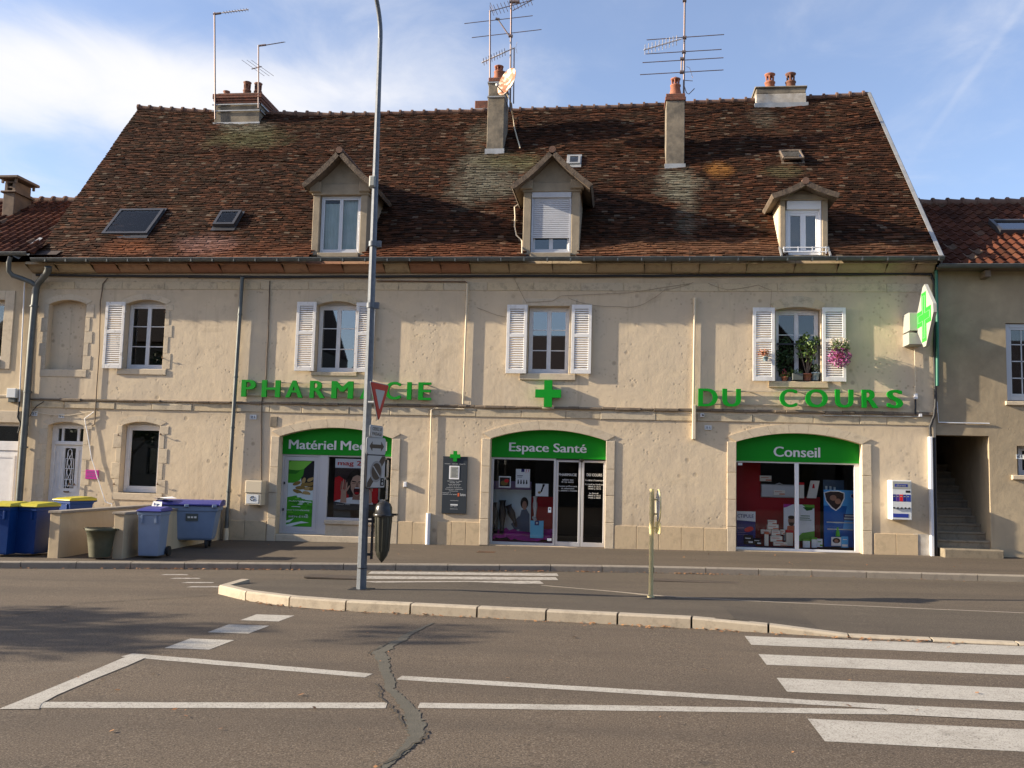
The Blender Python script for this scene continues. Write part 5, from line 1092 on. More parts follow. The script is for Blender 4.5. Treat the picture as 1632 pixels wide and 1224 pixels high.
pic('product_card', 'small blue leaflet card standing before the big blue board', 'card', 1341, 1352, 855, 873, .5, [('p', R4(.1, .9, .1, .3), 1), ('p', R4(.2, .8, .7, .75), 1)], ['blue_light', 'paper']); pic('product_card', 'small shield-shaped picture card at the foot of the blue board', 'card', 1325, 1341, 856, 870, .52, [('e', .5, .6, .38, .3, 1), ('e', .5, .55, .2, .2, 2)], ['paper', 'poster_dark', 'skin_shade'])
mb = MB(); p = P(1335.5, 855, .48); mb.lathe((p.x, .5, p.z), [(.045, 0), (.05, .02), (.042, .11), (.02, .15), (.018, .17), (.026, .175), (.026, .2), (.01, .21)], 14); single('spray_bottle', mb, ['bottle_green'], 'bright green bottle standing before the blue board', 'bottle')
for i, (xl, xr, yt, yb, lab) in enumerate(((1280, 1291, 860, 873, 'white and green jar right of the mullion'), (1294, 1302, 857, 873, 'white and green tube between jar and wide pack'), (1302.5, 1311, 859, 872, 'wide white pack beside the green tube'))): pack(lab, xl, xr, yt, yb, .5, .08, 'paper', 'leaf_light', 1 if i != 2 else 0)
for (xl, xr, yt, yb, lab) in ((1186, 1200, 853, 867, 'black box with white lettering at the left of the stage'), (1201, 1213, 858, 868, 'smaller black box left of the slim carton')): pack(lab, xl, xr, yt, yb, .48, .08, 'ink', 'paper')
pic('sticker', 'small white sticker in the top left corner of the right window', 'sticker', 1176, 1183, 737.5, 741.5, SY+.03, [], ['paper'], .002)
# ------------------------------------------------------------------ signs on the wall
def channel_letter(parent, ch, x0, x1, z0, z1, y=-.16, d=.07):
    mb = MB(); text(mb, ch, x0, x1, z0, z1, y+d, d, 0 if ch == 'I' else .035, res=5); part('letter', mb, 'letter_green', parent)
def lettersign(label, items, y=-.15):
    xs = [P(a, 620, y).x for _, a, _, _, _ in items]; o = thing('wall_lettering', label, 'sign', (sum(xs)/len(xs), -.05, Z(items[0][1], items[0][4], y)))
    for ch, a, b, t, d in items:
        m_ = (t+d)/2; channel_letter(o, ch, X(a, m_, y), X(b, m_, y), Z((a+b)/2, d, y), Z((a+b)/2, t, y), y)
    f, l = items[0], items[-1]; mb = MB()
    for fr_ in (.14, .88):
        p, q = P(f[1]+3, f[3]+(f[4]-f[3])*fr_, y+.09), P(l[2]-3, l[3]+(l[4]-l[3])*fr_, y+.09); mb.prism([p+Vector((0, -.012, -.012)), p+Vector((0, .012, -.012)), p+Vector((0, .012, .012)), p+Vector((0, -.012, .012))], q-p)
        n = max(3, int((q-p).length/1.1))
        for i in range(n+1): r = p.lerp(q, min(.99, max(.01, i/n))); mb.box(r.x-.012, r.x+.012, r.y+.012, .01, r.z-.01, r.z+.01)
    part('rail', mb, 'plaster', o); return o
def ly(x, x0, x1, a0, a1): return a0+(a1-a0)*(x-x0)/(x1-x0)
it = [(c, a, b, ly((a+b)/2, 395, 677, 605.3, 609.3), ly((a+b)/2, 395, 677, 632.2, 637.5)) for c, a, b in (('P', 384.5, 407), ('H', 417, 446), ('A', 455, 482), ('R', 493.5, 517.5), ('M', 528, 562.5), ('A', 573.5, 601.5), ('C', 613, 638.5), ('I', 648.5, 655.5), ('E', 666.5, 687))]
lettersign('green raised capital letters reading PHARMACIE on two rails', it)
it = [(c, a, b, ly((a+b)/2, 1128, 1426, 619.3, 621.3), ly((a+b)/2, 1128, 1426, 647.5, 650.3)) for c, a, b in (('D', 1113, 1144), ('U', 1151.5, 1181), ('C', 1243, 1271), ('O', 1284, 1319.5), ('U', 1331.5, 1360.5), ('R', 1374, 1400), ('S', 1414, 1439.5))]
lettersign('green raised capital letters reading DU COURS on two rails', it)
def plus(cx, cz, w, h, a): return [(cx-a, cz-h), (cx+a, cz-h), (cx+a, cz-a), (cx+w, cz-a), (cx+w, cz+a), (cx+a, cz+a), (cx+a, cz+h), (cx-a, cz+h), (cx-a, cz+a), (cx-w, cz+a), (cx-w, cz-a), (cx-a, cz-a)]
x0, x1, z0, z1 = rect(853, 894, 606, 648.5, -.16); mb = MB(); plate(mb, [plus((x0+x1)/2, (z0+z1)/2, (x1-x0)/2, (z1-z0)/2, .095)], -.17, -.06); o = thing('cross_sign', 'plain green raised cross on the wall under the middle window', 'sign', ((x0+x1)/2, -.06, z0)); part('cross', mb, 'cross_green', o); mb = MB(); mb.box((x0+x1)/2-.14, (x0+x1)/2+.14, -.10, 0, z0-.035, z0+.0); mb.box((x0+x1)/2-.05, (x0+x1)/2+.05, -.06, .01, z0+.1, z1-.1); part('bracket', mb, 'cream_pvc', o)
# lit blade sign at the corner
o = thing('pharmacy_cross_sign', 'white lozenge blade sign with a bright green illuminated cross at the corner', 'sign', (6.95, 0, 3.9))
M['led'] = mat('lit_green', (.02, .42, .025), .4, emit=(.015, .8, .02), estr=.33); M['led_line'] = mat('lit_pale', (.16, .6, .16), .4, emit=(.12, .8, .12), estr=.4)
bx = 6.63
def BP(yy, zz, off=0.0): return Vector((bx-off-.05*(-yy), cyy+(yy-cyy)*.9, zc_+(zz-zc_)*.86))
zc_ = Z(1480, 504, -1.1); cyy = -1.0; hw = .80; hh = .74
outl = [(-.10, .79), (.08, .83), (.80, .20), (.82, -.02), (.12, -.76), (-.10, -.76), (-.80, -.16), (-.80, .04)]
mb = MB(); pts = [BP(cyy-a, zc_+b, .035) for a, b in outl]; mb.prism(pts, (.07, 0, 0)); part('sign_box', mb, 'led_white', o)
mb = MB(); cr_ = plus(0, 0, .62, .63, .20); mb.prism([BP(cyy-a, zc_+b, .042) for a, b in cr_], (.007, 0, 0)); mb.prism([BP(cyy-a, zc_+b, -.036) for a, b in cr_], (.007, 0, 0)); part('lit_cross', mb, 'led', o)
mb = MB()
for pl in (plus(0, 0, .53, .54, .09),):
    for (a, b), (c, d) in zip(pl, pl[1:]+pl[:1]): mb.tube([BP(cyy-a, zc_+b, .044), BP(cyy-c, zc_+d, .044)], .008, 4)
part('lit_outline', mb, 'led_line', o)
mb = MB(); x0, x1, z0, z1 = rect(1449, 1468, 498, 527, -.45); mb.cbox(x0, x1, -.45, 0, z0, z1, .012); part('transformer_box', mb, 'led_white', o); mb = MB(); x0, x1, z0, z1 = rect(1448, 1474, 530, 549, -.42); mb.cbox(x0, x1, -.42, 0, z0, z1, .012); part('transformer_box', mb, 'led_white', o)
mb = MB(); mb.box(bx-.15, bx+.05, -.42, .02, zc_-.12, zc_-.04); mb.box(bx-.15, bx+.05, -.42, .02, zc_+.12, zc_+.2); part('bracket', mb, 'dark_metal', o)
# dark notice panel
x0, x1, z0, z1 = rect(704.8, 743.8, 727.5, 818.5, -.05); o = thing('notice_panel', 'dark slate pharmacy notice panel topped by a small green cross', 'notice panel', ((x0+x1)/2, 0, z0)); Q = (x0, x1, z0, z1); mb = MB(); mb.cbox(x0, x1, -.05, 0, z0, z1, .004); part('panel', mb, 'slate', o)
mb = MB(); p = P(725.5, 727, -.06); plate(mb, [plus(p.x, p.z, .125, .125, .045)], -.075, -.052); part('cross', mb, 'cross_green', o)
mb = MB(); mb.box(*[rp(.27, 0, Q)[0], rp(.68, 0, Q)[0]], -.056, -.051, rp(0, .60, Q)[1], rp(0, .835, Q)[1]); mb.cur = 1; mb.box(rp(.32, 0, Q)[0], rp(.64, 0, Q)[0], -.058, -.0565, rp(0, .62, Q)[1], rp(0, .82, Q)[1]); mb.cur = 2
for k in range(8): v = .79-.021*k; mb.box(rp(.37, 0, Q)[0], rp(.57+.05*(k % 3 == 0), 0, Q)[0], -.0592, -.0583, rp(0, v, Q)[1], rp(0, v+.006, Q)[1])
part('notice', mb, ['paper', 'led_white', 'slate'], o); mb = MB()
def tq(s, u0, u1, v, h, m=0):
    global mb
    mb.cur = m; text(mb, s, rp(u0, 0, Q)[0], rp(u1, 0, Q)[0], rp(0, v, Q)[1], rp(0, v+h, Q)[1], -.0512, .001, .004, res=2); part('text_line', mb, ['sign_white', 'orange'], o); mb = MB()
tq('~xxxxxx', .07, .31, .863, .014); tq('~xxxxxx', .37, .62, .863, .014); tq('~xxxxxxx', .68, .92, .863, .014); tq('~xxxxxxxxx x xx xxxxx', .20, .80, .560, .015); tq('~xxxxxxx xxxx', .30, .70, .533, .015); tq('~xxxxx xxxxxxxxxx', .25, .75, .503, .012); tq('~xx xx xx xx xx', .29, .70, .478, .014); tq('~xxxxxxxxx xxxxxxxxxx', .17, .80, .448, .012); tq('~xxxxxxxxxxx xxxxxxxxxxx', .13, .86, .418, .012); tq('~xxxxxxxxxx', .28, .66, .388, .012)
tq('~xxxxxxxx x', .02, .36, .352, .013); tq('~xxxxxxxx x xx xxxxxx', .02, .62, .326, .015); tq('~xxx', .74, .97, .31, .048); tq('~xxxxxxxxx', .34, .68, .222, .012); tq('~xx xxx', .37, .62, .115, .012); tq('~xxxxxxxxxx', .35, .66, .075, .012)
mb.cur = 1; mb.box(rp(.64, 0, Q)[0], rp(.71, 0, Q)[0], -.054, -.052, rp(0, .30, Q)[1], rp(0, .36, Q)[1]); part('logo', mb, ['sign_white', 'orange'], o)
mb = MB(); mb.box(rp(.36, 0, Q)[0], rp(.66, 0, Q)[0], -.054, -.052, rp(0, .14, Q)[1], rp(0, .165, Q)[1]); part('white_strip', mb, 'sign_white', o)
# vending machine
x0, x1, z0, z1 = rect(1421.5, 1453, 765.5, 828.5, -.33); o = thing('vending_machine', 'small white and blue vending machine fixed on the wall', 'vending machine', ((x0+x1)/2, 0, z0)); Q = (x0, x1, z0, z1); vy = -.33
mb = MB(); mb.cbox(x0, x1, vy, 0, z0, z1, .01); part('case', mb, 'sign_white', o); mb = MB()
U = lambda a, b, c, d, m, dy=.004, th=.004: (setattr(mb, 'cur', m), mb.box(rp(a, 0, Q)[0], rp(b, 0, Q)[0], vy-dy, vy-dy+th, rp(0, c, Q)[1], rp(0, d, Q)[1]))
VM = ['box_blue', 'navy', 'violet', 'dark_metal', 'poster_red', 'led_white']
def done(nm):
    global mb
    part(nm, mb, VM, o); mb = MB()
U(.04, .95, .78, .97, 5); done('header'); U(.15, .80, .835, .905, 0, .006); done('logo_plate'); U(.7, .93, .69, .745, 3); done('coin_slot')
for k, m in enumerate((1, 2, 4, 1, 0)): U(.05+.175*k, .05+.175*k+(.155 if k < 4 else .2), .465, .64, m); U(.07+.175*k, .05+.175*k+.12, .58, .60, 5, .006); done('product_picture')
U(.05, .82, .06, .155, 0); done('tray')
for k in range(5): p = rp(.10+.19*k, .30, Q); mb.cur = 3; mb.tube([(p[0], vy-.03, p[1]), (p[0], vy+.01, p[1])], .018, 8); mb.box(p[0]-.03, p[0]+.02, vy-.034, vy-.026, p[1]-.012, p[1]-.004); done('knob')
mb.cur = 5; text(mb, 'durex', rp(.24, 0, Q)[0], rp(.72, 0, Q)[0], rp(0, .848, Q)[1], rp(0, .895, Q)[1], vy-.0065, .002, .01); done('lettering')
mb = MB(); TY = Matrix.Translation((x0-.003, 0, 0)) @ Matrix.Rotation(-PI/2, 4, 'Z')
for a, b in ((.12, .40), (.52, .9)):
    zz0, zz1 = z0+(z1-z0)*a, z0+(z1-z0)*b; k = 9
    for i in range(k): mb.box(x0-.003, x0, -.19, -.12, zz0+(zz1-zz0)*i/k, zz0+(zz1-zz0)*(i+.65)/k)
part('side_lettering', mb, 'box_blue', o)
# letter box, plaques, numbers
x0, x1, z0, z1 = rect(391, 416, 766, 805, -.28); o = thing('letter_box', 'beige two-tier parcel letter box with a white label on the wall', 'letter box', ((x0+x1)/2, 0, z0)); mb = MB(); zm = z0+(z1-z0)*.5; mb.cbox(x0-.01, x1+.01, -.29, 0, zm, z1, .012); mb.cbox(x0, x1, -.27, 0, z0, zm-.004, .012); part('case', mb, 'cream_pvc', o); mb = MB(); mb.box(x0+.03, x1-.06, -.276, -.271, z0+.04, zm-.04); part('label_plate', mb, 'sign_white', o); mb = MB(); cx = (x0+x1)/2-.02
for a in range(4): mb.tube([(cx+.055*math.cos(a*PI/2+.4), -.278, z0+.16+.055*math.sin(a*PI/2+.4)), (cx+.055*math.cos(a*PI/2+1.5), -.278, z0+.16+.055*math.sin(a*PI/2+1.5))], .010, 5)
part('emblem', mb, 'ink', o)
def plaque(label, xl, xr, yt, yb, s, m='sign_white', ink='ink', cat='number plate', y=-.027, name='house_number'):
    x0, x1, z0, z1 = rect(xl, xr, yt, yb, y); o = thing(name, label, cat, ((x0+x1)/2, 0, z0)); mb = MB(); mb.cbox(x0, x1, y, 0, z0, z1, .003); part('plate', mb, m, o); mb = MB()
    for i, (t_, a, b, c, d) in enumerate(s): mb = MB(); text(mb, t_, x0+(x1-x0)*a, x0+(x1-x0)*b, z0+(z1-z0)*c, z0+(z1-z0)*d, y-.0005, .001, 0); part('text_line', mb, ink, o)
plaque('white house number plate beside the thick corner downpipe', 50, 59, 655.5, 663, [('38 T', .12, .88, .2, .8)]); plaque('white house number plate above the old white door', 93, 102, 660.5, 666.5, [('38 B', .12, .88, .2, .8)])
plaque('white house number plate left of the green PHARMACIE shop arch', 398, 408.5, 661, 668.5, [('38 A', .12, .88, .2, .8)]); plaque('white house number plate under the cream trunking', 1123, 1134, 678, 685, [('38 A', .12, .88, .2, .8)])
plaque('pink notice plaque between the white door and the ground floor window', 136, 156.5, 749, 763.5, [('~xxxxxxx xxxxxx', .1, .9, .72, .86), ('~xxxxx', .2, .8, .46, .58), ('~xxx xxxxx xxx', .1, .9, .22, .34)], 'pink_plaque', 'lilac', 'plaque', name='wall_plaque')
# ------------------------------------------------------------------ neighbours
M['roof_neigh'] = tiles('interlocking_tiles', ((0, (.05, .016, .009)), (.5, (.085, .028, .015)), (1, (.13, .046, .026))), (.08, .06, .032), .4)
def pantile_roof(par, x0, x1, y0, z0, y1, z1, keep=None, mat_='roof_neigh', tw=.235, ex=.33):
    n = Vector((0, -(z1-z0), (y1-y0))).normalized(); L = math.hypot(y1-y0, z1-z0); rows = int(L/ex); cols = int((x1-x0)/tw); mb = MB(); prof = [(0, .055), (.18, .048), (.34, .012), (.5, 0), (.72, .004), (.86, .03), (1, .055)]
    for r in range(rows):
        for c in range(cols):
            xa = x0+c*tw; ta, tb = r/rows, min(1, (r+1.12)/rows); mb.rnd(); j = random.uniform(-.006, .006); v = []
            for t, lift in ((ta, .03+j), (tb, 0), (ta, -.012)):
                for u, h in prof: p = Vector((xa+u*tw, y0+(y1-y0)*t, z0+(z1-z0)*t))+n*(h+lift); v.append(p)
            if keep and not keep(v[3]): continue
            k = len(prof); mb.add(v, [(i, i+1, k+i+1, k+i) for i in range(k-1)]+[(2*k+i, 2*k+i+1, i+1, i) for i in range(k-1)])
    mb.cur = 1; mb.quad((x0, y0, z0-.03), (x1, y0, z0-.03), (x1, y1, z1-.03), (x0, y1, z1-.03)); mb.quad((x0, y1, z1-.03), (x1, y1, z1-.03), (x1, 2*y1-y0, z0), (x0, 2*y1-y0, z0))
    o = part('roof', mb, [mat_, 'sheet'], par); mb = MB(); x = x0
    while x < x1-.1: e = min(x+.38, x1); mb.rnd(); mb.tube([(x, y1, z1+.02), (e, y1, z1+.0)], .13, 10, .115); mb.tube([(x, y1, z1+.03), (x+.06, y1, z1+.03)], .145, 10); x = e
    part('ridge_tiles', mb, 'ridge', o); return o
# left house
LX0, LX1 = WL-9, WL-.006
A = thing('neighbour_house', 'ochre rendered house with garage door and brown tiled roof at the left edge', 'house', ((LX0+LX1)/2, 0, -.3)); lz = Z(10, 404, -.45); ly1 = 3.3; lzr = Z(55, 322, ly1); ltop = lz-.12
wn_ = rect(-60, 5, 478, 573); gd = rect(-150, 25, 672, 850)
mb = MB(); plate(mb, [rloop(LX0, LX1, -.9, ltop), rloop(*wn_), rloop(gd[0], gd[1], -.5, gd[3])], .0, .4); mb.box(LX0, LX0+.3, .4, 7, -.9, ltop); mb.box(LX0, LX1-.0, 6.8, 7.1, -.9, ltop); mb.prism([(LX0, .4, ltop), (LX0, 7, ltop), (LX0, ly1, lzr-.2)], (.3, 0, 0)); part('wall', mb, 'plaster_left', A)
mb = MB(); mb.box(LX0+.3, LX1, 2.5, 2.55, -.9, ltop); part('interior_rooms', mb, 'dark_room', A)
mb = MB(); mb.rnd(); x0, x1, z0, z1 = wn_; mb.cbox(x1, x1+.27, -.025, .02, z0-.24, z1+.24, .008); mb.rnd(); mb.cbox(x0-.27, x1, -.025, .02, z1, z1+.24, .008); mb.rnd(); mb.cbox(x0-.27, x1+.0, -.05, .2, z0-.24, z0, .01); part('stone_surround', mb, 'limestone', A)
mb, g = MB(), MB(); casement(mb, x0, x1, z0, z1, .2, 2, 1, glassmb=g); w_ = part('window', mb, 'white_paint', A); part('pane', g, 'glass', w_)
mb = MB(); gx0, gx1, gz1 = gd[0], gd[1], gd[3]; ztr = Z(10, 703, .15); ztr2 = Z(10, 718, .15)
mb.cbox(gx0, gx1, .16, .24, ztr2, ztr, .01); mb.cbox(gx1-.10, gx1, .16, .24, -.5, gz1-.08, .01); n = 4
for k in range(n): a, b = gx0+(gx1-.1-gx0)*k/n, gx0+(gx1-.1-gx0)*(k+1)/n; mb.cbox(a+.006, b-.006, .18, .22, -.45, ztr2-.006, .01); plate(mb, [rloop(a+.08, b-.08, -.2, ztr2-.12), rloop(a+.14, b-.14, -.14, ztr2-.18)], .168, .185)
mb.cbox(gx0, gx1, .16, .24, gz1-.08, gz1, .01); gdo = part('garage_door', mb, 'white_paint', A); g = MB(); g.box(gx0, gx1-.1, .2, .206, ztr, gz1-.08); part('pane', g, 'sky_glass', gdo)
mb = MB(); mb.rnd(); mb.cbox(gx0-.2, LX1-.0, -.03, .02, gz1+.0, gz1+.30, .01); mb.rnd(); mb.cbox(LX1-.2, LX1-.01, -.03, .02, -.5, gz1-.002, .01) if gx1 < LX1-.2 else None; part('lintel', mb, 'limestone', A)
zq = Z(20, 631, 0); mb = MB(); mb.rnd(); mb.cbox(LX0, LX1-.3, -.02, .02, zq-.03, zq+.03, .01); part('ledge', mb, 'limestone', A)
def lkeep(p): return p.x < XA0-.0+.55 and not (p.x > XA0-.05 and p.y < roofY(p.z)+.05)
pantile_roof(A, LX0, XA0+.6, -.45, lz, ly1, lzr, lambda p: p.x < XA0+(XA1-XA0)*max(0, (p.z-EZ)/5.85)+.02)
mb = MB(); gutter(mb, LX0, XA0-.12, -.52, lz-.0); part('gutter', mb, 'zinc', A)
mb = MB(); q = [P(20, 408, -.55), P(30, 413, -.5), P(67, 380, .3), P(62, 379, .35)]; mb.prism(q, (0, .03, .02)); part('valley_flashing', mb, 'zinc_light', A)
q = [wp(17, 409, -.48), wp(14, 418, -.46), wp(14, 432, -.40), wp(20, 439, -.32), wp(35, 444, -.25), wp(50, 450, -.2), wp(57, 455, -.16)]; pipe('downpipe', q, .062, 'zinc', None, (), A)
pipe('conduit', [wp(39.5, 445, -.04), wp(31, 640, -.04)], .018, 'pvc', None, (), A); pipe('cable', [wp(31, 640, -.05), wp(28, 665, -.05), wp(33, 675, -.05), wp(29, 690, -.05)], .02, 'black_cable', None, (), A)
x0, x1, z0, z1 = rect(11.5, 26, 619, 634, -.1); mb = MB(); mb.cbox(x0, x1, -.13, 0, z0, z1, .012); mb.cur = 1; mb.cbox(x0+.03, x1-.03, -.10, 0, z0-.11, z0-.004, .01); part('meter_box', mb, ['sign_white', 'shop_grey'], A)
# its chimney
M['cement_brown'] = mat('brown_cement', (.17, .12, .085), .9, col2=(.11, .08, .06), scale=4, bump=.3)
yf = 2.1; x0, x1 = X(3.5, 330, yf), X(22, 330, yf); zb = lz+(lzr-lz)*(yf+.45)/(ly1+.45)-.3; mb = MB(); zt = Z(12, 307, yf); d_ = .75
mb.cbox(x0, x1, yf, yf+d_, zb, zt, .015); z1 = Z(12, 304, yf); mb.cbox(x0-.06, x1+.06, yf-.06, yf+d_+.06, zt, z1+.0, .015); z2 = Z(12, 291, yf)
for (a, b, c, d) in ((x0+.02, x0+.10, yf+.02, yf+d_-.02), (x1-.10, x1-.02, yf+.02, yf+d_-.02)): mb.box(a, b, c, d, z1, z2)
zm = (z1+z2)/2; mb.box(x0+.1, x1-.1, yf+.03, yf+.1, zm-.025, zm+.025); mb.box(x0+.1, x1-.1, yf+.2, yf+d_-.1, z1, z2-.02); mb.cbox(x0+.02, x1-.02, yf+.02, yf+d_-.02, z2, z2+.05, .01)
z3 = Z(12, 284, yf)
for xx in (x0-.05, x1-.0): mb.prism([(xx, yf-.05, z2-.02), (xx+.06, yf-.05, z2-.02), (xx+.06, yf-.05, z3), (xx, yf-.05, z3)], (0, .05, 0)); mb.prism([(xx, yf+d_, z2-.02), (xx+.06, yf+d_, z2-.02), (xx+.06, yf+d_, z3), (xx, yf+d_, z3)], (0, .05, 0))
mb.cbox(x0-.14, x1+.14, yf-.14, yf+d_+.14, z3-.02, z3+.05, .01); part('chimney', mb, 'cement_brown', A)
# right house
RX0, RX1 = WR+.006, WR+11; YR = .03
H = thing('neighbour_house', 'grey-brown roughcast house with an open stairway at the right edge', 'house', ((RX0+RX1)/2, YR, .1)); hz = Z(1560, 423, -.33); ry1 = 3.6; hzr = Z(1550, 325, ry1); htop = hz-.05
st = rect(1492.5, 1578, 694, 880, YR); rw = rect(1604, 1680, 515, 640, YR); rs = rect(1621, 1680, 711, 758, YR)
mb = MB(); plate(mb, [rloop(RX0, RX1, -.6, htop), rloop(st[0]+.01, st[1], -.5, st[3]), rloop(*rw), rloop(*rs)], YR, YR+.42); mb.box(RX1-.3, RX1, YR+.42, 7.5, -.6, htop); mb.box(RX0, RX1, 7.2, 7.5, -.6, htop); mb.prism([(RX1-.3, YR+.42, htop), (RX1-.3, 7.5, htop), (RX1-.3, ry1, hzr-.2)], (.3, 0, 0)); part('wall', mb, 'plaster_right', H)
mb = MB(); sx1 = st[1]; mb.box(sx1, sx1+.15, YR+.42, 6.0, -.6, 5.5); mb.box(RX0, RX0+.05, YR+.42, 6, -.6, 5.5); part('stair_wall', mb, 'plaster_right', H)
mb = MB(); mb.prism([(RX0, YR+.42, st[3]), (RX0, 6, st[3]+3.2), (RX0, 6, st[3]+3.3), (RX0, YR+.42, st[3]+.1)], (sx1-RX0, 0, 0)); mb.box(RX0, sx1+.1, 5.9, 6, -.6, 6); mb.box(sx1+.2, RX1-.3, 2.6, 2.65, -.6, htop); part('interior_rooms', mb, 'dark_room', H)
mb = MB(); zs0 = gz(8, -.02); rise = .173
ws = Z(1535, 860, .3)
for k in range(12):
    y0_ = -.32+.28*k if k else -.36; zz = zs0+rise*(k+1); mb.rnd(); xa, xb = (st[0]+.02, sx1+.12) if k == 0 else (st[0]+.02, sx1-.002)
    if k: mb.cbox(xa, xb, .05+.27*(k-1), .05+.27*(k-1)+.34, zz-.05, zz, .012); mb.box(xa, xb, .07+.27*(k-1), 4.0, zz-.3, zz-.05)
    else: mb.cbox(xa, xb, -.36, .40, -.3, zz, .02)
part('stair', mb, 'step', H)
mb, g = MB(), MB(); x0, x1, z0, z1 = rw; f_ = MB(); casement(mb, x0+.01, x1, z0+.02, z1-.01, YR+.06, 2, 1, glassmb=g, fw=.09)
zz = [z0+.15+(z1-z0-.25)*k/4 for k in (1, 2, 3)]; [mb.box(x0+.15, x1-.1, YR+.08, YR+.1, q-.012, q+.012) for q in zz]; [mb.box(a-.012, a+.012, YR+.08, YR+.1, z0+.15, z1-.1) for a in (x0+.36, x1-.34)]
w_ = part('window', mb, 'alu', H); part('pane', g, 'glass', w_); c = MB()
for i in range(26): a, b = x0+(x1-x0)*i/26, x0+(x1-x0)*(i+1)/26; ya, yb = YR+.2+.02*math.sin(i*1.6), YR+.2+.02*math.sin((i+1)*1.6); c.quad((a, ya, z0), (b, yb, z0), (b, yb, z1), (a, ya, z1))
M['pink_curtain'] = mat('pale_pink_net_curtain', (.42, .33, .32), .9, col2=(.33, .25, .25), scale=4); part('curtain', c, 'pink_curtain', w_)
mb = MB(); mb.rnd(); mb.cbox(x0-.05, x1+.1, YR-.06, YR+.1, z0-.09, z0, .01); part('sill', mb, 'limestone', H)
mb, g = MB(), MB(); x0, x1, z0, z1 = rs; casement(mb, x0+.12, x1, z0, z1, YR+.25, 1, 1, glassmb=g); w_ = part('window', mb, 'alu', H); part('pane', g, 'glass', w_); mb = MB(); mb.rnd(); mb.cbox(x0-.13, x1+.1, YR-.07, YR+.2, z0-.10, z0, .012); part('sill', mb, 'limestone', H)
pantile_roof(H, RX0+.0, RX1, -.33, hz, ry1, hzr)
mb = MB(); gutter(mb, RX0-.02, RX1, -.40, hz+.0); part('gutter', mb, 'zinc', H); mb = MB(); p = P(1572, 436, -.2); mb.box(p.x-.06, p.x+.06, -.3, .3, p.z-.09, p.z+.06); part('rafter_end', mb, 'wood_dark', H); mb = MB(); mb.box(RX0, RX1, -.36, .2, hz-.06, hz-.02); part('soffit', mb, 'wood_dark', H)
SLr = (hzr-hz)/(ry1+.33); NRr = Vector((0, -SLr, 1)).normalized()
def RP2(px, py):
    d = ray(px, py); t = (hz+SLr*(EYE.y+.33)-EYE.z)/(d.z-SLr*d.y); return EYE+d*t
a, b, c_, d_ = RP2(1598, 374), RP2(1640, 374), RP2(1630, 360), RP2(1580, 360); xl, xr = (a.x+d_.x)/2, (a.x+d_.x)/2+.95; mb, g = MB(), MB()
def pt2(x, y, h): return Vector((x, y, hz+SLr*(y+.33)))+NRr*h
y0_, y1_ = a.y, d_.y
for q in ((xl-.08, xl, y0_-.07, y1_+.07), (xr, xr+.08, y0_-.07, y1_+.07), (xl, xr, y0_-.07, y0_), (xl, xr, y1_, y1_+.07)): mb.prism([pt2(q[0], q[2], 0), pt2(q[1], q[2], 0), pt2(q[1], q[3], 0), pt2(q[0], q[3], 0)], NRr*.15)
g.prism([pt2(xl, y0_, .10), pt2(xr, y0_, .10), pt2(xr, y1_, .10), pt2(xl, y1_, .10)], NRr*.01); o = part('roof_window', mb, 'velux', H); part('pane', g, 'sky_glass', o); mb = MB(); mb.prism([pt2(xl, y0_, .04), pt2(xr, y0_, .04), pt2(xr, y1_, .04), pt2(xl, y1_, .04)], NRr*.01); part('blind', mb, 'led_white', o)
pipe('conduit', [wp(1493, 640, YR-.03), wp(1496, 673, YR-.03), wp(1577, 675, YR-.03)], .014, 'pvc', None, (), H)
plaque('white house number plate on the right wall beside the open stairway', 1619.5, 1631, 724, 731.5, [('40 B', .12, .88, .2, .8)], y=YR-.02)
# houses across the street, behind the camera: seen only as reflections in the panes
def opp(x0, x1, h, ridge, label, gable=False):
    o = thing('opposite_house', label, 'house', ((x0+x1)/2, -34, -.2)); mb = MB(); y0, y1 = -34, -43
    n = max(2, int((x1-x0)/2.6)); hs = []
    for f in range(2):
        for k in range(n): c = x0+(x1-x0)*(k+.5)/n; hs.append(rloop(c-.5, c+.5, .9+3*f, 2.6+3*f))
    me = curve_mesh([rloop(x0, x1, -1, h)]+hs, .4); mb.mesh_in(me, Matrix.Translation((0, y0-.2, 0)) @ RX); mb.box(x0, x0+.3, y1, y0-.4, -1, h); mb.box(x1-.3, x1, y1, y0-.4, -1, h); mb.box(x0, x1, y1-.3, y1, -1, h)
    part('wall', mb, 'opp_wall', o); g = MB(); [g.box(l[0][0], l[1][0], y0-.25, y0-.22, l[0][1], l[2][1]) for l in hs]; part('window', g, 'glass', o); mb = MB(); mb.box(x0+.3, x1-.3, y0-2, y0-1.9, -1, h); part('interior_rooms', mb, 'dark_room', o); mb = MB()
    if gable: c = (x0+x1)/2; mb.prism([(x0-.3, y0+.3, h-.1), (x1+.3, y0+.3, h-.1), (c, y0+.3, ridge)], (0, y1-y0-.6, 0))
    else: mb.prism([(x0, y0+.4, h-.1), (x0, y1-.4, h-.1), (x0, (y0+y1)/2, ridge)], (x1-x0, 0, 0))
    part('roof', mb, 'opp_roof', o)
M['opp_roof'] = mat('opposite_roof', (.05, .03, .024), .9)
opp(-42, -20, 9.5, 13.2, 'pale house with a low ridge across the street, farthest left'); opp(-18.5, -10.5, 5.6, 10.6, 'gabled house across the street facing the left windows', True); opp(-10, 1.5, 7.0, 10.7, 'long pale house across the street facing the shop doors'); opp(3, 12.5, 6.6, 12.6, 'gabled house across the street facing the flower window', True); opp(13, 28, 6.4, 10.6, 'long pale house across the street, farthest right')
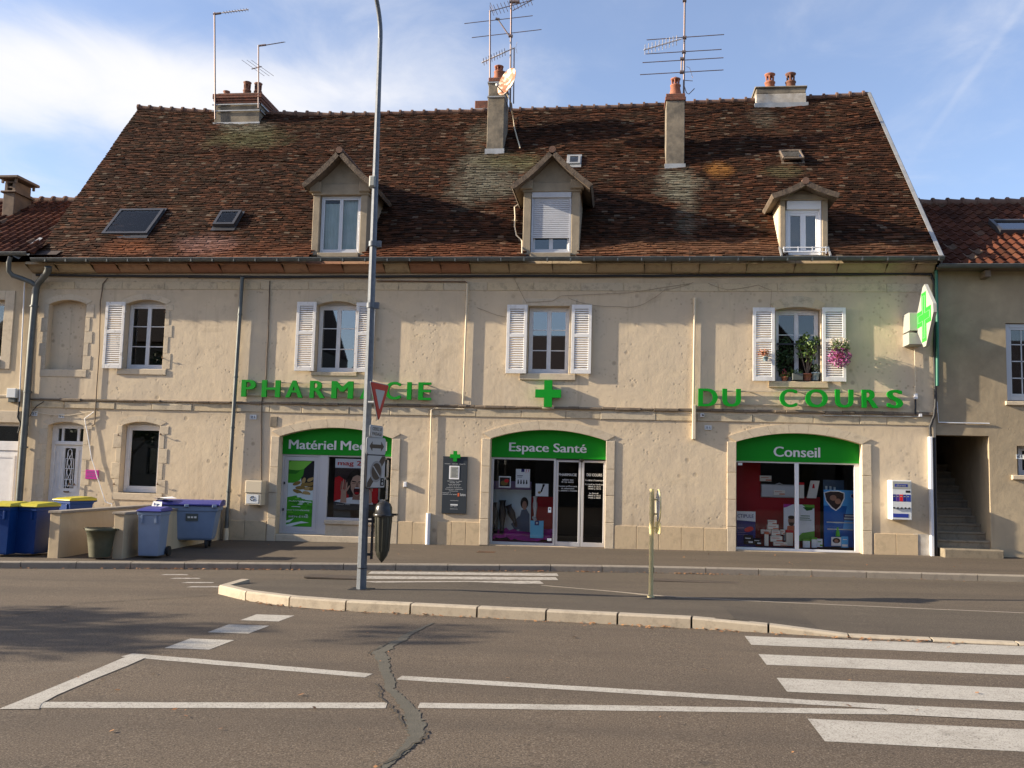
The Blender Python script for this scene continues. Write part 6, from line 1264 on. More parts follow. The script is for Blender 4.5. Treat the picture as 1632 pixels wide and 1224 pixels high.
# ------------------------------------------------------------------ aerials and the dish
M['aerial'] = mat('grey_aerial', (.16, .15, .16), .5, .5, col2=(.22, .14, .11), scale=6); M['aerial_white'] = mat('pale_aerial', (.62, .58, .56), .5, .2)
def ln(mb, a, b, y, r, y2=None): mb.tube([P(*a, y), P(*b, y2 if y2 is not None else y)], r, 6)
def aerial(label, mast, y, rm, draw, extra=None):
    b, t = P(*mast[0], y), P(*mast[1], y); t.x = b.x+(t.x-b.x); o = thing('tv_aerial', label, 'aerial', b); mb = MB(); mb.tube([b, t], rm, 8); part('mast', mb, 'aerial', o); w = MB(); draw(w)
    if w.v: part('antenna', w, ['aerial', 'aerial_white'], o)
    if extra: x = MB(); extra(x); part('antenna', x, ['aerial', 'aerial_white'], o)
    return o
y = C1[2]-.05
def d_(w): 
    w.cur = 1; ln(w, (342, 22), (396, 15), y, .018); w.cur = 0; w.tube([P(340, 22.5, y), P(352, 21, y)], .035, 6)
    for k in range(9): p = P(358+4.5*k, 20-.58*k, y); w.tube([p+Vector((0, -.09, 0)), p+Vector((0, .09, 0))], .008, 5)
aerial('tall aerial mast with one boom at the top, left of the wide chimney', ((343, 190), (342, 20)), y, .026, d_)
y = C1[2]-.05
def d_(w):
    ln(w, (411, 74), (453, 67), y, .014); w.tube([P(412, 73, y), P(424, 71.5, y)], .03, 6)
    for k in range(7): p = P(420+5.2*k, 72.5-.87*k, y); w.tube([p+Vector((-.03, -.10, -.05)), p+Vector((.03, .10, .05))], .009, 5)
def e_(w):
    ln(w, (401, 110), (417, 106), y, .016)
    for q in (401, 409, 416): p = P(q, 108, y); w.tube([p+Vector((-.22, -.25, .14)), p+Vector((.3, .3, -.14))], .006, 5)
aerial('short aerial with two small antennas fixed to the right of the wide chimney', ((412, 172), (412, 72)), y, .022, d_, e_)
y = C2[2]+.1
def d_(w):
    ln(w, (779, 18.5), (852, -1), y, .012)
    for k in range(12): p = P(784+5.6*k, 17-1.5*k, y); w.tube([p+Vector((-.05, -.1, .10)), p+Vector((.05, .1, -.10))], .008, 5)
    w.tube([P(781, 18, y), P(781, 4, y), P(788, 20, y)], .010, 5)
aerial('slender left mast of the middle chimney with a ribbed antenna on top', ((781, 150), (781, 17)), y, .024, d_)
y = C2[2]+.45
def d_(w):
    ln(w, (740, 37.6), (849, 25), y, .011); ln(w, (752, 60), (863, 47), y, .011); ln(w, (793, 30), (812, 58), y, .020); w.tube([P(790, 30, y), P(796, 31, y)], .04, 6); w.tube([P(811, 57, y), P(817, 58, y)], .05, 6)
    ln(w, (817, 17), (852, -2), y, .012); w.tube([P(812, 3, y), P(828, 3, y)], .05, 6)
aerial('tall right mast of the middle chimney with long crosswise rods', ((813, 178), (815, -14)), y, .026, d_)
y = C2[2]+.2
def d_(w):
    w.cur = 1; ln(w, (767.5, 100), (820, 76), y, .020); w.cur = 0
    for k in range(9): p = P(771+4.2*k, 98.5-1.95*k, y); w.tube([p+Vector((0, -.1, .06)), p+Vector((0, .1, -.06))], .009, 5)
    w.cur = 1
    for s in (-1, 1): w.tube([P(816, 78, y), P(812, 78+s*14, y)], .009, 5); w.tube([P(822, 76, y), P(824, 76+s*9, y)], .007, 5)
aerial('small pale slanting antenna beside the dish on the middle chimney', ((818.5, 165), (819.5, 76)), y, .018, d_)
y = C3[2]+.4
def d_(w):
    for a, b in (((1030.6, 63.6), (1154, 55)), ((1029.5, 86), (1150, 78.7)), ((1024, 99.8), (1153, 92)), ((1020, 119), (1153, 111.4))): ln(w, a, b, y, .012)
    ln(w, (1086.5, 94), (1086, 116), y, .022); 
    for q in ((1091, 60), (1090, 83), (1087, 94), (1086.5, 115), (1091, 1)): w.tube([P(q[0]-3, q[1], y), P(q[0]+3, q[1], y)], .05, 6)
    w.tube([P(1090, 128, y), P(1104, 129, y)], .010, 5); w.tube([P(1089, 132, y), P(1094, 148, y), P(1098, 150, y), P(1107, 141, y)], .012, 5); w.tube([P(1094, 106, y), P(1099, 108, y), P(1104, 124, y)], .006, 5)
    w.cur = 1; ln(w, (1026, 79.6), (1086, 62), y, .018)
    for k in range(10): p = P(1028+5.6*k, 79-1.63*k, y); w.tube([p+Vector((0, -.08, .11)), p+Vector((0, .08, -.11))], .010, 5)
aerial('broad aerial with four long horizontal rods above the slim right chimney', ((1089.5, 175), (1091.5, -14)), y, .026, d_)
n_ = NT('rusty_dish', .6); n_.color(n_.mix(n_.ramp(n_.noise(5.5, 7, .7), (.44, 0.), (.50, 1.)), (.66, .60, .48), n_.mix(n_.ramp(n_.noise(9, 4), (.4, 0.), (.6, 1.)), (.33, .12, .035), (.20, .07, .03)))); M['dish'] = n_.m
yd = C2[2]-.40; c = P(809, 131, yd); o = thing('satellite_dish', 'rusty white satellite dish on the tall middle chimney', 'satellite dish', c); nrm = Vector((-.66, -.70, .26)).normalized(); q = nrm.to_track_quat('Z', 'Y').to_matrix().to_4x4(); mb = MB(); T = Matrix.Translation(c) @ q
R_, dep = .40, .075
def dm(r, z): return (r, z)
tmp = MB(); tmp.lathe((0, 0, 0), [(.001, -.04), (R_*.3, -.036), (R_*.6, -.012), (R_*.85, .018), (R_, .042), (R_*1.01, .036), (R_*.85, .006), (R_*.6, -.024), (R_*.3, -.05), (.001, -.054)], 32)
mb.add([T @ (Matrix.Diagonal((.92, 1.05, 1, 1)) @ v) for v in tmp.v], tmp.f); mb.sm = [True]*len(mb.f); part('reflector', mb, 'dish', o)
mb = MB(); e = c+nrm*.42+Vector((.0, 0, -.30)); mb.tube([c+q.to_3x3() @ Vector((0, -.38, .03)), e], .014, 6); mb.cur = 1; mb.tube([e, e-nrm*.10+Vector((0, 0, .05))], .035, 8); part('feed_arm', mb, ['aerial', 'sign_white'], o)
mb = MB(); mb.tube([c-nrm*.05, c-nrm*.16, (C2[1]-.02, C2[2]-.02, c.z-.16)], .03, 8); part('bracket', mb, 'zinc', o)
mb = MB(); pts = [(808, 150), (815, 165), (817, 182), (820, 205), (824, 220), (829, 236)]; mb.tube([(P(*p, C2[2]-.1) if i < 2 else RF(*p, .05)) for i, p in enumerate(pts)], .020, 6); single('dish_cable', mb, ['cream_pvc'], 'loose pale cable running down the tiles from the dish', 'cable')
mb = MB(); pts = [(826, 326), (820, 330), (821, 345), (820, 360), (823, 375), (832, 384), (832, 404)]; mb.tube([RF(*p, .06) for p in pts], .018, 6); single('roof_cable', mb, ['cream_pvc'], 'pale cable looping over the tiles left of the shuttered dormer', 'cable')
# ------------------------------------------------------------------ lamp post with its road signs
LX, LY = -3.95, -7.8; lz0 = gz(LX, -.11)
o = thing('street_lamp', 'tall galvanised street lamp post with curved arm on the traffic island', 'street lamp', (LX, LY, lz0))
zt_ = P(606, 62, LY).z; xt = P(606, 62, LY).x; mb = MB(); mb.tube([(LX, LY, lz0-.05), (LX+(xt-LX)*.5, LY, (lz0+zt_)/2), (xt, LY, zt_)], [.078, .06, .040], 8, sm=False); part('pole', mb, 'galv', o)
mb = MB(); a = []
for k in range(13): t = PI/2*.86*k/12; a.append((xt-.18*(1-math.cos(t)), LY-1.15*(1-math.cos(t)), zt_+1.0*math.sin(t)))
e = Vector(a[-1]); dr_ = (e-Vector(a[-2])).normalized(); a.append(tuple(e+dr_*.8)); mb.tube(a, .040, 8, .03); part('arm', mb, 'galv', o)
mb = MB(); e = Vector(a[-1]); mb.tube([e, e+dr_*.2, e+dr_*.55, e+dr_*.7], [.05, .12, .13, .04], 12); part('lamp_head', mb, 'zinc', o)
for py, hh in ((389, .06), (487, .05)): p = P(600, py, LY); mb = MB(); xx = LX+(xt-LX)*(p.z-lz0)/(zt_-lz0); mb.lathe((xx, LY, p.z-.04), [(.075, 0), (.075, .08)], 10); mb.box(xx+.05, xx+.13, LY-.03, LY+.03, p.z-.05, p.z+.05); part('clamp', mb, 'galv', o)
p = P(595, 291, LY); mb = MB(); mb.cbox(p.x-.05, p.x+.05, LY-.09, LY+.05, p.z-.09, p.z+.09, .02); part('sensor_box', mb, 'led_white', o)
mb = MB(); mb.lathe((LX, LY, lz0+.32), [(.086, 0), (.086, .012)], 10); part('band', mb, 'dark_metal', o); mb = MB(); mb.box(LX-.17, LX+.17, LY-.17, LY+.17, lz0-.05, lz0+.008); part('base_plate', mb, 'dark_metal', o)
def SP(px, py, ang, y): c = P(px, py, y); h = Vector((math.cos(ang), math.sin(ang), 0)); n = Vector((math.sin(ang), -math.cos(ang), 0)); return c, h, n
def signplate(mb, c, h, n, loop, off, th): mb.prism([c+h*a+Vector((0, 0, b))+n*off for a, b in loop], n*th)
def tri(s, r=.045):
    H = s*.866; vs = [(-s/2, H/2), (s/2, H/2), (0, -H/2)]; o = []
    for i, v in enumerate(vs):
        p, q = vs[i-1], vs[(i+1) % 3]; d1 = Vector((p[0]-v[0], p[1]-v[1])).normalized(); d2 = Vector((q[0]-v[0], q[1]-v[1])).normalized(); b = Vector(v)
        for f in range(5): t = f/4; o.append(tuple(b+d1*r*(1-t)**2+d2*r*t*t))
    return o
pm('sign_red', (.42, .035, .03), .4); pm('sign_back', (.30, .31, .32), .5); pm('sign_brown', (.075, .058, .045), .5); pm('sign_grey', (.26, .255, .25), .5); pm('sign_face', (.40, .40, .39), .45)
A65 = math.radians(80); A55 = math.radians(71); ys = LY-.12
c, h, n = SP(604, 641, A65, ys); o = thing('yield_sign', 'red and white inverted triangle yield sign on the lamp post', 'road sign', c); mb = MB(); signplate(mb, c, h, n, tri(.66), 0, .012); part('plate', mb, 'sign_red', o); mb = MB(); signplate(mb, c+Vector((0, 0, .035)), h, n, tri(.36, .03), .012, .002); part('white_field', mb, 'sign_face', o); mb = MB(); signplate(mb, c, h, n, tri(.69), -.012, .012); part('rim', mb, 'sign_back', o); mb = MB(); mb.tube([c-n*.01, c-n*.18], .02, 6); part('bracket', mb, 'sign_back', o)
def textplate(parent, c, h, n, s, w, z0, z1, m, off=.013):
    T = Matrix.Translation(c) @ Matrix(((h.x, -n.x, 0, 0), (h.y, -n.y, 0, 0), (0, 0, 1, 0), (0, 0, 0, 1))); mb = MB()
    for t_, a, b in s: text(mb, t_, -w/2, w/2, a, b, -off, .001, .01, T=T)
    part('lettering', mb, m, parent)
c, h, n = SP(600, 688, A65, ys); o = thing('sign_plate', 'small white plate reading CEDEZ LE PASSAGE under the yield triangle', 'road sign', c); mb = MB(); signplate(mb, c, h, n, rrloop(-.22, .22, -.085, .085, .03), 0, .012); part('plate', mb, 'sign_face', o); textplate(o, c, h, n, [('CEDEZ LE', .015, .065), ('PASSAGE', -.06, -.01)], .34, 0, 0, 'sign_brown'); mb = MB(); signplate(mb, c, h, n, rrloop(-.232, .232, -.097, .097, .035), -.012, .012); part('rim', mb, 'sign_back', o)
c, h, n = SP(599.5, 711.5, A55, ys-.02); o = thing('sign_plate', 'white plate with a dark double-headed arrow on the lamp post', 'road sign', c); mb = MB(); signplate(mb, c, h, n, rrloop(-.25, .25, -.125, .125, .04), 0, .012); part('plate', mb, 'sign_face', o); mb = MB(); signplate(mb, c, h, n, [(-.20, 0), (-.12, .075), (-.12, .03), (.12, .03), (.12, .075), (.20, 0), (.12, -.075), (.12, -.03), (-.12, -.03), (-.12, -.075)], .012, .002); part('arrow', mb, 'sign_brown', o); mb = MB(); signplate(mb, c, h, n, rrloop(-.262, .262, -.137, .137, .045), -.012, .012); part('rim', mb, 'sign_back', o)
c, h, n = SP(598.5, 751.5, A55, ys-.02); o = thing('parking_zone_sign', 'square end of no-parking zone sign with crossed-out dark roundel', 'road sign', c); mb = MB(); signplate(mb, c, h, n, rrloop(-.24, .24, -.245, .245, .02), 0, .012); part('plate', mb, 'sign_face', o); mb = MB()
signplate(mb, c, h, n, [(-.235, -.24), (-.15, -.24), (.235, .17), (.235, .24), (.15, .24), (-.235, -.17)], .012, .0015); mb.cur = 1; signplate(mb, c, h, n, circ(0, 0, .165), .0138, .0015); mb.cur = 0; signplate(mb, c, h, n, circ(0, 0, .13), .0155, .0015); mb.cur = 2; a45 = [(-.10, .075), (-.085, .09), (.10, -.075), (.085, -.09)]; signplate(mb, c, h, n, a45, .0172, .0015); mb.cur = 3; signplate(mb, c, h, n, rloop(.12, .215, -.22, -.10), .0172, .0015); mb.cur = 2; signplate(mb, c, h, n, circ(.167, -.185, .022), .0192, .001); signplate(mb, c, h, n, rloop(.155, .18, -.145, -.12), .0192, .001); part('symbols', mb, ['sign_brown', 'sign_grey', 'sign_face', 'ink'], o); mb = MB(); signplate(mb, c, h, n, rrloop(-.255, .255, -.26, .26, .025), -.012, .012); part('rim', mb, 'ink', o)
# litter bin
M['olive_bin'] = mat('dark_olive_plastic', (.035, .036, .026), .35, col2=(.05, .05, .038), scale=5); M['bin_hood'] = mat('black_hood', (.028, .026, .023), .28)
yb = LY+.02; zb0, zb1, zr_ = Z(611, 897, yb), Z(609, 795, yb), Z(609, 821, yb); cx = X(610, 850, yb); o = thing('litter_bin', 'dark olive litter bin with a domed hood hanging on the lamp post', 'litter bin', (cx, yb, zb0)); mb = MB(); r = .135; H = zr_-zb0
mb.lathe((cx, yb, zb0), [(.001, 0), (.03, .03), (.085, .11), (.105, .18), (r, H-.03), (r, H)], 22)
for k in range(14): a = 2*PI*k/14; mb.tube([(cx+.106*math.cos(a), yb+.106*math.sin(a), zb0+.18), (cx+(r+.002)*math.cos(a), yb+(r+.002)*math.sin(a), zb0+H-.03)], .007, 5)
part('body', mb, 'olive_bin', o); mb = MB(); mb.lathe((cx, yb, zr_-.02), [(r+.025, 0), (r+.03, .02), (r+.02, .05), (r, .055), (r-.002, .14), (r-.03, .20), (r-.08, .235), (.001, .245)], 22); mb.box(cx+r, cx+r+.08, yb-.05, yb+.05, zr_, zr_+.03); part('hood', mb, 'bin_hood', o); mb = MB(); mb.box(cx-r-.045, cx-r-.015, yb-.03, yb+.03, zb0+.05, zr_); mb.box(LX, cx-r-.01, yb-.02, yb+.02, zr_-.12, zr_-.08); mb.box(LX, cx-r-.01, yb-.02, yb+.02, zb0+.1, zb0+.14); part('bracket', mb, 'dark_metal', o)
# sign post seen edge-on
M['cream_paint'] = mat('cream_post_paint', (.60, .51, .25), .45, col2=(.50, .42, .20), scale=7); bx_, by_ = .49, -7.2; bz = gz(bx_, RZ+.02)
o = thing('sign_post', 'cream painted post carrying a round sign seen edge-on', 'sign post', (bx_, by_, bz)); zt_ = P(1037, 779, by_).z; mb = MB(); mb.tube([(bx_, by_, bz-.03), (bx_+.0, by_, zt_)], .036, 14); part('post', mb, 'cream_paint', o); mb = MB(); mb.lathe((bx_, by_, bz-.01), [(.055, 0), (.055, .03), (.04, .04)], 14); part('foot', mb, 'cream_paint', o)
for py in (796, 819, 841): p = P(1037, py, by_); mb = MB(); mb.lathe((bx_, by_, p.z-.015), [(.043, 0), (.043, .03)], 12); mb.box(bx_+.03, bx_+.10, by_-.012, by_+.012, p.z-.012, p.z+.012); part('clamp', mb, 'cream_paint', o)
p = P(1043, 806, by_); mb = MB(); c = Vector((bx_+.095, by_, p.z)); h = Vector((.10, -.995, 0)); n = Vector((.995, .10, 0)); 
for k in range(28):
    a, b = 2*PI*k/28, 2*PI*(k+1)/28
pts = circ(0, 0, .245, None, 30); mb.prism([c+h*a+Vector((0, 0, b)) for a, b in pts], n*.014); part('round_sign', mb, 'sign_back', o); mb = MB(); mb.tube([c+h*a+Vector((0, 0, b))+n*.007 for a, b in circ(0, 0, .25, None, 40)]+[c+h*.25+n*.007], .012, 6); part('sign_rim', mb, 'cream_paint', o)
p = P(1044, 841, by_); mb = MB(); c = Vector((bx_+.09, by_, p.z)); h = Vector((.28, -.96, 0)); n = Vector((.96, .28, 0)); signplate(mb, c, h, n, rrloop(-.14, .14, -.09, .09, .04), 0, .012); part('supplementary_plate', mb, 'cream_paint', o)
# ------------------------------------------------------------------ bins by the door
M['blue_plastic'] = mat('blue_bin_plastic', (.004, .035, .165), .45, col2=(.006, .045, .19), scale=3, spec=.2); M['yellow_lid'] = mat('yellow_lid', (.50, .44, .03), .45, col2=(.42, .36, .03), scale=4); M['greyblue'] = mat('grey_blue_plastic', (.22, .285, .40), .5, col2=(.19, .245, .35), scale=2.5, spec=.2); M['indigo_lid'] = mat('indigo_lid', (.035, .04, .22), .5, col2=(.045, .05, .26), scale=3); M['rubber'] = mat('rubber', (.015, .015, .016), .7); M['tub_green'] = mat('mossy_tub', (.085, .08, .047), .7, col2=(.05, .055, .03), scale=4)
def wheelie(label, px, py, w, d, h, body, lid, rz, group=None, z=-.05, xy=None):
    g_ = G(px, py, z) if xy is None else Vector((*xy, gz(xy[0], z))); o = thing('wheelie_bin', label, 'wheelie bin', g_, group); R = Matrix.Translation(g_) @ Matrix.Rotation(rz, 4, 'Z')
    def tr(mb): mb.v = [R @ v for v in mb.v]; return mb
    def ring(f, z): a, b = w/2*f, d/2*f; return [Vector((-a, -b, z)), Vector((a, -b, z)), Vector((a, b*.9, z)), Vector((-a, b*.9, z))]
    mb = MB(); L = [ring(.80, .03), ring(.82, .06), ring(.95, h*.86), ring(1.0, h*.865), ring(1.0, h*.93)]; v = sum(L, []); f = [(0, 3, 2, 1)]
    for i in range(len(L)-1):
        for k in range(4): f.append((4*i+k, 4*i+(k+1) % 4, 4*i+4+(k+1) % 4, 4*i+4+k))
    f.append((16, 17, 18, 19)); mb.add(v, f)
    for s in (-.3, .3): mb.box(s*w-.02, s*w+.02, -d/2-.01, -d/2+.06, h*.70, h*.86)
    part('body', tr(mb), body, o, bev=.02)
    mb = MB(); a, b = w/2+.02, d/2+.03; t = h*.935; v = [(-a, -b, t), (a, -b, t), (a, b, t), (-a, b, t), (-a, -b, t+.025), (a, -b, t+.025), (a, b, t+.05), (-a, b, t+.05), (-a*.8, -b*.75, t+.06), (a*.8, -b*.75, t+.06), (a*.8, b*.7, t+.09), (-a*.8, b*.7, t+.09)]
    mb.add(v, [(0, 3, 2, 1), (0, 1, 5, 4), (1, 2, 6, 5), (2, 3, 7, 6), (3, 0, 4, 7), (4, 5, 9, 8), (5, 6, 10, 9), (6, 7, 11, 10), (7, 4, 8, 11), (8, 9, 10, 11)]); part('lid', tr(mb), lid, o, bev=.012)
    mb = MB(); mb.tube([(-w/2+.04, d/2+.07, h*.92), (w/2-.04, d/2+.07, h*.92)], .018, 8); [mb.tube([(s*(w/2-.05), d/2-.03, h*.90), (s*(w/2-.05), d/2+.07, h*.92)], .018, 8) for s in (-1, 1)]; part('handle', tr(mb), body, o)
    for s in (-1, 1): mb = MB(); mb.tube([(s*(w/2-.02), d/2-.05, .10), (s*(w/2+.035), d/2-.05, .10)], .10, 16, sm=False); part('wheel', tr(mb), 'rubber', o)
    return o
wheelie('blue wheelie bin with a yellow lid cut by the left edge', 5, 884, .58, .7, 1.03, 'blue_plastic', 'yellow_lid', .06, 'blue wheelie bins with yellow lids')
wheelie('blue wheelie bin with a yellow lid beside the low wall, in front', 52, 883, .56, .7, 1.02, 'blue_plastic', 'yellow_lid', -.05, 'blue wheelie bins with yellow lids')
wheelie('blue wheelie bin with a yellow lid standing behind the low wall', 0, 0, .58, .7, 1.03, 'blue_plastic', 'yellow_lid', -.35, 'blue wheelie bins with yellow lids', xy=(-12.98, -.95))
wheelie('small grey-blue wheelie bin with a blue lid beside the big container', 242, 887, .47, .52, .96, 'greyblue', 'indigo_lid', .10)
# four-wheeled container
g_ = G(287, 874, -.04); g_.y += .38; rz = math.radians(15); o = thing('waste_container', 'large four-wheeled grey-blue waste container with an indigo lid', 'container', g_); R = Matrix.Translation(g_) @ Matrix.Rotation(rz, 4, 'Z'); w, d, h = 1.28, .74, 1.02
def tr(mb): mb.v = [R @ v for v in mb.v]; return mb
mb = MB(); L = []
for f, fz, z in ((.80, .62, .17), (.84, .70, .22), (.97, .94, .80), (1.02, 1.0, .82), (1.02, 1.0, .93)): a, b = w/2*f, d/2*fz; L.append([Vector((-a, -b, z)), Vector((a, -b, z)), Vector((a, b, z)), Vector((-a, b, z))])
v = sum(L, []); f = [(0, 3, 2, 1), (16, 17, 18, 19)]
for i in range(4):
    for k in range(4): f.append((4*i+k, 4*i+(k+1) % 4, 4*i+4+(k+1) % 4, 4*i+4+k))
mb.add(v, f); part('body', tr(mb), 'greyblue', o, bev=.03)
mb = MB(); v = []
for (yy, zz) in ((-d/2-.04, .935), (-d/2-.045, .97), (-d/4, 1.03), (0, 1.055), (d/4, 1.05), (d/2+.03, 1.02), (d/2+.03, .935)): v += [(-w/2-.05, yy, zz), (w/2+.06, yy, zz)]
k = len(v)//2; mb.add(v, [(2*i, 2*i+1, 2*i+3, 2*i+2) for i in range(k-1)]+[tuple(range(0, 2*k, 2))[::-1], tuple(range(1, 2*k, 2)), (0, 2*k-2, 2*k-1, 1)]); part('lid', tr(mb), 'indigo_lid', o, bev=.012)
mb = MB()
for s in (-.46, .0, .46): mb = MB(); mb.cbox(s*w-.045, s*w+.045, -d/2-.075, -d/2+.02, .90, .965, .008); part('lid_handle', tr(mb), 'greyblue', o)
mb = MB(); mb.box(-.03, .26, -d/2+.005, -d/2+.0, .52, .66); mb = MB(); mb.add([(-.02, -.335, .60), (.24, -.335, .60), (.24, -.352, .76), (-.02, -.352, .76)], [(0, 1, 2, 3)]); mb.v = [v+Vector((0, -.004, 0)) for v in mb.v]; mb.cur = 1
for i in range(3): mb.box(.02+.07*i, .07+.07*i, -.362, -.352, .66, .70)
part('sticker', tr(mb), ['shop_grey', 'carton'], o)
for sx_ in (-1, 1):
    for sy_ in (-1, 1):
        mb = MB(); mb.tube([(sx_*.42-.02, sy_*.2, .09), (sx_*.42+.03, sy_*.2, .09)], .09, 16, sm=False); mb.box(sx_*.42-.04, sx_*.42-.025, sy_*.2-.03, sy_*.2+.03, .08, .20); mb.box(sx_*.42+.03, sx_*.42+.045, sy_*.2-.03, sy_*.2+.03, .08, .20); part('wheel', tr(mb), 'rubber', o)
mb = MB(); base = R @ Vector((-.52, -.2, 1.03))
for k in range(5):
    a = random.uniform(0, 3); c = base+Vector((random.uniform(-.08, .12), random.uniform(-.15, .1), .012*k+.01)); hx = Vector((math.cos(a), math.sin(a), random.uniform(-.15, .05)))*.15; hy = Vector((-math.sin(a), math.cos(a), random.uniform(-.1, .1)))*.1; mb.quad(c-hx-hy, c+hx-hy, c+hx+hy+Vector((0, 0, .02)), c-hx+hy)
e = R @ Vector((-.66, -.42, .96)); mb.quad(e+Vector((-.1, -.03, -.12)), e+Vector((.16, -.04, -.10)), e+Vector((.14, .02, .05)), e+Vector((-.06, .02, .06)))
single('paper_sheets', mb, ['paper'], 'crumpled white paper sheets lying on the container lid', 'paper')
mb = MB(); c = G(266, 826, .4); c = Vector((R @ Vector((-.66, -.44, .62)))); mb.quad(c, c+Vector((.13, .02, .04)), c+Vector((.15, .03, -.10)), c+Vector((.06, .0, -.06))); single('paper_scrap', mb, ['paper'], 'white paper scrap stuck between the small bin and the container', 'paper')
# low yard walls and tub
def ywall(label, pxa, pxb, y0, ztop):
    xa, xb = X(pxa, 850, y0), X(pxb, 850, y0); o = thing('yard_wall', label, 'wall', ((xa+xb)/2, y0, gz(xa, -.03))); mb = MB(); mb.box(xa, xb, y0, -.001, -.8, ztop-.05); part('render', mb, 'yard_wall', o, bev=.012); mb = MB(); n = 2
    for i in range(n): a, b = y0-.03+(-y0)*i/n, y0-.03+(-y0)*(i+1)/n; mb.rnd(); mb.box(xa-.03, xb+.03, a+.004, b-.004, ztop-.05, ztop)
    part('coping', mb, 'kerb_far', o, bev=.008)
yw = G(86, 886, -.03).y; ywall('low rendered yard wall with stone coping beside the blue bins', 78, 95, yw, P(86, 814, yw).z); yw2 = G(189, 887, -.03).y; ywall('low rendered yard wall with stone coping beside the grey-blue bin', 180.5, 197, yw2, P(189, 816, yw2).z)
g_ = G(146, 889, -.03); g_.y += .28; mb = MB(); mb.lathe(g_, [(.20, 0), (.24, .30), (.275, .54), (.30, .545), (.30, .60), (.27, .60), (.26, .54), (.21, .12), (.001, .12)], 22); mb.v = [Vector((g_.x+(v.x-g_.x)*.97, v.y, g_.z+(v.z-g_.z)*.92)) for v in mb.v]; o = thing('plastic_tub', 'mossy green plastic tub standing between the low yard walls', 'tub', g_); part('tub', mb, 'tub_green', o); mb = MB(); [mb.tube([(g_.x+s*.30, g_.y-.05, g_.z+.55), (g_.x+s*.36, g_.y, g_.z+.53), (g_.x+s*.30, g_.y+.05, g_.z+.55)], .014, 6) for s in (-1, 1)]; part('handle', mb, 'tub_green', o)
# drains and covers
M['dark_plate'] = mat('dark_iron_plate', (.05, .04, .033), .7, col2=(.075, .055, .04), scale=12)
def cover(label, px, py, w, d, m, z, slots=True, name='drain_grate'):
    c = G(px, py, z); mb = MB(); mb.cur = 0; n = 9
    if slots:
        mb.box(c.x-w/2, c.x+w/2, c.y-d/2, c.y+d/2, c.z-.02, c.z+.002); mb.cur = 1
        for i in range(n): a = c.x-w/2+w*(i+.15)/n; mb.box(a, a+w/n*.62, c.y-d/2+.02, c.y+d/2-.02, c.z+.002, c.z+.010)
        mb.box(c.x-w/2, c.x+w/2, c.y-d/2, c.y-d/2+.02, c.z, c.z+.011); mb.box(c.x-w/2, c.x+w/2, c.y+d/2-.02, c.y+d/2, c.z, c.z+.011)
    else: mb.cur = 1; mb.cbox(c.x-w/2, c.x+w/2, c.y-d/2, c.y+d/2, c.z-.02, c.z+.009, .004)
    return single(name, mb, ['ink', m], label, 'drain cover')
cover('small rusty brown drain grate in the pavement before the middle shop', 775, 880, .40, .30, 'rust_iron', -.045); cover('pale slotted cover in the pavement right of the lamp post', 652, 869, .50, .24, 'kerb', -.035); cover('long dark grate in the lane before the slim sign post', 1105, 926.5, 1.55, .34, 'dark_plate', RZ+.006, False, 'trench_cover'); cover('dark rusty plate in the island behind the lamp post', 533, 919, .98, .42, 'dark_plate', RZ+.03, False, 'trench_cover')
# ------------------------------------------------------------------ flower window
M['foliage'] = mat('plant_leaf', (.05, .105, .018), .6, col2=(.11, .17, .03), scale=8); M['foliage_dark'] = mat('dark_leaf', (.022, .05, .014), .6, col2=(.04, .075, .02), scale=8); M['purple'] = mat('purple_petals', (.26, .03, .16), .6, col2=(.36, .09, .25), scale=20); M['whitepetal'] = mat('white_petals', (.62, .52, .48), .6, col2=(.5, .42, .25), scale=25); M['redpetal'] = mat('red_petals', (.36, .03, .05), .6, col2=(.42, .10, .12), scale=25); M['rustleaf'] = mat('rusty_petals', (.26, .075, .03), .6, col2=(.4, .14, .06), scale=25); M['bluepot'] = mat('blue_glazed_pot', (.06, .16, .22), .3, col2=(.4, .42, .42), scale=14)
def pots(name, label, px, py, y, r, h, pm_, draw, box=None):
    c = P(px, py, y); o = thing(name, label, 'potted plant', c); mb = MB()
    if box: mb.cbox(c.x-box/2, c.x+box/2, c.y-.08, c.y+.08, c.z, c.z+h, .012)
    else: mb.lathe(c, [(r*.72, 0), (r*.98, h*.82), (r*1.08, h*.83), (r*1.08, h), (r*.9, h), (r*.85, h*.8), (.001, h*.8)], 16)
    part('pot', mb, pm_, o)
    for nm, m, (dx, dy, dz), (rx, ry, rz), n, s in draw: mb = MB(); leaves(mb, (c.x+dx, c.y+dy, c.z+dz), rx, ry, rz, n, s); part(nm, mb, m, o)
    return o, c
sy = .06; o, c = pots('potted_plant', 'tall leafy green plant in a terracotta pot on the flower window sill', 1286, 607, sy, .11, .17, 'terracotta', [('foliage', 'foliage', (.02, 0, .72), (.24, .14, .30), 200, .055), ('foliage', 'foliage', (-.16, 0, .85), (.10, .08, .15), 55, .05), ('foliage', 'foliage', (.22, -.02, .92), (.11, .08, .14), 60, .05), ('foliage', 'foliage', (-.02, -.02, 1.05), (.07, .07, .13), 40, .05)])
mb = MB(); [mb.tube([c+Vector((0, 0, .1)), c+Vector((dx*.5, 0, .42)), c+Vector((dx, 0, z))], .014, 6) for dx, z in ((0, 1.0), (-.16, .8), (.2, .85), (.08, .7))]; part('stem', mb, 'wood_dark', o)
pots('potted_plant', 'dark bushy foliage plant at the left inside of the flower window', 1251, 606, .12, .10, .14, 'terracotta', [('foliage', 'foliage_dark', (0, .0, .55), (.22, .06, .48), 260, .06)])
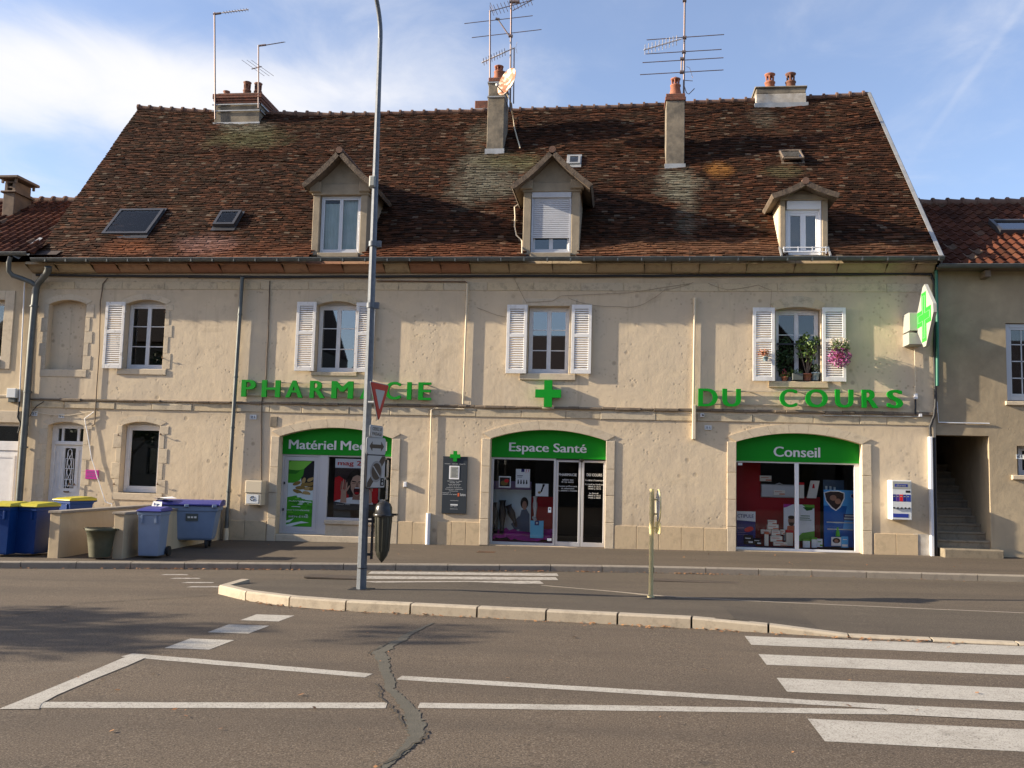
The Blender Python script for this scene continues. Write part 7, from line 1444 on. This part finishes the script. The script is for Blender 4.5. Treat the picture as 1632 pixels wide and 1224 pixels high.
pots('planter', 'small grey square planter with pale leaves on the flower window sill', 1270.5, 606.5, sy-.05, .1, .16, 'shop_grey', [('foliage', 'foliage', (-.02, 0, .20), (.17, .08, .07), 60, .035)], box=.24)
pots('potted_plant', 'small pot with pink-red blossoms at the left end of the flower window sill', 1251, 607.5, sy-.06, .07, .10, 'terracotta', [('flowers', 'redpetal', (0, 0, .18), (.09, .06, .10), 55, .032), ('foliage', 'foliage', (.03, 0, .14), (.15, .07, .09), 45, .035)])
pots('potted_plant', 'blue and white glazed pot at the right end of the flower window sill', 1300, 606.5, sy-.02, .09, .19, 'bluepot', [('foliage', 'foliage_dark', (0, 0, .3), (.09, .06, .14), 50, .04)])
o, c = pots('hanging_pot', 'blue hanging pot with rust-red flowers on the left shutter', 1220, 576, -.17, .065, .11, 'bluepot', [('flowers', 'rustleaf', (-.04, 0, .20), (.13, .07, .09), 90, .035)])
o, c = pots('hanging_basket', 'hanging basket of purple and white flowers on the right shutter', 1338, 572, -.22, .09, .12, 'terracotta', [('flowers', 'purple', (0, -.03, .03), (.27, .16, .24), 560, .036), ('flowers', 'whitepetal', (0, -.02, .38), (.26, .14, .12), 230, .027), ('foliage', 'foliage', (0, 0, .26), (.24, .13, .15), 210, .04)])
mb = MB()
for k in range(26): a = random.uniform(-1, 1); mb.tube([c+Vector((a*.08, -.02, .2)), c+Vector((a*.2, -.02+random.uniform(-.08, .05), .38+random.uniform(0, .10)))], .003, 4)
part('stems', mb, 'foliage', o)
mb = MB(); x0, x1, z0, z1 = rect(1238, 1307, 547, 549.5, 0); mb.box(x0, x1, .02, .04, z0, z1); part('guard_rail', mb, 'dark_metal', B)
# ------------------------------------------------------------------ fallen leaves, a tree off to the left
M['dry_leaf'] = mat('dry_leaf', (.25, .10, .04), .8, col2=(.38, .2, .08), scale=3)
mb = MB()
def scatter(n, f):
    for _ in range(n):
        x, y, z = f(); a = random.uniform(0, 6.28); s = random.uniform(.012, .034); h = Vector((math.cos(a), math.sin(a), random.uniform(-.3, .3)))*s; k = Vector((-math.sin(a), math.cos(a), random.uniform(-.3, .5)))*s*.6; c = Vector((x, y, z+.012)); mb.quad(c-h, c+k, c+h, c-k)
def kerb_y(x):
    for (xa, ya), (xb, yb) in zip(KE, KE[1:]):
        if xa <= x <= xb: return ya+(yb-ya)*(x-xa)/(xb-xa)
def f1():
    x = random.choice((random.uniform(-12, 8), random.gauss(-8.0, .8), random.gauss(-6.8, .4), random.gauss(-1.5, .8), random.gauss(1.5, .5))); x = max(-14, min(12, x)); return x, kerb_y(x)-abs(random.gauss(.02, .07)), gz(x, RZ+.008)
def f2():
    x = random.uniform(-5.6, 4); return x, nearY(x)-abs(random.gauss(.02, .09)), gz(x, RZ+.004)
scatter(420, f1); scatter(300, f2); scatter(70, lambda: (lambda x, y: (x, y, gz(x, RZ+.004)))(random.uniform(-8, 6), random.uniform(-16, -10.5))); scatter(40, lambda: (lambda x: (x, random.uniform(-3, -.2), gz(x, -.03)))(random.uniform(-12, 8)))
struct('fallen_leaves', mb, ['dry_leaf'], 'stuff')
def tree(label, x, y, h, r, n=2600, dens=1.0):
    o = thing('street_tree', label, 'tree', (x, y, gz(x, RZ))); mb = MB(); t = []
    mb.tube([(x, y, gz(x, RZ)-.2), (x+.08, y, h*.35), (x-.05, y+.1, h*.62), (x+.1, y, h*.9)], [.22, .17, .11, .03], 10)
    for k in range(9):
        a = k*2.4; b = Vector((x, y, h*(.34+.055*k))); e = b+Vector((math.cos(a)*r*.8, math.sin(a)*r*.8, h*.22)); mb.tube([b, b.lerp(e, .5)+Vector((0, 0, -.1)), e], [.08, .05, .015], 6); t.append(e)
    part('trunk', mb, 'bark', o); mb = MB()
    for e in t+[Vector((x, y, h*.75)), Vector((x, y, h*.92)), Vector((x+.4, y-.3, h*.6))]:
        for q in range(3): c = e+Vector((random.gauss(0, .4), random.gauss(0, .4), random.gauss(0, .4))); leaves(mb, c, r*.34, r*.34, r*.28, int(n/36), .11)
    part('crown', mb, 'foliage_dark', o)
M['bark'] = mat('bark', (.09, .07, .05), .95, bump=.6, bscale=12)
tree('leafy street tree by the kerb off to the left', -20.2, -13.8, 5.4, 1.35, 3200)
